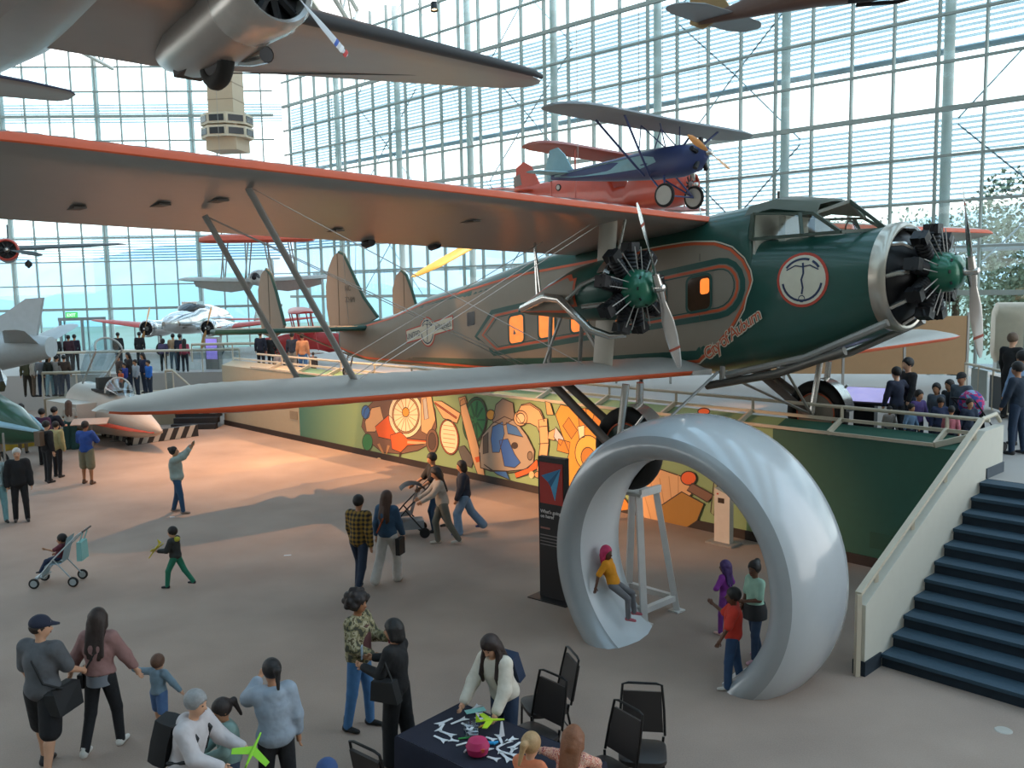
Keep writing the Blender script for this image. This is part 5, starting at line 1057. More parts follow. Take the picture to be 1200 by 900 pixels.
def rotp(p, o, ang, ax='y'):
    q = np.array(p)-o; c, s = math.cos(ang), math.sin(ang)
    if ax == 'y': return o+np.array([c*q[0]+s*q[2], q[1], -s*q[0]+c*q[2]])
    return o+np.array([c*q[0]-s*q[1], s*q[0]+c*q[1], q[2]])
SK = {'l': '#c99a7c', 'm': '#b07f5f', 't': '#9a6a4a', 'd': '#5f3d2b'}
def skin(k): return mat('skin_'+k, SK[k], .55, noise=.05)
PCACHE = {}
# legs: (thigh flex, shin angle, abduction) absolute degrees from straight down, + forward; arms: (upper flex, upper abd, fore flex, fore abd)
def pose_mesh(h, lod, lean, legs, arms, hy, hp, head, hair, top, bottom, shoes, bulk, seat, fem):
    k = h/1.75; vx = {0: .017, 1: .024, 2: .036}[lod]; parts = {}
    B = bulk; hipz = .92
    def chain(): pass
    J = {}
    J['pel'] = np.array([0, 0, hipz+.04])
    for i, s in ((0, 1), (1, -1)):
        th, sh, ab = legs[i]; hp_ = np.array([0, .088*s, hipz]); kn = hp_+vdir(th, ab, s)*.43; an = kn+vdir(sh, ab*.5, s)*.42; J['hip', i], J['kn', i], J['an', i] = hp_, kn, an
    low = min(J['an', 0][2], J['an', 1][2]); off = np.array([0, 0, .075-low])
    for q in list(J): J[q] = J[q]+off
    pel = J['pel']; L = R(lean); tp = lambda z, x=0., y=0.: rotp(pel+np.array([x, y, z]), pel, L)
    waist, chest, shz, neck = tp(.13), tp(.34), tp(.47), tp(.53)
    hc = tp(.53)+np.array([.015+.05*math.sin(R(hp)), 0, .14*math.cos(R(min(hp, 40)*.5))])*1.; sw = (.150 if fem else .175)*B**.5
    hr = head
    Rh = np.array(Matrix.Rotation(R(hy), 3, 'Z')@Matrix.Rotation(R(hp), 3, 'Y')); hd = lambda x, y, z: hc+Rh@(np.array([x, y, z])*hr)
    for i, s in ((0, 1), (1, -1)):
        uf, ua, ff, fa = arms[i]; sp = tp(.45, 0, sw*s); el = sp+vdir(uf, ua, s)*.28; wr = el+vdir(ff, fa, s)*.25; hn = wr+vdir(ff, fa, s)*.09; J['sh', i], J['el', i], J['wr', i], J['hn', i] = sp, el, wr, hn
    # body
    b = SDF(); b.ell(pel, (.10*B, .145*B, .12), .05); b.cone(pel+(waist-pel)*.3, chest, .105*B, .115*B, .05); b.ell(tp(.30), (.105*B, .155*B**.5, .17), .05); b.cone(tp(.44, 0, sw*.8), tp(.44, 0, -sw*.8), .06, .06, .05)
    b.cone(tp(.47), neck+np.array([.01, 0, .05]), .052, .048, .03)
    b.ell(hd(0, 0, .015), np.array([.098, .078, .112])*hr, .02, Rh); b.ell(hd(.03, 0, -.05), np.array([.07, .058, .07])*hr, .03, Rh); b.cone(hd(.095, 0, .0), hd(.112, 0, -.028), .011*hr, .017*hr, .012)
    for s in (1, -1): b.ell(hd(-.005, .08*s, -.005), np.array([.02, .012, .032])*hr, .008, Rh)
    for i in (0, 1):
        b.cone(J['hip', i], J['kn', i], .082*B, .054*B, .04); b.cone(J['kn', i], J['an', i], .053*B, .036, .02); b.cone(J['kn', i]+(J['an', i]-J['kn', i])*.25-np.array([.015, 0, 0]), J['kn', i]+(J['an', i]-J['kn', i])*.5, .05*B, .04, .02)
        b.cone(J['an', i]+np.array([-.02, 0, -.035]), J['an', i]+np.array([.14, .012*(1-2*i), -.05]), .036, .026, .02)
        b.cone(J['sh', i], J['el', i], .050*B, .040*B, .03); b.cone(J['el', i], J['wr', i], .040*B, .028, .02); b.ell((J['wr', i]+J['hn', i])/2+.02*(J['hn', i]-J['wr', i]), (.036, .030, .046), .02)
    V, Q = b.mesh(vx); fv = []
    ex = MB()
    if lod == 0:
        for i, s in ((0, 1), (1, -1)):   # five fingers, rooted in the palm
            d = (J['hn', i]-J['wr', i]); d /= np.linalg.norm(d); side_ = np.cross(d, [0, s*1., 0.2]); side_ = side_/(np.linalg.norm(side_)+1e-6); cur = np.cross(side_, d)*-s*.6
            for j, (o_, ln) in enumerate(((-.027, .055), (-.009, .068), (.009, .072), (.026, .064))):
                a = J['hn', i]+side_*o_-d*.02; p1 = a+d*ln*.55; p2 = p1+(d*.75+cur*.6)*ln*.4; p3 = p2+(d*.35+cur*.9)*ln*.35; ex.tube([a, p1, p2, p3], [.0095, .009, .008, .006], 6)
            a = J['wr', i]+d*.035-side_*.022; ex.tube([a, a+(-side_*.9+d*.6)*.032, a+(-side_*.9+d*.6)*.032+d*.03], [.012, .010, .007], 6)
    V = [tuple(p) for p in V]; Q = [tuple(map(int, q)) for q in Q]; o = len(V); V += ex.v; Q += [tuple(x+o for x in f) for f in ex.f]
    parts['body'] = (V, Q)
    low_hem = pel+np.array([0, 0, top.get('hem', -.06)]); upv = rotp(np.array([0, 0, 1.]), np.zeros(3), L)
    # top
    if top.get('on', 1):
        t = SDF(); f = top.get('fat', .018); t.ell(pel+np.array([0, 0, .01]), (.10*B+f*1.3, .145*B+f*1.3, .13), .05); t.cone(pel+(waist-pel)*.2, chest, .105*B+f*1.5, .115*B+f, .05); t.ell(tp(.30), (.105*B+f, .155*B**.5+f, .175), .05); t.cone(tp(.44, 0, sw*.85), tp(.44, 0, -sw*.85), .06+f, .06+f, .05)
        if top.get('hood'): t.ell(tp(.45, -.09), (.07, .11, .08), .03)
        sl = top.get('sleeve', 2)
        for i in (0, 1):
            if sl > 0:
                e = J['el', i] if sl >= 1 else J['sh', i]+(J['el', i]-J['sh', i])*sl; t.cone(J['sh', i], e, .052*B+f, .044*B+f, .035)
            if sl > 1: w = J['el', i]+(J['wr', i]-J['el', i])*min(1, sl-1)*.97; t.cone(J['el', i], w, .043*B+f, .034+f*.8, .03)
        if top.get('skirt'): t.cone(pel, pel+np.array([0, 0, -top['skirt']]), .16*B, .2*B, .05)
        cl = []
        if not top.get('skirt'): cl.append((low_hem, -upv))
        parts['top'] = t.mesh(vx, cl, [(tp(.56, .01), np.array([.075, .075, .062]))])
    if bottom.get('on', 1):
        t = SDF(); f = bottom.get('fat', .014); ln = bottom.get('len', 2.); fl = bottom.get('flare', 0.); t.ell(pel, (.10*B+f, .145*B+f, .12), .05)
        for i in (0, 1):
            e = J['kn', i] if ln >= 1 else J['hip', i]+(J['kn', i]-J['hip', i])*ln; t.cone(J['hip', i], e, .084*B+f, .057*B+f+fl*.3+(.02 if ln < 1 else 0), .03)
            if ln > 1: w = J['kn', i]+(J['an', i]-J['kn', i])*min(1, ln-1); t.cone(J['kn', i], w, .056*B+f+fl*.3, .042+f+fl, .02)
        parts['trousers' if ln > 1.3 else 'shorts'] = t.mesh(vx, [(pel+np.array([0, 0, .10]), (0, 0, 1))])
    if shoes:
        for i in (0, 1):
            t = SDF(); a = J['an', i]; y = .012*(1-2*i); t.cone(a+np.array([-.035, 0, -.03]), a+np.array([.15, y, -.045]), .042, .032, .03); t.cone(a+np.array([-.02, 0, -.03]), a+np.array([0, 0, .03 if shoes < 2 else .12]), .044, .046, .02)
            parts['shoe', i] = t.mesh(min(vx, .024), [((0, 0, a[2]-.073), (0, 0, -1))])
    if hair:
        t = SDF(); st_ = hair
        t.ell(hd(-.012, 0, .03), np.array([.114, .098, .114])*hr, .02, Rh); cut = [(hd(.085, 0, -.035), np.array([.075, .082, .085])*hr)]; clips = []
        if st_ == 'short': clips = [(hd(-.02, 0, -.05), Rh@np.array([.35, 0, -1.])/1.06)]
        if st_ in ('bob', 'long', 'braids'):
            for s in (1, -1): t.cone(hd(-.01, .07*s, .03), hd(-.02, .082*s, -.08), .05*hr, .045*hr, .03)
            t.cone(hd(-.05, 0, 0), hd(-.06, 0, -.09), .085*hr, .08*hr, .03)
        if st_ in ('long', 'braids'):
            for q_, s in enumerate((-1, -.62, -.2, .25, .66, 1.)): t.cone(hd(-.05-.02*(1-abs(s)), .068*s, -.04), tp(.26-.05*math.sin(q_*2.3), -.125-.02*(1-abs(s)), .095*s), .05*hr, .026 if st_ == 'long' else .018, .02)
        if st_ == 'pony': t.cone(hd(-.1, 0, .04), hd(-.155, 0, .02), .03*hr, .035*hr, .02); t.cone(hd(-.15, 0, .02), hd(-.15, .02, -.17), .035*hr, .018*hr, .02)
        if st_ == 'bun': t.ell(hd(-.09, 0, .1), np.array([.05, .05, .05])*hr, .015)
        if st_ == 'afro': t.ell(hd(-.03, 0, .035), np.array([.145, .15, .138])*hr, .04, Rh); [t.ell(hd(-.03+.13*math.cos(q_*2.4)*math.sqrt(1-(q_/13-1)**2), .14*math.sin(q_*2.4)*math.sqrt(1-(q_/13-1)**2), .035+.125*(q_/13-1)), np.array([.045, .045, .045])*hr, .012) for q_ in range(4, 27) if not (math.cos(q_*2.4) > .45 and q_ < 14)]
        if st_ == 'cap':
            t = SDF(); t.ell(hd(-.005, 0, .045), np.array([.112, .095, .095])*hr, .02, Rh); t.cone(hd(.08, .04, .04), hd(.17, .03, .02), .016*hr, .012*hr, .03); t.cone(hd(.08, -.04, .04), hd(.17, -.03, .02), .016*hr, .012*hr, .03); t.cone(hd(.1, 0, .045), hd(.185, 0, .025), .016*hr, .012*hr, .03); cut = []; clips = [(hd(0, 0, .012), Rh@np.array([0, 0, -1.]))]
        if st_ == 'cap':
            t2 = SDF(); t2.ell(hd(-.014, 0, .02), np.array([.105, .090, .105])*hr, .02, Rh); parts['hair'] = t2.mesh(vx, [(hd(-.02, 0, -.055), Rh@np.array([.35, 0, -1.])/1.06), (hd(0, 0, .02), Rh@np.array([0, 0, 1.]))], [(hd(.085, 0, -.035), np.array([.08, .085, .09])*hr)])
        parts['cap' if st_ == 'cap' else 'hair'] = t.mesh(vx, clips, cut)
    if lod == 0:
        m = MB()
        for s in (1, -1): m.sphere(hd(.086, .032*s, .008), np.array([.010, .014, .008])*hr if False else [.010*hr, .014*hr, .008*hr], 8, 5)
        parts['eyes'] = (m.v, m.f); m = MB(); m.sphere(hd(.092, 0, -.062), [.012*hr, .024*hr, .007*hr], 8, 5); parts['mouth'] = (m.v, m.f)
    out = {}
    for n_, (v, q) in parts.items():
        v = np.array(v)*k
        if len(v): out[n_] = (v, [tuple(map(int, f)) for f in q])
    return out, {q: (v*k) for q, v in J.items()}, dict(tp=lambda z, x=0., y=0.: tp(z, x, y)*k, hd=lambda *a: hd(*a)*k, k=k)
MESHES = {}
def person(label, at, face, h=1.72, lod=1, lean=0, legs=((4, -2, 3), (-4, -6, 3)), arms=((5, 10, 12, 5), (-5, 10, 8, 5)), hy=0, hp=5, head=1., hair='short', haircol='#1c1714', skn='l', top=None, topm='#444444', bottom=None, botm='#26282f', shoes=1, shoem='#2a2827', bulk=1., fem=0, z=None, group=None, name='person', seat=0, cat='person'):
    top = top or {}; bottom = bottom or {}
    key = repr((round(h, 2), lod, lean, legs, arms, hy, hp, head, hair, sorted(top.items()), sorted(bottom.items()), shoes, bulk, fem))
    if key not in MESHES: MESHES[key] = [pose_mesh(h, lod, lean, legs, arms, hy, hp, head, hair, top, bottom, shoes, bulk, seat, fem), {}]
    (parts, J, fn), cache = MESHES[key]
    root = thing(name, label, cat, (float(at[0]), float(at[1]), float(at[2])), R(face), group)
    tm = topm if not isinstance(topm, str) else mat('cloth_'+topm[1:], topm, .85, noise=.16, scale=11, bump=.8, detail=1.5); bm_ = botm if not isinstance(botm, str) else mat('cloth_'+botm[1:], botm, .85, noise=.16, scale=11, bump=.8, detail=1.5)
    ms = {'body': skin(skn), 'top': tm, 'trousers': bm_, 'shorts': bm_, 'hair': mat('hair_2b2019', '#2b2019', .6) if hair == 'cap' else mat('hair_'+haircol[1:], haircol, .6, noise=.25, scale=30, bump=.3), 'cap': mat('cap_'+haircol[1:], haircol, .8), 'eyes': mat('eye_dark', '#1d1512', .3), 'mouth': mat('lip', '#8a4a42', .5)}
    for n_, (v, q) in parts.items():
        nm = n_ if isinstance(n_, str) else n_[0]
        if n_ not in cache:
            me = bpy.data.meshes.new(nm); me.from_pydata([tuple(p) for p in v], [], q); me.shade_smooth(); me.materials.append(None); me.update(); cache[n_] = me
        o = link(nm, cache[n_], root); o.material_slots[0].link = 'OBJECT'; o.material_slots[0].material = ms.get(nm) or mat('shoe_'+shoem[1:], shoem, .7)
    root['_j'] = 0; del root['_j']
    return root, J, fn
def atpx(x, y, z=0.): return G(x, y, z)
def part(root, mb, name, m, smooth=40): return mb.build(name, m if not isinstance(m, str) else mat('acc_'+m[1:], m, .7), root, smooth)
# ================================================================== furniture, barriers, platform, people
def yaw(x, y, px, py):  # heading from a floor pixel towards another
    a, b = G(x, y), G(px, py); return math.degrees(math.atan2(b[1]-a[1], b[0]-a[0]))
# --- craft table ---------------------------------------------------------------
TA, TB = AY(472, 862, 8.9), None
tl, tb_, trt = G(470, 858, .75), G(536, 822, .75), G(700, 900, .75)
tu = (G(540, 823, .75)-G(468, 860, .75))[:2]; tu /= np.linalg.norm(tu); tv = np.array([tu[1], -tu[0]])
c0 = G(540, 823, .75)                   # far-left corner of the top
TL, TW = 1.95, .95
tcen = np.array([c0[0], c0[1]])-tu*TW/2+tv*TL/2; TANG = math.atan2(tv[1], tv[0])
tab = thing('craft_table', 'long craft table under a navy cloth', 'table', (tcen[0], tcen[1], 0), TANG)
cl_ = MB(); rg = []
for z_, e_ in ((.745, -.01), (.75, .0), (.73, .012), (.4, .02), (.06, .035)):
    r_ = []
    for i in range(48):
        u = i/48*4; s_ = int(u); f_ = u-s_; X, Y = [(-1+2*f_, -1), (1, -1+2*f_), (1-2*f_, 1), (-1, 1-2*f_)][s_]; w = 1+.012*math.sin(i*1.7)*(.75-z_)/.7; r_.append((X*(TL/2+e_)*w, Y*(TW/2+e_)*w, z_))
    rg.append(r_)
cl_.loft(rg[::-1], False).add([(x, y, .747) for x, y, z_ in rg[0]], [tuple(range(48))]); cl_.build('tablecloth', mat('cloth_navy', '#1b1c2c', .9, noise=.15, scale=12, bump=.1), tab, 35)
MB().box((0, 0, .72), (TL-.03, TW-.03, .03)).build('table_top', M_WHITE, tab, 0)
for sx_ in (-1, 1):
    for sy_ in (-1, 1): MB().tube([(sx_*(TL/2-.15), sy_*(TW/2-.12), 0), (sx_*(TL/2-.15), sy_*(TW/2-.12), .71)], .02, 8).build('leg', M_STRUT, tab)
def ontable(x, y, dz=0.): p = G(x, y, .752+dz); return (p[0], p[1], .752+dz)
M_FOAM = mat('foam_white', '#d8d8da', .8)
rnd = random.Random(5)
def tim(x, y, name, label, cat, mb, m, group=None, rz=0., smooth=30):
    p = ontable(x, y); o = mb.build(name, m, None, smooth); o.location = p; o.rotation_euler = (0, 0, rz); return tag(o, label, cat, group)
for i, (x, y) in enumerate(((517, 853), (524, 860), (516, 866), (532, 868), (521, 846), (538, 845), (560, 839), (566, 842), (573, 846), (546, 850), (556, 830), (590, 872), (597, 868), (585, 880), (600, 880), (592, 887), (578, 889), (604, 874), (575, 866), (598, 884), (586, 866), (570, 880))):
    m = MB(); a = rnd.uniform(.05, .11); m.prism([(-a, -.012), (a*.2, -.015), (a, -.045), (a*.75, .0), (a, .04), (a*.2, .016), (-a, .012)], (0, 0, 0), (1, 0, 0), (0, 1, 0), .006)
    tim(x, y, 'foam_cutout', 'white foam aeroplane cut-out lying on the navy table', 'toy piece', m, M_FOAM, 'foam cut-outs scattered on the craft table', rnd.uniform(0, 6), 0)
m = MB(); m.lathe([(0, .0), (.0, .075), (.13, .095), (.13, .089), (.012, .07), (.012, 0)], 'z', 18); tb1 = tim(553, 864, 'plastic_tub', 'clear plastic tub of paper pieces on the navy table', 'tub', m, glass('tub_clear', (.9, .93, .95), .15))
m = MB(); [m.box((.03*math.cos(k*2.), .03*math.sin(k*2.), .03+.012*k), (.07, .03, .004), rz=k*1.1) for k in range(6)]; pc_ = m.build('paper_bits', M_FOAM, tb1, 0)
tim(557, 833, 'aqua_card', 'pale aqua card lying flat before the white-sweatshirt woman', 'card', MB().box((0, 0, .004), (.22, .09, .006)), mat('aqua', '#8fd3cf'), rz=.35, smooth=0)
m = MB(); m.tube([(-.09, .03, .015), (-.02, -.02, .015), (.06, -.03, .015), (.1, .0, .015)], [.012, .02, .02, .01], 8); tim(572, 871, 'blue_scissors', 'bright blue scissors lying on the navy table', 'scissors', m, mat('plastic_blue', '#1e8fc4'))
m = MB(); m.lathe([(0, .02), (.02, .1), (.09, .12), (.15, .09), (.17, .03), (.172, 0)], 'z', 16); bg_ = tim(560, 884, 'pink_bag', 'crumpled magenta bag with an orange tag on the table edge', 'bag', m, mat('magenta', '#b52457', noise=.2)); MB().box((.05, -.1, .09), (.04, .02, .03)).build('tag', M_ORNG, bg_, 0)
m = MB(); m.prism([(-.03, 0), (.03, 0), (.01, .16), (-.01, .16)], (0, 0, 0), (1, 0, 0), (0, 0, 1), .01); tim(588, 863, 'folded_foam_plane', 'white foam glider standing upright on the table', 'toy plane', m, M_FOAM, rz=.5, smooth=0)
for (x, y, c_, a) in ((541, 873, '#d9d9d9', .5), (547, 879, '#d9d9d9', 1.2), (544, 866, '#3f9d4a', .2), (566, 851, '#d9a52a', .8)): tim(x, y, 'marker_pen', {'#d9d9d9': 'white marker pen', '#3f9d4a': 'green marker pen', '#d9a52a': 'yellow marker pen'}[c_]+' lying on the navy table', 'pen', MB().tube([(-.06, 0, .01), (.05, 0, .01), (.065, 0, .01)], [.009, .009, .004], 8), mat('pen_'+c_[1:], c_), 'marker pens on the craft table' if c_ == '#d9d9d9' else None, a)
m = MB(); m.tube([(.05*math.cos(a), .035*math.sin(a*2), .012) for a in [k*.5 for k in range(13)]], .008, 6); tim(641, 881, 'yellow_ribbon', 'curled yellow ribbon before the girl in the floral top', 'ribbon', m, mat('ribbon_yellow', '#cfd12a'))
# --- banquet chairs --------------------------------------------------------------
M_CF = mat('chair_frame', '#1d1b1a', .4, .4); M_CV = mat('chair_vinyl', '#2b2523', .45, noise=.08)
def chair(label, x, y, z, face):   # pixel of seat centre at height z
    p = G(x, y, z); ch = thing('banquet_chair', label, 'chair', (p[0], p[1], 0), R(face), 'black banquet chairs round the craft table'); ch.scale = (1.1,)*3
    rg = []
    for dz, e_ in ((.40, .0), (.42, .012), (.455, .01), (.465, -.01)): rg.append([((.215+e_)*math.copysign(abs(math.cos(a))**.45, math.cos(a)), (.215+e_)*math.copysign(abs(math.sin(a))**.45, math.sin(a)), dz) for a in [2*math.pi*k/24 for k in range(24)]])
    MB().loft(rg).build('seat', M_CV, ch, 50)
    bt = lambda u, y_: (-.22-.10*u, y_*(1-.1*u), .5+.46*u)
    bk = MB(); A = [bt(u, y_) for u in (.06, .86) for y_ in (-.20, .20)]; bk.add([A[0], A[1], A[3], A[2]]+[(q[0]-.03, q[1], q[2]-.005) for q in (A[0], A[1], A[3], A[2])], [(0, 1, 2, 3), (7, 6, 5, 4), (0, 4, 5, 1), (1, 5, 6, 2), (2, 6, 7, 3), (3, 7, 4, 0)]); bk.build('backrest', M_CV, ch, 20)
    MB().tube([bt(0, -.215), bt(.5, -.22), bt(1, -.21), bt(1.03, -.15), bt(1.03, .15), bt(1, .21), bt(.5, .22), bt(0, .215)], .013, 8).build('back_frame', M_CF, ch)
    for s in (-1, 1):
        MB().tube([(.19, .19*s, .41), (.2, .2*s, 0)], .013, 8).build('leg', M_CF, ch); MB().tube([(-.2, .2*s, .5), (-.19, .19*s, .41), (-.27, .2*s, 0)], .013, 8).build('leg', M_CF, ch)
        MB().tube([(.19, .19*s, .41), (-.19, .19*s, .41)], .012, 6).build('seat_rail', M_CF, ch)
    MB().tube([(-.22, -.19, .22), (-.22, .19, .22)], .008, 6).build('stretcher', M_CF, ch); return ch
chair('black banquet chair standing farthest from the craft table, turned to the white ring', 638, 826, .48, 196)
chair('black banquet chair drawn up to the table beside the white-sweatshirt woman', 622, 863, .48, 222)
chair('black banquet chair with its back turned beside the girl in the floral top', 706, 905, .48, 215)
chair('black banquet chair square on at the end of the row, its seat empty', 753, 882, .48, 262)
# low dark chair edge at the table's near corner
chair('black banquet chair tucked against the table behind the woman in black', 462, 925, .48, 50)
# --- barriers at the jet, stanchions, reading rails ---------------------------------
M_BW, M_BB = mat('stripe_white', '#b5b0a6'), mat('stripe_black', '#2d2b2c')
def stripes(label, a, b, n, hgt=.42):
    A, B_ = G(*a), G(*b); d = (B_-A); L = np.linalg.norm(d); bar = thing('striped_barrier', label, 'barrier', A, math.atan2(d[1], d[0]), 'striped kerb barriers round the white jet')
    MB().box((L/2, .12, hgt/2), (L, .2, hgt)).build('core', M_BB, bar, 0); w = L/n
    for i in range(n): MB().prism([(i*w+.02-.1, .01), (i*w+w*.52-.1, .01), (i*w+w*.52+.1, hgt), (i*w+.02+.1, hgt)] if 0 < i else [(.02, .01), (w*.5, .01), (w*.5+.15, hgt), (.12, hgt)], (0, .022, 0), (1, 0, 0), (0, 0, 1), .012).build('stripe', M_BW, bar, 0)
stripes('black and white striped kerb in front of the jet nose', (155, 522), (233, 511), 6); stripes('black and white striped kerb beside the reading rail', (118, 510), (155, 521), 5, .4)
A, B_ = G(0, 530), G(122, 507); d = B_-A
yb = thing('yellow_kerb', 'low yellow kerb behind the standing group by the jets', 'barrier', A, math.atan2(d[1], d[0])); MB().box((np.linalg.norm(d)/2, .1, .2), (np.linalg.norm(d), .2, .4)).build('kerb', mat('kerb_yellow', '#b8962e', .6), yb, 0)
def stanchion(x, y, hgt, label):
    p = G(x, y); s_ = thing('stanchion', label, 'post', p, 0, 'steel posts by the jets'); MB().lathe([(0, 0), (0, .17), (.02, .17), (.04, .03), (hgt, .03), (hgt+.02, 0)], 'z', 14).build('post', M_STRUT, s_)
stanchion(8, 562, 1.35, 'tall silver post beside the man in the black jacket'); 
for x, y in ((134, 517), (158, 512)): stanchion(x, y, .85, 'short steel post with a rope before the white jet')
MB().tube([G(134, 517)+np.array([0, 0, .8]), (G(134, 517)+G(158, 512))/2+np.array([0, 0, .65]), G(158, 512)+np.array([0, 0, .8]), G(225, 503)+np.array([0, 0, .8])], .02, 6).build('barrier_rope', mat('rope_dark', '#2f3138')).__setitem__('label', 'dark barrier rope between the steel posts before the white jet'); bpy.data.objects['barrier_rope']['category'] = 'rope'
def rail_panel(x, y, w, label, rz, col='#c98a58'):
    p = G(x, y); r_ = thing('reading_rail', label, 'sign', p, R(rz)); MB().tube([(0, 0, 0), (0, 0, .95)], .04, 8).build('post', M_STRUT, r_); MB().beam((-w/2, -.12, .98), (w/2, -.12, .98), .45, .03, up=(0, -.35, 1)).build('panel', mat('panel_'+col[1:], col, .4), r_, 0)
rail_panel(109, 527, 1.15, 'slanted pink-lit information panel on a post in front of the white jet', 10, '#c9a48c'); rail_panel(48, 531, 1.5, 'slanted orange-lit information panel beside the green-nosed jet', 14, '#d07a38')  # warm glow falling on the panels is mixed into their colours
# --- viewing platform with railings -----------------------------------------------------
pf = tag(thing('viewing_platform', 'raised viewing platform with railings where people queue by the white jet', 'platform'))
ZP = 1.1; p0, p1 = AY(30, 0, 36.5), AY(186, 0, 36.5)
MB().box(((p0[0]+p1[0])/2, 36.8, ZP/2), (p1[0]-p0[0], 2.6, ZP)).build('deck', mat('deck_tan', '#9c8c74', .7), pf, 0)
y0 = 35.55
def bars(x0, x1, y, z0, z1, step, m=M_RAIL, root=pf):
    MB().tube([(x0, y, z1), (x1, y, z1)], .06, 8).build('handrail', m, root); n = max(1, round(abs(x1-x0)/step))
    for i in range(n+1): MB().tube([(x0+(x1-x0)*i/n, y, z0), (x0+(x1-x0)*i/n, y, z1)], .03, 6).build('post', m, root)
    for i in range(n): MB().box((x0+(x1-x0)*(i+.5)/n, y, (z0+z1)/2), (abs(x1-x0)/n-.1, .015, z1-z0-.2)).build('rail_glass', glass('rail_glass', (.86, .9, .9), .05), root, 0)
bars(p0[0], AY(98, 0, y0)[0], y0, ZP, ZP+1.05, 1.6); bars(AY(166, 0, y0)[0], p1[0], y0, ZP, ZP+1.05, 1.0)
MB().tube([(p1[0], y0, ZP+1.05), (p1[0]+1.3, y0, .9)], .04, 8).build('handrail', M_RAIL, pf)
for k_ in range(4): MB().box((p1[0]+.2+.3*k_, 36.3, ZP-.27*(k_+1)+.1), (.3, 1.4, .05)).build('stair_tread', mat('tread_dark', '#2a2b2e'), pf, 0); MB().box((p1[0]+.2+.3*k_, 36.3, (ZP-.27*(k_+1)+.08)/2), (.28, 1.3, ZP-.27*(k_+1)+.08)).build('stair_riser', mat('tread_dark2', '#1f2023'), pf, 0) if ZP-.27*(k_+1) > .05 else None
rw = tag(thing('trim_2', 'pale railing along the edge of the far raised floor', None), kind='structure')
y1 = 40.6; bars(AY(30, 0, y1)[0], AY(258, 0, y1)[0], y1, ZF2, ZF2+1.0, 1.7, M_RAIL, rw); bars(AY(200, 0, 39)[0], AY(300, 0, 39)[0], 39., ZF2+.6, ZF2+1.35, 1.9, M_RAIL, rw)
# short flight of dark steps at the end of the beige wall
sts = tag(thing('stairs_2', 'short flight of dark steps at the end of the beige wall', None), kind='structure'); q = G(232, 505)
for k_ in range(5): MB().box((q[0]-.3, q[1]+.5+.3*k_, .1+.2*k_), (1.7, .3, .2)).build('step', mat('tread_dark', '#2a2b2e'), sts, 0)
# kiosk with a purple screen, wooden partition, beige kiosk, touch table
p = AY(250, 408, 42.); ks = thing('screen_kiosk', 'tall kiosk with a purple and green screen below the silver twin', 'kiosk', (p[0], p[1], ZF2), R(-20)); MB().box((0, 0, .75), (.75, .25, 1.5)).build('case', M_STRUT, ks, 0); MB().box((0, -.135, .95), (.6, .02, .95)).build('screen', mat('screen_purple', '#8c7ad0', .3, noise=.4, scale=3, emit=.8), ks, 0)
def onmez(x, y): return G(x, y, ZM)
ptn = tag(thing('partition', 'row of tan display panels on grey posts standing on the raised floor', 'partition'))
M_TAN = mat('partition_tan', '#b08c66', .7, noise=.05)
A = onmez(1132, 452); dirp = np.array([-1., .24]); dirp /= np.linalg.norm(dirp)
for i in range(8):
    a = A[:2]+dirp*(1.75*i+.04); b = A[:2]+dirp*(1.75*(i+1)-.04); hi = 2.1
    MB().beam((a[0], a[1], ZM+1.22), (b[0], b[1], ZM+1.22), .05, 1.75).build('panel', M_TAN, ptn, 0); q = A[:2]+dirp*1.75*i; MB().beam((q[0], q[1], ZM), (q[0], q[1], ZM+2.2), .07).build('post', M_STRUT, ptn, 0)
p = onmez(1196, 440); bk_ = thing('display_case', 'beige rounded display case by the right-hand glass wall', 'case', (p[0]+.35, p[1]+1.2, ZM), R(-20)); body([(-.6, .5, .5, 2.1), (-.5, .55, .3, 2.35), (.5, .55, .3, 2.35), (.6, .5, .5, 2.1)], 16, 4).build('shell', mat('case_beige', '#c0a893', .6), bk_); MB().box((0, 0, .2), (1.0, .8, .4)).build('plinth', M_STRUT, bk_, 0)
p = ONP(1014, 500, WN, WK+1.9); p[2] = ZM; tt = thing('touch_table', 'tilted touch screen table glowing lavender behind the guard rail', 'screen', p, R(-35)); MB().box((0, 0, .42), (.4, .3, .84)).build('pedestal', M_BLK, tt, 0)
MB().beam((-.55, 0, .9), (.55, 0, .9), .62, .05, up=(.15, -.45, 1)).build('frame', M_BLK, tt, 0); MB().beam((-.5, 0, .935), (.5, 0, .935), .54, .012, up=(.15, -.45, 1)).build('screen', mat('screen_lav', '#b9b3e6', .3, noise=.2, scale=4, emit=.5), tt, 0)
# rail and glass at far right
rr_ = tag(thing('trim_3', 'grey railing with notices at the right end of the raised floor', None), kind='structure'); a, b = onmez(1130, 470), onmez(1200, 492)
a[2] = b[2] = ZM; up1 = np.array([0, 0, 1.0])
MB().tube([a+up1, b+up1], .035, 8).build('handrail', M_RAIL, rr_)
for t in (0, .25, .5, .75, 1): q = a+(b-a)*t; MB().tube([q, q+up1], .03, 6).build('post', M_RAIL, rr_)
q0, q1 = a+(b-a)*.12, a+(b-a)*.4; MB().beam(q0+up1*.55, q1+up1*.55, .02, .75).build('notice', mat('notice_pale', '#9aa39f'), rr_, 0); q0, q1 = a+(b-a)*.45, a+(b-a)*.98; MB().beam(q0+up1*.45, q1+up1*.45, .02, .8).build('dark_panel', mat('panel_slate', '#2f3a40', .3), rr_, 0)
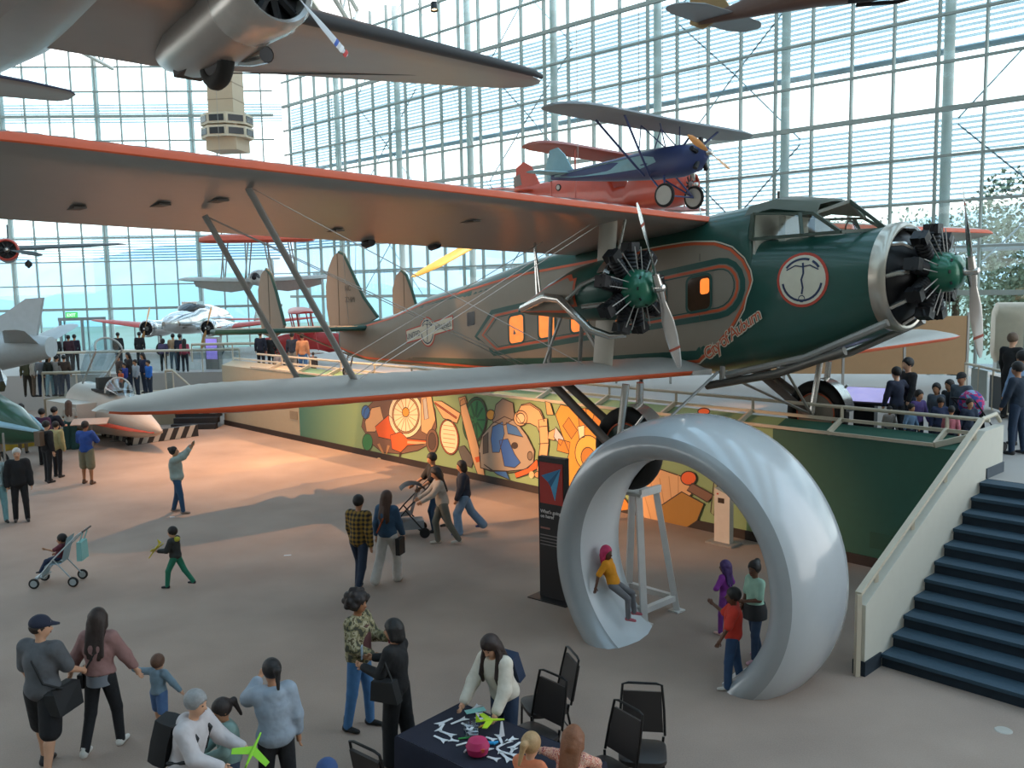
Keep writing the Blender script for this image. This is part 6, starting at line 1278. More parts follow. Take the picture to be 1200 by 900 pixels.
# paper scrap and floor disc
for x, y, w, lb in ((337, 651, .14, 'small white paper scrap on the open carpet'), (202, 606, .1, 'tiny white paper scrap by the woman taking a photo')): p = G(x, y); o = MB().box((0, 0, .004), (w, w*.4, .006), rz=.2).build('paper_scrap', M_FOAM, None, 0); o.location = p; tag(o, lb, 'paper')
p = G(1176, 856); o = MB().lathe([(0, .0), (.004, .0), (.008, .09), (0, .1)], 'z', 20).build('floor_socket', mat('socket', '#a9a49b'), None); o.location = p; tag(o, 'small round floor socket in front of the stairs', 'floor socket')

# ------------------------------------------------------------------ people
J1 = '#2b4a6b'
W1, W2 = ((22, -8, 3), (-14, -28, 3)), ((-14, -30, 3), (20, -6, 3))
AS = ((12, 10, 22, 4), (-10, 10, 4, 4)); AS2 = ((-10, 10, 4, 4), (14, 10, 24, 4)); CR_ = ((25, 18, 80, -38), (25, 18, 78, -38)); HOLD = ((18, 14, 95, -12), (18, 14, 95, -12))
def feet(x, y): return G(x, y)
def headat(x, y, h): p = G(x, y, h); return np.array([p[0], p[1], 0.])
# man in cap
r_, J, fn = person('man in navy cap, grey t-shirt and black shorts carrying a black shoulder bag', feet(58, 904), 78, 1.80, 0, 2, ((12, 4, 5), (-10, -16, 4)), ((8, 14, 30, 10), (20, 14, 62, -4)), -55, 4, 1., 'cap', '#20263a', 'l', dict(sleeve=.85, fat=.03, hem=-.12), '#56585c', dict(len=.95, fat=.03), '#17171a', 1, '#2b2a2c', 1.12)
hd, tp, k = fn['hd'], fn['tp'], fn['k']
m = MB(); m.loft([[(x+.06, -.26+y*w, z) for x, y, z in ((-.19, -.05, .72), (.19, -.05, .72), (.21, .0, .98), (.17, .05, 1.0), (-.17, .05, 1.0), (-.21, 0, .98))] for w in (1., )]*1+[[(x+.06, -.26+.14, z) for x, z in ((-.19, .74), (.19, .74), (.2, .96), (.17, 1.0), (-.17, 1.0), (-.2, .96))]]); part(r_, m, 'shoulder_bag', '#191a1c')
part(r_, MB().tube([tp(.46, -.03, .16), tp(.49, -.02, .08), tp(.35, -.16, -.02), tp(.12, -.16, -.14), (-.02, -.27, 1.0)], .016, 6), 'bag_strap', '#191a1c')
h_ = J['hn', 1]; m = MB(); m.box((h_[0]+.06, h_[1]-.02, h_[2]), (.1, .14, .1)); m.lathe([(0, .035), (.09, .04)], 'x', 12, (h_[0]+.1, h_[1]-.02, h_[2])); cm = part(None, m, 'camera', M_BLK); cm.location = r_.location; cm.rotation_euler = r_.rotation_euler; tag(cm, 'black camera in the hand of the man in the navy cap', 'camera')
part(r_, MB().sphere(hd(-.02, 0, -.075), [.05, .06, .03], 10, 6), 'hair', mat('hair_2b2019', '#2b2019')) if False else None
part(r_, MB().add([tuple(hd(.105, .03*math.cos(a)-.02, .055+.022*math.sin(a))) for a in [k_*math.pi/5 for k_ in range(10)]], [tuple(range(10))]), 'cap_badge', '#c9c6c0', 0)
# woman pink sweater
r_, J, fn = person('woman with long dark hair in a pink sweater and black leggings beside the toddler', feet(124, 878), 88, 1.70, 0, 3, ((-8, -24, 4), (14, 2, 4)), ((4, 30, 14, 26), (14, 26, 20, 20)), 0, 4, 1., 'long', '#2a1d18', 'l', dict(sleeve=1.8, fat=.032, hem=.02), '#8d6a66', dict(fat=.012), '#15161a', 1, '#c8c6c0', 1.02, 1)
tp = fn['tp']; part(r_, MB().box((.02, .2, .86), (.2, .07, .16)), 'bag', '#1c1a1b', 20); part(r_, MB().tube([tp(.46, -.02, -.1), tp(.3, -.16, -.02), tp(.05, -.15, .14), (0, .2, .93)], .01, 6), 'bag_strap', '#1c1a1b'); part(r_, MB().lathe([(.80, .155), (.93, .15)], 'z', 20, (0, 0, .02)), 'shirt_hem', '#6f757d')
hand_pw = np.array(r_.location)
# toddler
person('brown-haired toddler in a grey-blue hoodie and blue shorts', feet(189, 856), 70, .92, 0, 2, ((8, 0, 4), (-6, -14, 4)), ((30, 78, 40, 95), (10, 40, 20, 30)), 10, 6, 1.55, 'short', '#5c4030', 'l', dict(sleeve=2, fat=.03, hood=1, hem=-.04), '#6f8593', dict(len=.9, fat=.035), '#4c6a94', 1, '#6d5a50', 1.15)
# grey-haired person with backpack
r_, J, fn = person('grey-haired person in a white hoodie with a black backpack, holding a green toy glider', headat(212, 812, 1.62), -12, 1.66, 0, 14, ((4, -2, 4), (-4, -6, 4)), ((35, 10, 70, -5), (30, 10, 68, -15)), 5, 14, 1., 'short', '#8c8c8c', 'l', dict(sleeve=2, fat=.035, hood=1, hem=-.12), '#b9b3b4', {}, '#2c2e36')
tp = fn['tp']; m = MB(); m.loft([[tuple(tp(z, -.15-dx, y*w)) for y, z in ((-.14, -.02), (.14, -.02), (.15, .2), (.12, .42), (-.12, .42), (-.15, .2))] for dx, w in ((0, 1.), (.12, 1.), (.2, .8))]); part(r_, m, 'backpack', '#17181b')
for s in (-1, 1): part(r_, MB().tube([tp(.4, -.16, .1*s), tp(.51, -.02, .11*s), tp(.4, .13, .12*s), tp(.15, .1, .15*s), tp(.05, -.12, .14*s)], .022, 6), 'backpack_strap', '#17181b')
h_ = r_.matrix_basis@Vector(J['hn', 0]); gx = G(262, 868, h_.z)
def glider(name, label, loc, rz, col, L=.34):
    g_ = thing(name, label, 'toy plane', loc, rz); c_ = mat('foam_'+col[1:], col, .6); MB().tube([(-L/2, 0, 0), (-L*.1, 0, .01), (L/2, 0, .0)], [.008, .018, .008], 8).build('fuselage', c_, g_); MB().prism([(-.05, -L*.55), (.03, -.02), (.03, .02), (-.05, L*.55), (-.1, L*.5), (-.04, 0), (-.1, -L*.5)], (0, 0, 0), (1, 0, 0), (0, 1, 0), .008).build('wing', c_, g_, 0); MB().prism([(-L*.5, 0), (-L*.3, 0), (-L*.48, .09)], (0, 0, 0), (1, 0, 0), (0, 0, 1), .006).build('tail_fin', c_, g_, 0); return g_
g_ = glider('toy_glider', 'lime green foam toy glider held by the grey-haired person', tuple(r_.matrix_basis@Vector(J['hn', 0]+np.array([.06, -.03, .03]))), R(70), '#8fd22c'); g_.rotation_euler = (R(30), R(-40), R(70))
# girl with ponytail
person('girl with a ponytail in a teal cardigan facing the grey-haired person', headat(266, 822, 1.30), 215, 1.32, 0, 4, ((4, -2, 4), (-4, -6, 4)), ((20, 10, 75, -25), (20, 10, 72, -25)), 0, 22, 1.18, 'pony', '#221815', 'm', dict(sleeve=2, fat=.03, hem=-.1), '#76918c', {}, '#39455a', 1, '#7a7a7a', 1., 1)
# woman grey-blue hoodie
person('woman in a pale blue-grey hoodie and black trousers rubbing her face', headat(319, 779, 1.64), 112, 1.66, 0, 6, ((4, -2, 4), (-4, -6, 4)), ((62, 16, 146, -34), (-4, 12, 6, 6)), 18, 12, 1., 'pony', '#191413', 'm', dict(sleeve=1.75, fat=.04, hood=1, hem=-.1), '#8c97a3', {}, '#17181c', 1, '#7a7a7a', 1.06, 1)
# blue cap at the lower edge
person('person in a dark blue cap, only the crown of the cap in view', headat(382, 893, 1.62), 90, 1.62, 1, 0, hair='cap', haircol='#2b4470', topm='#3a4350')
# camo woman
r_, J, fn = person('woman with curly hair in a camouflage jacket, jeans and black ankle boots', feet(424, 854), -22, 1.70, 0, 0, ((6, 0, 4), (-6, -10, 4)), ((22, 12, 98, -20), (10, 16, 60, -30)), 0, 4, 1., 'afro', '#1e1513', 't', dict(sleeve=2, fat=.035, hem=-.14), pattern('camo', ramp_noise([(0, '#3a3a2c'), (.42, '#77704f'), (.52, '#9c9478'), (.62, '#54492f'), (1, '#3a3a2c')], 14)), {}, '#3f6a95', 2, '#161616', 1., 1)
part(r_, MB().lathe([(1.0, .135), (1.2, .14), (1.33, .12)], 'z', 16, (.02, 0, 0), R(-60), R(60)), 'shirt_front', '#55302f'); h_ = J['hn', 0]
pb = MB().box((0, 0, 0), (.05, .14, .18)).build('red_pouch', mat('pouch_red', '#7a2430', .6), None, 20); pb.location = r_.matrix_basis@Vector(h_+np.array([.02, 0, .05])); pb.rotation_euler = r_.rotation_euler; tag(pb, 'dark red pouch in the hand of the curly-haired woman', 'pouch')
# black bob woman
r_, J, fn = person('woman with a black bob in black clothes with a black handbag on her arm', feet(468, 893), 158, 1.66, 0, 0, ((6, 0, 3), (-6, -10, 3)), ((20, 12, 100, -10), (30, 16, 96, -28)), 8, 6, 1., 'bob', '#14110f', 'm', dict(sleeve=2, fat=.022, hem=-.1), '#1b1a1b', dict(fat=.03, flare=.02), '#131315', 1, '#151414', 1., 1)
m = MB(); m.loft([[(x, y, z) for x, z in ((-.18, .84), (.16, .84), (.14, 1.06), (-.12, 1.08))] for y in (.19, .31)]); part(r_, m, 'handbag', '#1c1b1b', 20); part(r_, MB().tube([(-.1, .25, 1.06), (0, .23, 1.26), (.1, .25, 1.05)], .012, 6), 'bag_handle', '#1c1b1b')
ph = MB().box((0, 0, 0), (.012, .075, .15)).build('phone', mat('phone_pale', '#9fb2c4', .3), None, 0); ph.location = r_.matrix_basis@Vector(J['hn', 1]+np.array([.05, .02, .06])); tag(ph, 'pale phone in the hand of the woman with the black bob', 'phone')
# white sweatshirt woman
r_, J, fn = person('long-haired woman in a white sweatshirt leaning over the craft table', (c0[0]+tv[0]*.42+tu[0]*.26, c0[1]+tv[1]*.42+tu[1]*.26, 0), math.degrees(math.atan2(-tu[1], -tu[0]))+4, 1.66, 0, 22, ((6, -6, 4), (0, -4, 4)), ((22, 14, 40, 0), (30, 12, 46, -2)), 0, 38, 1., 'long', '#2a1b16', 'l', dict(sleeve=1.95, fat=.035, hem=-.06), '#c9c1b2', {}, '#27374f', 1, '#333333', 1., 1)
tp = fn['tp']
for s in (1, -1): part(r_, MB().tube([fn['hd'](.0, .085*s, .0), fn['hd'](.03, .10*s, -.10), tp(.36, .15, .12*s), tp(.26, .16, .11*s)], [.03, .04, .035, .015], 8), 'hair_lock', mat('hair_2a1b16', '#2a1b16'))
m = MB(); m.loft([[tuple(tp(z, -.15-dx, y)) for y, z in ((-.13, .02), (.13, .02), (.13, .38), (-.13, .38))] for dx in (0, .12)]); part(r_, m, 'backpack', '#20304a', 20)
g_ = glider('toy_glider', 'lime green foam toy glider held by the woman in the white sweatshirt', tuple(r_.matrix_basis@Vector(J['hn', 0]+np.array([.05, .0, .02]))), R(8), '#b3d51e', .3)
# blonde and floral girls at the near side of the table
person('blonde girl with a ponytail in an orange top working at the table', headat(616, 882, 1.18), math.degrees(math.atan2(tu[1], tu[0]))+8, 1.30, 0, 10, ((4, -2, 4), (-4, -6, 4)), ((35, 18, 62, 4), (30, 14, 60, -10)), 0, 18, 1.2, 'pony', '#a5835a', 'l', dict(sleeve=.8, fat=.025), '#c7734e', {}, '#445066', 1, '#888888', 1., 1)
person('girl with loose auburn hair in a floral top reaching over the table', headat(664, 884, 1.12), math.degrees(math.atan2(tu[1], tu[0]))+22, 1.30, 0, 30, ((4, -2, 4), (-4, -6, 4)), ((62, 34, 66, 46), (54, 22, 40, -4)), 4, 30, 1.2, 'long', '#7a4a2c', 'l', dict(sleeve=1.9, fat=.025), pattern('floral', ramp_noise([(0, '#c9a08a'), (.45, '#b4543e'), (.52, '#dfb9a2'), (.6, '#93424a'), (1, '#d0836a')], 30)), {}, '#5c4a52', 1, '#888888', 1., 1)
# girl on the ring
pi = Vector((.95, -1.12, .62)); wp = RM@pi; fy = math.degrees(math.atan2(RFD[1], RFD[0]))
wp = G(722, 722, .22)
r_, J, fn = person('girl with pink braids, yellow shirt and grey leggings sitting inside the white ring', (wp[0]-.05, wp[1]-.12, .26), fy+22, 1.22, 0, -18, ((62, 6, 5), (56, 2, 5)), ((-30, 22, -10, 16), (-28, 24, -8, 18)), -25, 0, 1.22, 'braids', '#c22f5e', 'd', dict(sleeve=.9, fat=.025), '#d98f1c', {}, '#6d6d70', 1, '#b5606a', .95, 1)
# red boy, purple girl, mint girl
person('boy in a red t-shirt and jeans standing in the white ring opening', feet(858, 806), 165, 1.34, 0, -2, ((8, 2, 5), (-8, -12, 5)), ((20, 20, 30, 10), (40, 24, 118, 30)), 0, 0, 1.15, 'short', '#15100e', 'd', dict(sleeve=.9, fat=.035, hem=-.12), '#b8301f', dict(fat=.022), '#26405f', 1, '#b9b2a9')
person('girl with purple braids in a purple outfit standing behind the boy in red', feet(850, 743), 130, 1.12, 0, 0, ((5, 0, 5), (-5, -8, 5)), ((10, 30, 60, -40), (10, 36, 40, -30)), 10, 4, 1.25, 'braids', '#3d2358', 'd', dict(sleeve=2, fat=.02), '#7d2f8c', {}, '#6d2f7c', 1, '#c9a49a', .95, 1)
r_, J, fn = person('girl with a hair bun in a mint t-shirt and dark jeans by the white ring', feet(884, 773), 200, 1.42, 0, 0, ((10, 2, 4), (-10, -16, 4)), ((14, 14, 84, -30), (8, 10, 40, -20)), 20, 6, 1.1, 'bun', '#120e0d', 'd', dict(sleeve=.8, fat=.028), '#8fb3a0', dict(fat=.016), '#22354c', 1, '#b9909a', 1., 1)
part(r_, MB().lathe([(.62, .17), (.74, .17), (.84, .14)], 'z', 18), 'tied_jacket', '#17171a')
# plaid man, denim woman
def plaid(t, v, b):
    w = []
    for d_, sc_ in (('Z', 9), ('X', 9), ('Y', 9)):
        n = t.nodes.new('ShaderNodeTexWave'); n.bands_direction = d_; n.inputs['Scale'].default_value = sc_/2.2; t.links.new(v, n.inputs['Vector']); w.append(n)
    mx = t.nodes.new('ShaderNodeMath'); mx.operation = 'ADD'; t.links.new(w[0].outputs['Fac'], mx.inputs[0]); t.links.new(w[2].outputs['Fac'], mx.inputs[1])
    r = t.nodes.new('ShaderNodeValToRGB'); el = r.color_ramp.elements; el[0].position = .25; el[0].color = (*lin('#1e1a14'), 1); el[1].position = .8; el[1].color = (*lin('#8a6a24'), 1)
    hf = t.nodes.new('ShaderNodeMath'); hf.operation = 'MULTIPLY'; hf.inputs[1].default_value = .5; t.links.new(mx.outputs[0], hf.inputs[0]); t.links.new(hf.outputs[0], r.inputs[0]); t.links.new(r.outputs[0], b.inputs['Base Color'])
person('man in a mustard plaid shirt and dark jeans walking away beside the denim-jacket woman', feet(423, 692), 68, 1.74, 0, 2, W1, AS, 10, 2, 1., 'short', '#1a1412', 'm', dict(sleeve=2, fat=.03, hem=-.14), pattern('plaid', plaid), {}, '#1f2c40', 1, '#2b2522')
r_, J, fn = person('woman in a denim jacket and white trousers with an orange bag strap', feet(456, 682), 70, 1.70, 0, 2, W2, AS2, -15, 2, 1., 'long', '#4a3226', 'l', dict(sleeve=2, fat=.028, hem=-.06), '#2f4d68', dict(fat=.02, flare=.03), '#c4c0bb', 1, '#b9b4ae', 1.04, 1)
tp = fn['tp']; part(r_, MB().tube([tp(.48, -.02, -.1), tp(.3, -.16, 0), tp(.02, -.13, .15)], .014, 6), 'bag_strap', '#b5562c'); part(r_, MB().box((-.02, -.26, .7), (.22, .08, .3)), 'bag', '#1d1b1c', 20)
# stroller group
r_, J, fn = person('man in black shirt and jeans behind the two women by the dark stroller', feet(512, 622), 205, 1.76, 0, 4, W1, ((40, 12, 60, 0), (35, 12, 60, 0)), 0, 14, 1., 'short', '#15110f', 'm', dict(sleeve=.9, fat=.03), '#1a1a1c', {}, '#2c4763')
person('woman in black vest, white sleeves and grey trousers pushing the dark stroller', feet(520, 638), 195, 1.66, 0, 10, W2, ((38, 10, 62, 0), (36, 10, 60, 0)), 0, 22, 1., 'long', '#17120f', 'm', dict(sleeve=2, fat=.024), '#9c958c', dict(fat=.02), '#5c5c54', 1, '#b9b2a8', 1., 1)
person('woman in a navy jacket and pale jeans walking behind the stroller group', feet(545, 625), 185, 1.62, 0, 3, ((24, -4, 3), (-22, -40, 3)), AS, 0, 6, 1., 'bob', '#17120f', 'm', dict(sleeve=2, fat=.035, hem=-.1), '#1d2636', dict(fat=.03, flare=.03), '#6f8ba8', 1, '#2b4a8c', 1., 1)
def stroller(name, label, loc, rz, frame_m, seat_m, k=1., extra=None):
    s_ = thing(name, label, 'stroller', loc, rz); s_.scale = (k,)*3
    for sy_ in (-1, 1):
        MB().tube([(.42, .22*sy_, .12), (.05, .22*sy_, .55), (-.42, .22*sy_, 1.0), (-.52, .22*sy_, 1.06)], .014, 8).build('frame_tube', frame_m, s_); MB().tube([(-.3, .22*sy_, .12), (.05, .22*sy_, .55)], .014, 8).build('frame_tube', frame_m, s_)
        for x in (.42, -.3): wheel(s_, (x, .24*sy_, .1), .1, .045, frame_m)
    MB().tube([(-.52, -.22, 1.06), (-.52, .22, 1.06)], .018, 8).build('handle_bar', M_BLK, s_); MB().tube([(.42, -.22, .12), (.42, .22, .12)], .012, 8).build('cross_bar', frame_m, s_)
    MB().loft([[(x, y, z) for y in (-.19, -.1, .1, .19)] for x, z in ((-.22, .95), (-.08, .45), (.22, .42), (.30, .2))], False, False).build('seat', seat_m, s_); MB().box((.34, 0, .19), (.16, .36, .03)).build('footrest', frame_m, s_, 0)
    return s_
ds = stroller('stroller', 'dark folding stroller with a canopy pushed by the woman in grey trousers', G(478, 628), R(192), M_BLK, mat('stroller_dark', '#202226'), 1.12); MB().lathe([(-.2, .28), (-.1, .3), (.1, .3), (.2, .28)], 'y', 14, (-.1, 0, .75), R(40), R(150)).build('canopy', mat('stroller_dark', '#202226'), ds); MB().box((-.1, 0, .24), (.4, .34, .16)).build('basket', mat('basket_grey', '#80868a'), ds, 20)
# phone woman
r_, J, fn = person('woman in a mint cardigan and jeans raising her phone to take a photo', feet(210, 601), 8, 1.62, 0, -4, ((-6, -16, 4), (12, 6, 4)), ((118, 6, 142, -4), (112, 6, 140, -4)), 0, -14, 1., 'bun', '#1c1513', 'm', dict(sleeve=1.9, fat=.04, hem=-.14), '#8f9c96', {}, '#274766', 1, '#8a7a70', 1.05, 1)
ph = MB().box((0, 0, 0), (.012, .15, .075)).build('phone', mat('phone_black', '#1a1a1c', .3), None, 0); ph.location = r_.matrix_basis@Vector((J['hn', 0]+J['hn', 1])/2+np.array([.03, 0, .05])); ph.rotation_euler = r_.rotation_euler; tag(ph, 'black phone held up by the woman in the mint cardigan', 'phone')
# boy green trousers
r_, J, fn = person('boy in a dark hoodie and green trousers walking with a yellow toy plane', feet(208, 688), 172, 1.12, 0, 3, ((26, 6, 3), (-24, -36, 3)), ((24, 10, 84, -10), (10, 12, 70, -16)), 0, 6, 1.25, 'short', '#17110f', 'l', dict(sleeve=2, fat=.035, hood=1, hem=-.08), '#2b2d2b', dict(fat=.02), '#1f6f56', 1, '#1f2026')
part(r_, MB().sphere(fn['tp'](.46, -.08), [.06, .09, .05], 10, 6), 'hood_lining', '#a9a52c')
g_ = glider('toy_glider', 'yellow foam toy plane carried by the boy in green trousers', tuple(r_.matrix_basis@Vector(J['hn', 0]+np.array([.06, -.06, .0]))), R(172), '#c9b52a', .4); g_.rotation_euler = (0, R(50), R(172))
# pale stroller with toddler
ps_ = stroller('stroller', 'pale lightweight stroller with a teal bag on its handle', G(73, 684), R(185), mat('stroller_pale', '#aab4b8', .4, .3), mat('stroller_seat', '#8fa9b3'), .95)
MB().box((-.42, .0, .66), (.1, .34, .36), taper=.9).build('hanging_bag', mat('bag_teal', '#7fb3b0', .8), ps_, 20); MB().tube([(-.42, -.12, .83), (-.51, -.1, 1.06), (-.51, .1, 1.06), (-.42, .12, .83)], .01, 6).build('bag_strap', mat('bag_teal', '#7fb3b0', .8), ps_)
p = G(73, 684); person('toddler in a maroon top sitting in the pale stroller', (p[0]-.02, p[1]-.0, .22), 185, .86, 0, -18, ((78, 30, 6), (74, 26, 6)), ((60, 24, 110, 10), (30, 14, 60, -10)), 0, 4, 1.6, 'short', '#16100e', 'm', dict(sleeve=.8, fat=.03), '#6a2f38', dict(fat=.025), '#22304a', 1, '#22262e', 1.05)
# left group
person('elderly man with white hair in a black jacket and maroon shirt', feet(26, 611), -60, 1.74, 0, 2, hair='short', haircol='#b5b2ad', topm='#17171a', top=dict(sleeve=2, fat=.04, hem=-.16), botm='#17181b'); part(bpy.data.objects[[o.name for o in COL.objects if o.name.startswith('person')][-1]], MB().lathe([(.98, .158), (1.2, .165), (1.36, .14)], 'z', 16, (0, 0, 0), R(-28), R(28)), 'shirt_front', '#5a1f2c')
person('person in pale teal jeans at the edge beside the tall silver post', feet(1, 613), -50, 1.68, 1, 0, hair='bob', haircol='#3a2c24', topm='#8fa3a6', botm='#6f9aa0', fem=1)
person('man in a royal blue shirt and khaki shorts seen from behind', feet(104, 567), 88, 1.76, 0, 2, ((6, 0, 5), (-6, -8, 5)), CR_, 0, 6, 1., 'short', '#1a1411', 't', dict(sleeve=.9, fat=.03), '#20448c', dict(len=.95, fat=.035), '#6d6a55', 1, '#5a3f2c', 1.05)
r_, J, fn = person('man in black with a small backpack standing before the yellow kerb', feet(58, 565), 60, 1.74, 0, 2, hair='short', topm='#17171a', top=dict(sleeve=2, fat=.03), botm='#15161a'); part(r_, MB().box((-.2, 0, 1.28), (.14, .26, .4)), 'backpack', '#5a4a3a', 20)
person('person in a pale olive coat beside the man with the small backpack', feet(69, 559), 75, 1.62, 1, 2, hair='short', topm='#a09a6c', top=dict(sleeve=2, fat=.04, hem=-.2), botm='#1c1d22')
person('man in a purple shirt among the group looking at the white jet', feet(53, 545), 85, 1.76, 1, 2, hair='short', topm='#4a2540', top=dict(sleeve=2, fat=.03), botm='#1c1d22', bulk=1.1)
person('man in a navy t-shirt with arms folded by the white jet', feet(67, 541), 60, 1.74, 1, 2, arms=CR_, hair='short', topm='#181c2a', top=dict(sleeve=.9, fat=.03), botm='#1c1d22')
person('woman in a white t-shirt and long teal skirt by the white jet', feet(84, 526), 110, 1.66, 1, 2, arms=HOLD, hair='long', haircol='#5c4030', topm='#b9b2a8', top=dict(sleeve=.8, fat=.02), botm='#234a48', bottom=dict(fat=.05, flare=.06), fem=1)
person('woman with dark hair in tan trousers reading the orange-lit panel', feet(28, 531), 100, 1.66, 1, 6, hair='long', haircol='#2a1b16', topm='#7d7d7a', botm='#7d6a52', fem=1)
# people on the viewing platform
def plat(lb, x, Y, h, top, hair='short', hc='#1c1512', bot='#2a3344', face=-90, z=ZP, fem=0, lod=2, arms=AS, skn='m', headk=1.):
    q = AY(x, 440, Y); person(lb, (q[0], q[1], z), face, h, lod, 2, arms=arms, hair=hair, haircol=hc, topm=top, botm=bot, fem=fem, skn=skn, head=headk)
for lb, x, t, hr_, f_, bt in (('visitor in an olive top at the end of the platform rail', 32, '#4c4a33', 'short', -60, '#3a342c'), ('visitor in a cream top leaning on the platform rail', 39, '#b5aca0', 'short', 40, '#6a5a4c'), ('visitor in a grey top on the platform behind the cream-topped visitor', 49, '#7d7d80', 'short', 150, '#26344a'), ('woman in a dark jacket over a pale shirt on the platform', 58, '#23261f', 'long', -20, '#8fb0bd'), ('man in a grey shirt at the platform rail', 67, '#8a8580', 'short', 80, '#2a3a52'), ('man in a brown jacket at the platform rail', 76, '#3f3026', 'short', 110, '#22304a')): plat(lb, x, 36.5, 1.68, t, hr_, face=f_, bot=bt)
for lb, x, t, hh, hr_, Y in (('child in an orange shirt waiting beside the raised canopy', 142, '#c4562c', 1.1, 'short', 36.1), ('child in a dark blue top behind the orange-shirted child', 147, '#2f3f8c', 1.3, 'short', 36.6), ('tall visitor with long dark hair behind the children on the platform', 152, '#2a2424', 1.68, 'long', 37.2), ('visitor in a pale grey shirt among the platform queue', 160, '#9aa0a8', 1.45, 'short', 36.2), ('woman in navy with dark hair in the platform queue', 169, '#1c2440', 1.66, 'long', 37.0), ('boy in a bright blue shirt at the end of the platform', 175, '#2a6ac0', 1.42, 'short', 36.1), ('visitor in a brown top beside the raised canopy', 141, '#4a3a34', 1.6, 'short', 37.2)): plat(lb, x, Y, hh, t, hr_, face=-120, headk=1.1 if hh < 1.5 else 1.)
# far raised floor
for lb, x, Y, t, hr_, bt in (('man in a tan shirt standing by the grey jet tail', 28, 42.5, '#8c8264', 'short', '#3a3a3c'), ('man in black leaning on the far railing', 68, 42., '#17171a', 'short', '#1c1d22'), ('man in a maroon shirt near the far double door', 83, 42.3, '#3a1c26', 'short', '#1c1d22'), ('tall visitor in dark purple near the far double door', 90, 42.8, '#2a2030', 'short', '#1c1d22'), ('visitor in black below the wing of the silver twin', 141, 44, '#1b1b1e', 'short', '#1c1d22'), ('visitor in black under the engine of the silver twin', 166, 44., '#15151a', 'short', '#1c1d22'), ('man in a tan shirt in front of the silver twin', 205, 41.6, '#a58768', 'short', '#6a7a8a'), ('man in a navy t-shirt in front of the silver twin', 213, 41.3, '#1c2438', 'short', '#3a3f4a'), ('woman in a pink top at the cream railing', 218, 40.9, '#b04a5c', 'long', '#3a3a44'), ('visitor bending by the far railing in purple', 193, 41.4, '#4a4060', 'bob', '#2a2a30')): plat(lb, x, Y, 1.7 if 'bending' not in lb and 'pink' not in lb else 1.5, t, hr_, bot=bt, z=ZF2, face=100)
def mezd(lb, x, off, h, t, hr_='short', bt='#22283a', face=90, **kw):
    d = ray(x, 420); tt_ = (WK+off)/(d[0]*WN[0]+d[1]*WN[1]); q = CO+d*tt_; person(lb, (q[0], q[1], ZM), face, h, 2, 2, hair=hr_, topm=t, botm=bt, haircol='#16110f', skn='m', **kw)
for lb, x, off, t, hr_, bt, h in (('man in dark navy standing beyond the biplane tail', 306, 1.5, '#1c2030', 'short', '#15161c', 1.6), ('visitor in black carrying a jacket beyond the tail', 318, 1.9, '#17171a', 'short', '#222222', 1.5), ('visitor with a navy backpack beyond the tail', 343, 1.7, '#27303f', 'short', '#7d7d78', 1.6), ('woman in a tan top and blue jeans with a black backpack', 355, 1.3, '#b0805f', 'short', '#2f5c8c', 1.62), ('seated child with blonde hair behind the beige wall rail', 325, .95, '#8a8a90', 'short', '#333333', .95), ('child in dark clothes behind the beige wall rail', 367, 1.1, '#2a2a2e', 'short', '#333333', 1.0)): mezd(lb, x, off, h, t, hr_, bt)
def mezp(lb, x, yh, off, t, hr_='short', bt='#22283a', face=-90, arms=AS, hp=6, skn='m', hc='#16110f', **kw):
    q = ONP(x, yh, WN, WK+off); h = max(.85, q[2]-ZM); person(lb, (q[0], q[1], ZM), face, h, 1, 2, arms=arms, hair=hr_, haircol=hc, topm=t, botm=bt, hp=hp, skn=skn, head=1.14 if h < 1.35 else 1.05, **kw)
mezp('man in a navy suit pointing at the touch table', 1052, 431, 1.5, '#1c2338', bt='#15181f', face=110, arms=((10, 10, 14, 5), (24, 50, 30, 10)), skn='l')
mezp('man in a black shirt standing behind the man in the navy suit', 1066, 420, 2.0, '#191a1d', face=190, skn='l')
mezp('child in a purple top facing out beside the man in the suit', 1076, 458, 1.05, '#4a3a70', face=-70); mezp('boy in a pale blue shirt at the guard rail', 1067, 474, .85, '#5f7d9a', face=-60)
mezp('woman in grey looking down among the children', 1098, 450, 1.7, '#4c5560', 'pony', face=230, fem=1); mezp('boy in blue bending over behind the pink child', 1102, 466, 1.15, '#2b3554', face=-100, hp=30)
mezp('child in a pink top with back turned at the guard rail', 1115, 477, .85, '#c0707c', face=60); mezp('visitor in dark clothes between the woman in grey and the capped man', 1114, 446, 2.2, '#1d1f24', face=200); mezp('man in a black cap bending over the children', 1128, 437, 1.9, '#4a5560', 'cap', face=215, hc='#141416')
mezp('boy in a navy shirt at the end of the guard rail', 1136, 468, 1.3, '#1f2c40', face=-90); mezp('small child whose head shows above the rail near the touch table', 1042, 477, .9, '#8a8078', face=-80)
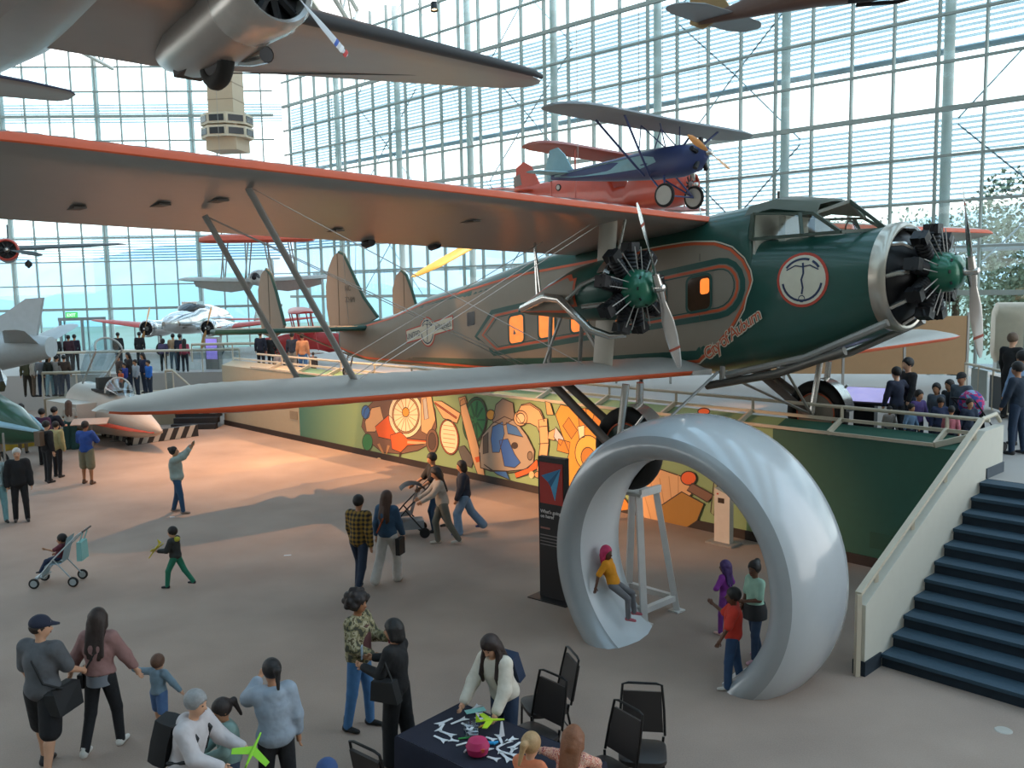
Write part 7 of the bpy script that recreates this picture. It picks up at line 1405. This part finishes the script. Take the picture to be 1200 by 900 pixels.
mezp('man in a black suit using the screen at the far right railing', 1186, 391, 6.5, '#121316', bt='#121316', face=30, skn='l', hc='#5a4634'); mezp('visitor in a pale blue shirt at the top of the stairs', 1200, 412, 3.2, '#7d96b5', bt='#1f2c40', face=100); mezp('visitor in a dark coat near the top of the stairs', 1195, 425, 2.2, '#1c2a3a', bt='#22344a', face=120)
sl = stroller('stroller', 'stroller draped with a pink and purple bag on the raised floor', (*[float(v) for v in ONP(1147, 490, WN, WK+1.9)[:2]], ZM), R(30), M_BLK, mat('stroller_dark', '#202226'), 1.0); MB().sphere((-.25, 0, .95), [.2, .24, .26], 12, 8).build('draped_bag', pattern('bag_pattern', ramp_noise([(0, '#3a4a8c'), (.45, '#c0306c'), (.55, '#7fa3c4'), (1, '#5a2a6c')], 9)), sl)
# ================================================================== gallery spotlights (modelled fixtures out of the picture, mostly under the roof)
WARM = (1., .50, .22)
def fixture(loc, tgt, watts, ang, blend=.6, color=WARM, rad=.1, hang=1.2):
    d = (Vector(tgt)-Vector(loc)).normalized()
    f = thing('ceiling_spotlight', 'black gallery spotlight hung from the roof trusses', 'spotlight', loc, 0, 'gallery spotlights under the roof')
    f.rotation_euler = d.to_track_quat('-Z', 'Y').to_euler()
    MB().lathe([(.32, .05), (.3, .13), (.05, .15), (-.05, .17), (-.05, .15), (.04, .13)], 'z', 16).build('housing', M_BLK, f)
    MB().lathe([(.03, 0), (.03, .13)], 'z', 16).build('lens', mat('lens_warm', '#ffd9a0', .3, emit=3.), f)
    l = spot('lamp', (0, 0, -.06), (0, 0, -1), watts, color, ang, blend, rad); l.parent = f; l.rotation_euler = (0, 0, 0)
    return f
fixture((-2.4, 37.8, 18.5), (-5., 27.5, 0), 17000, 46, .8, rad=.06)
fixture((-10, 26, 18.3), (-7.5, 29.5, 0), 18000, 50, 1.)
fixture((-7, 21, 18.3), (-2.8, 25., 0), 20000, 46, 1.)
for tx, ty, w in ((-2.5, 25.5, 15000), (1.2, 21.7, 22000), (4.4, 18.5, 9000)): fixture((-15., 15.5, 7.5), (tx, ty, .6), w, 17, .8)  # mural wash, added at an unseen point far left, well below the roof
fixture((9, 22, 17), (9, 20, 2), 5000, 45); fixture((-3, 40, 17), (-2, 36, 2), 4000, 45)
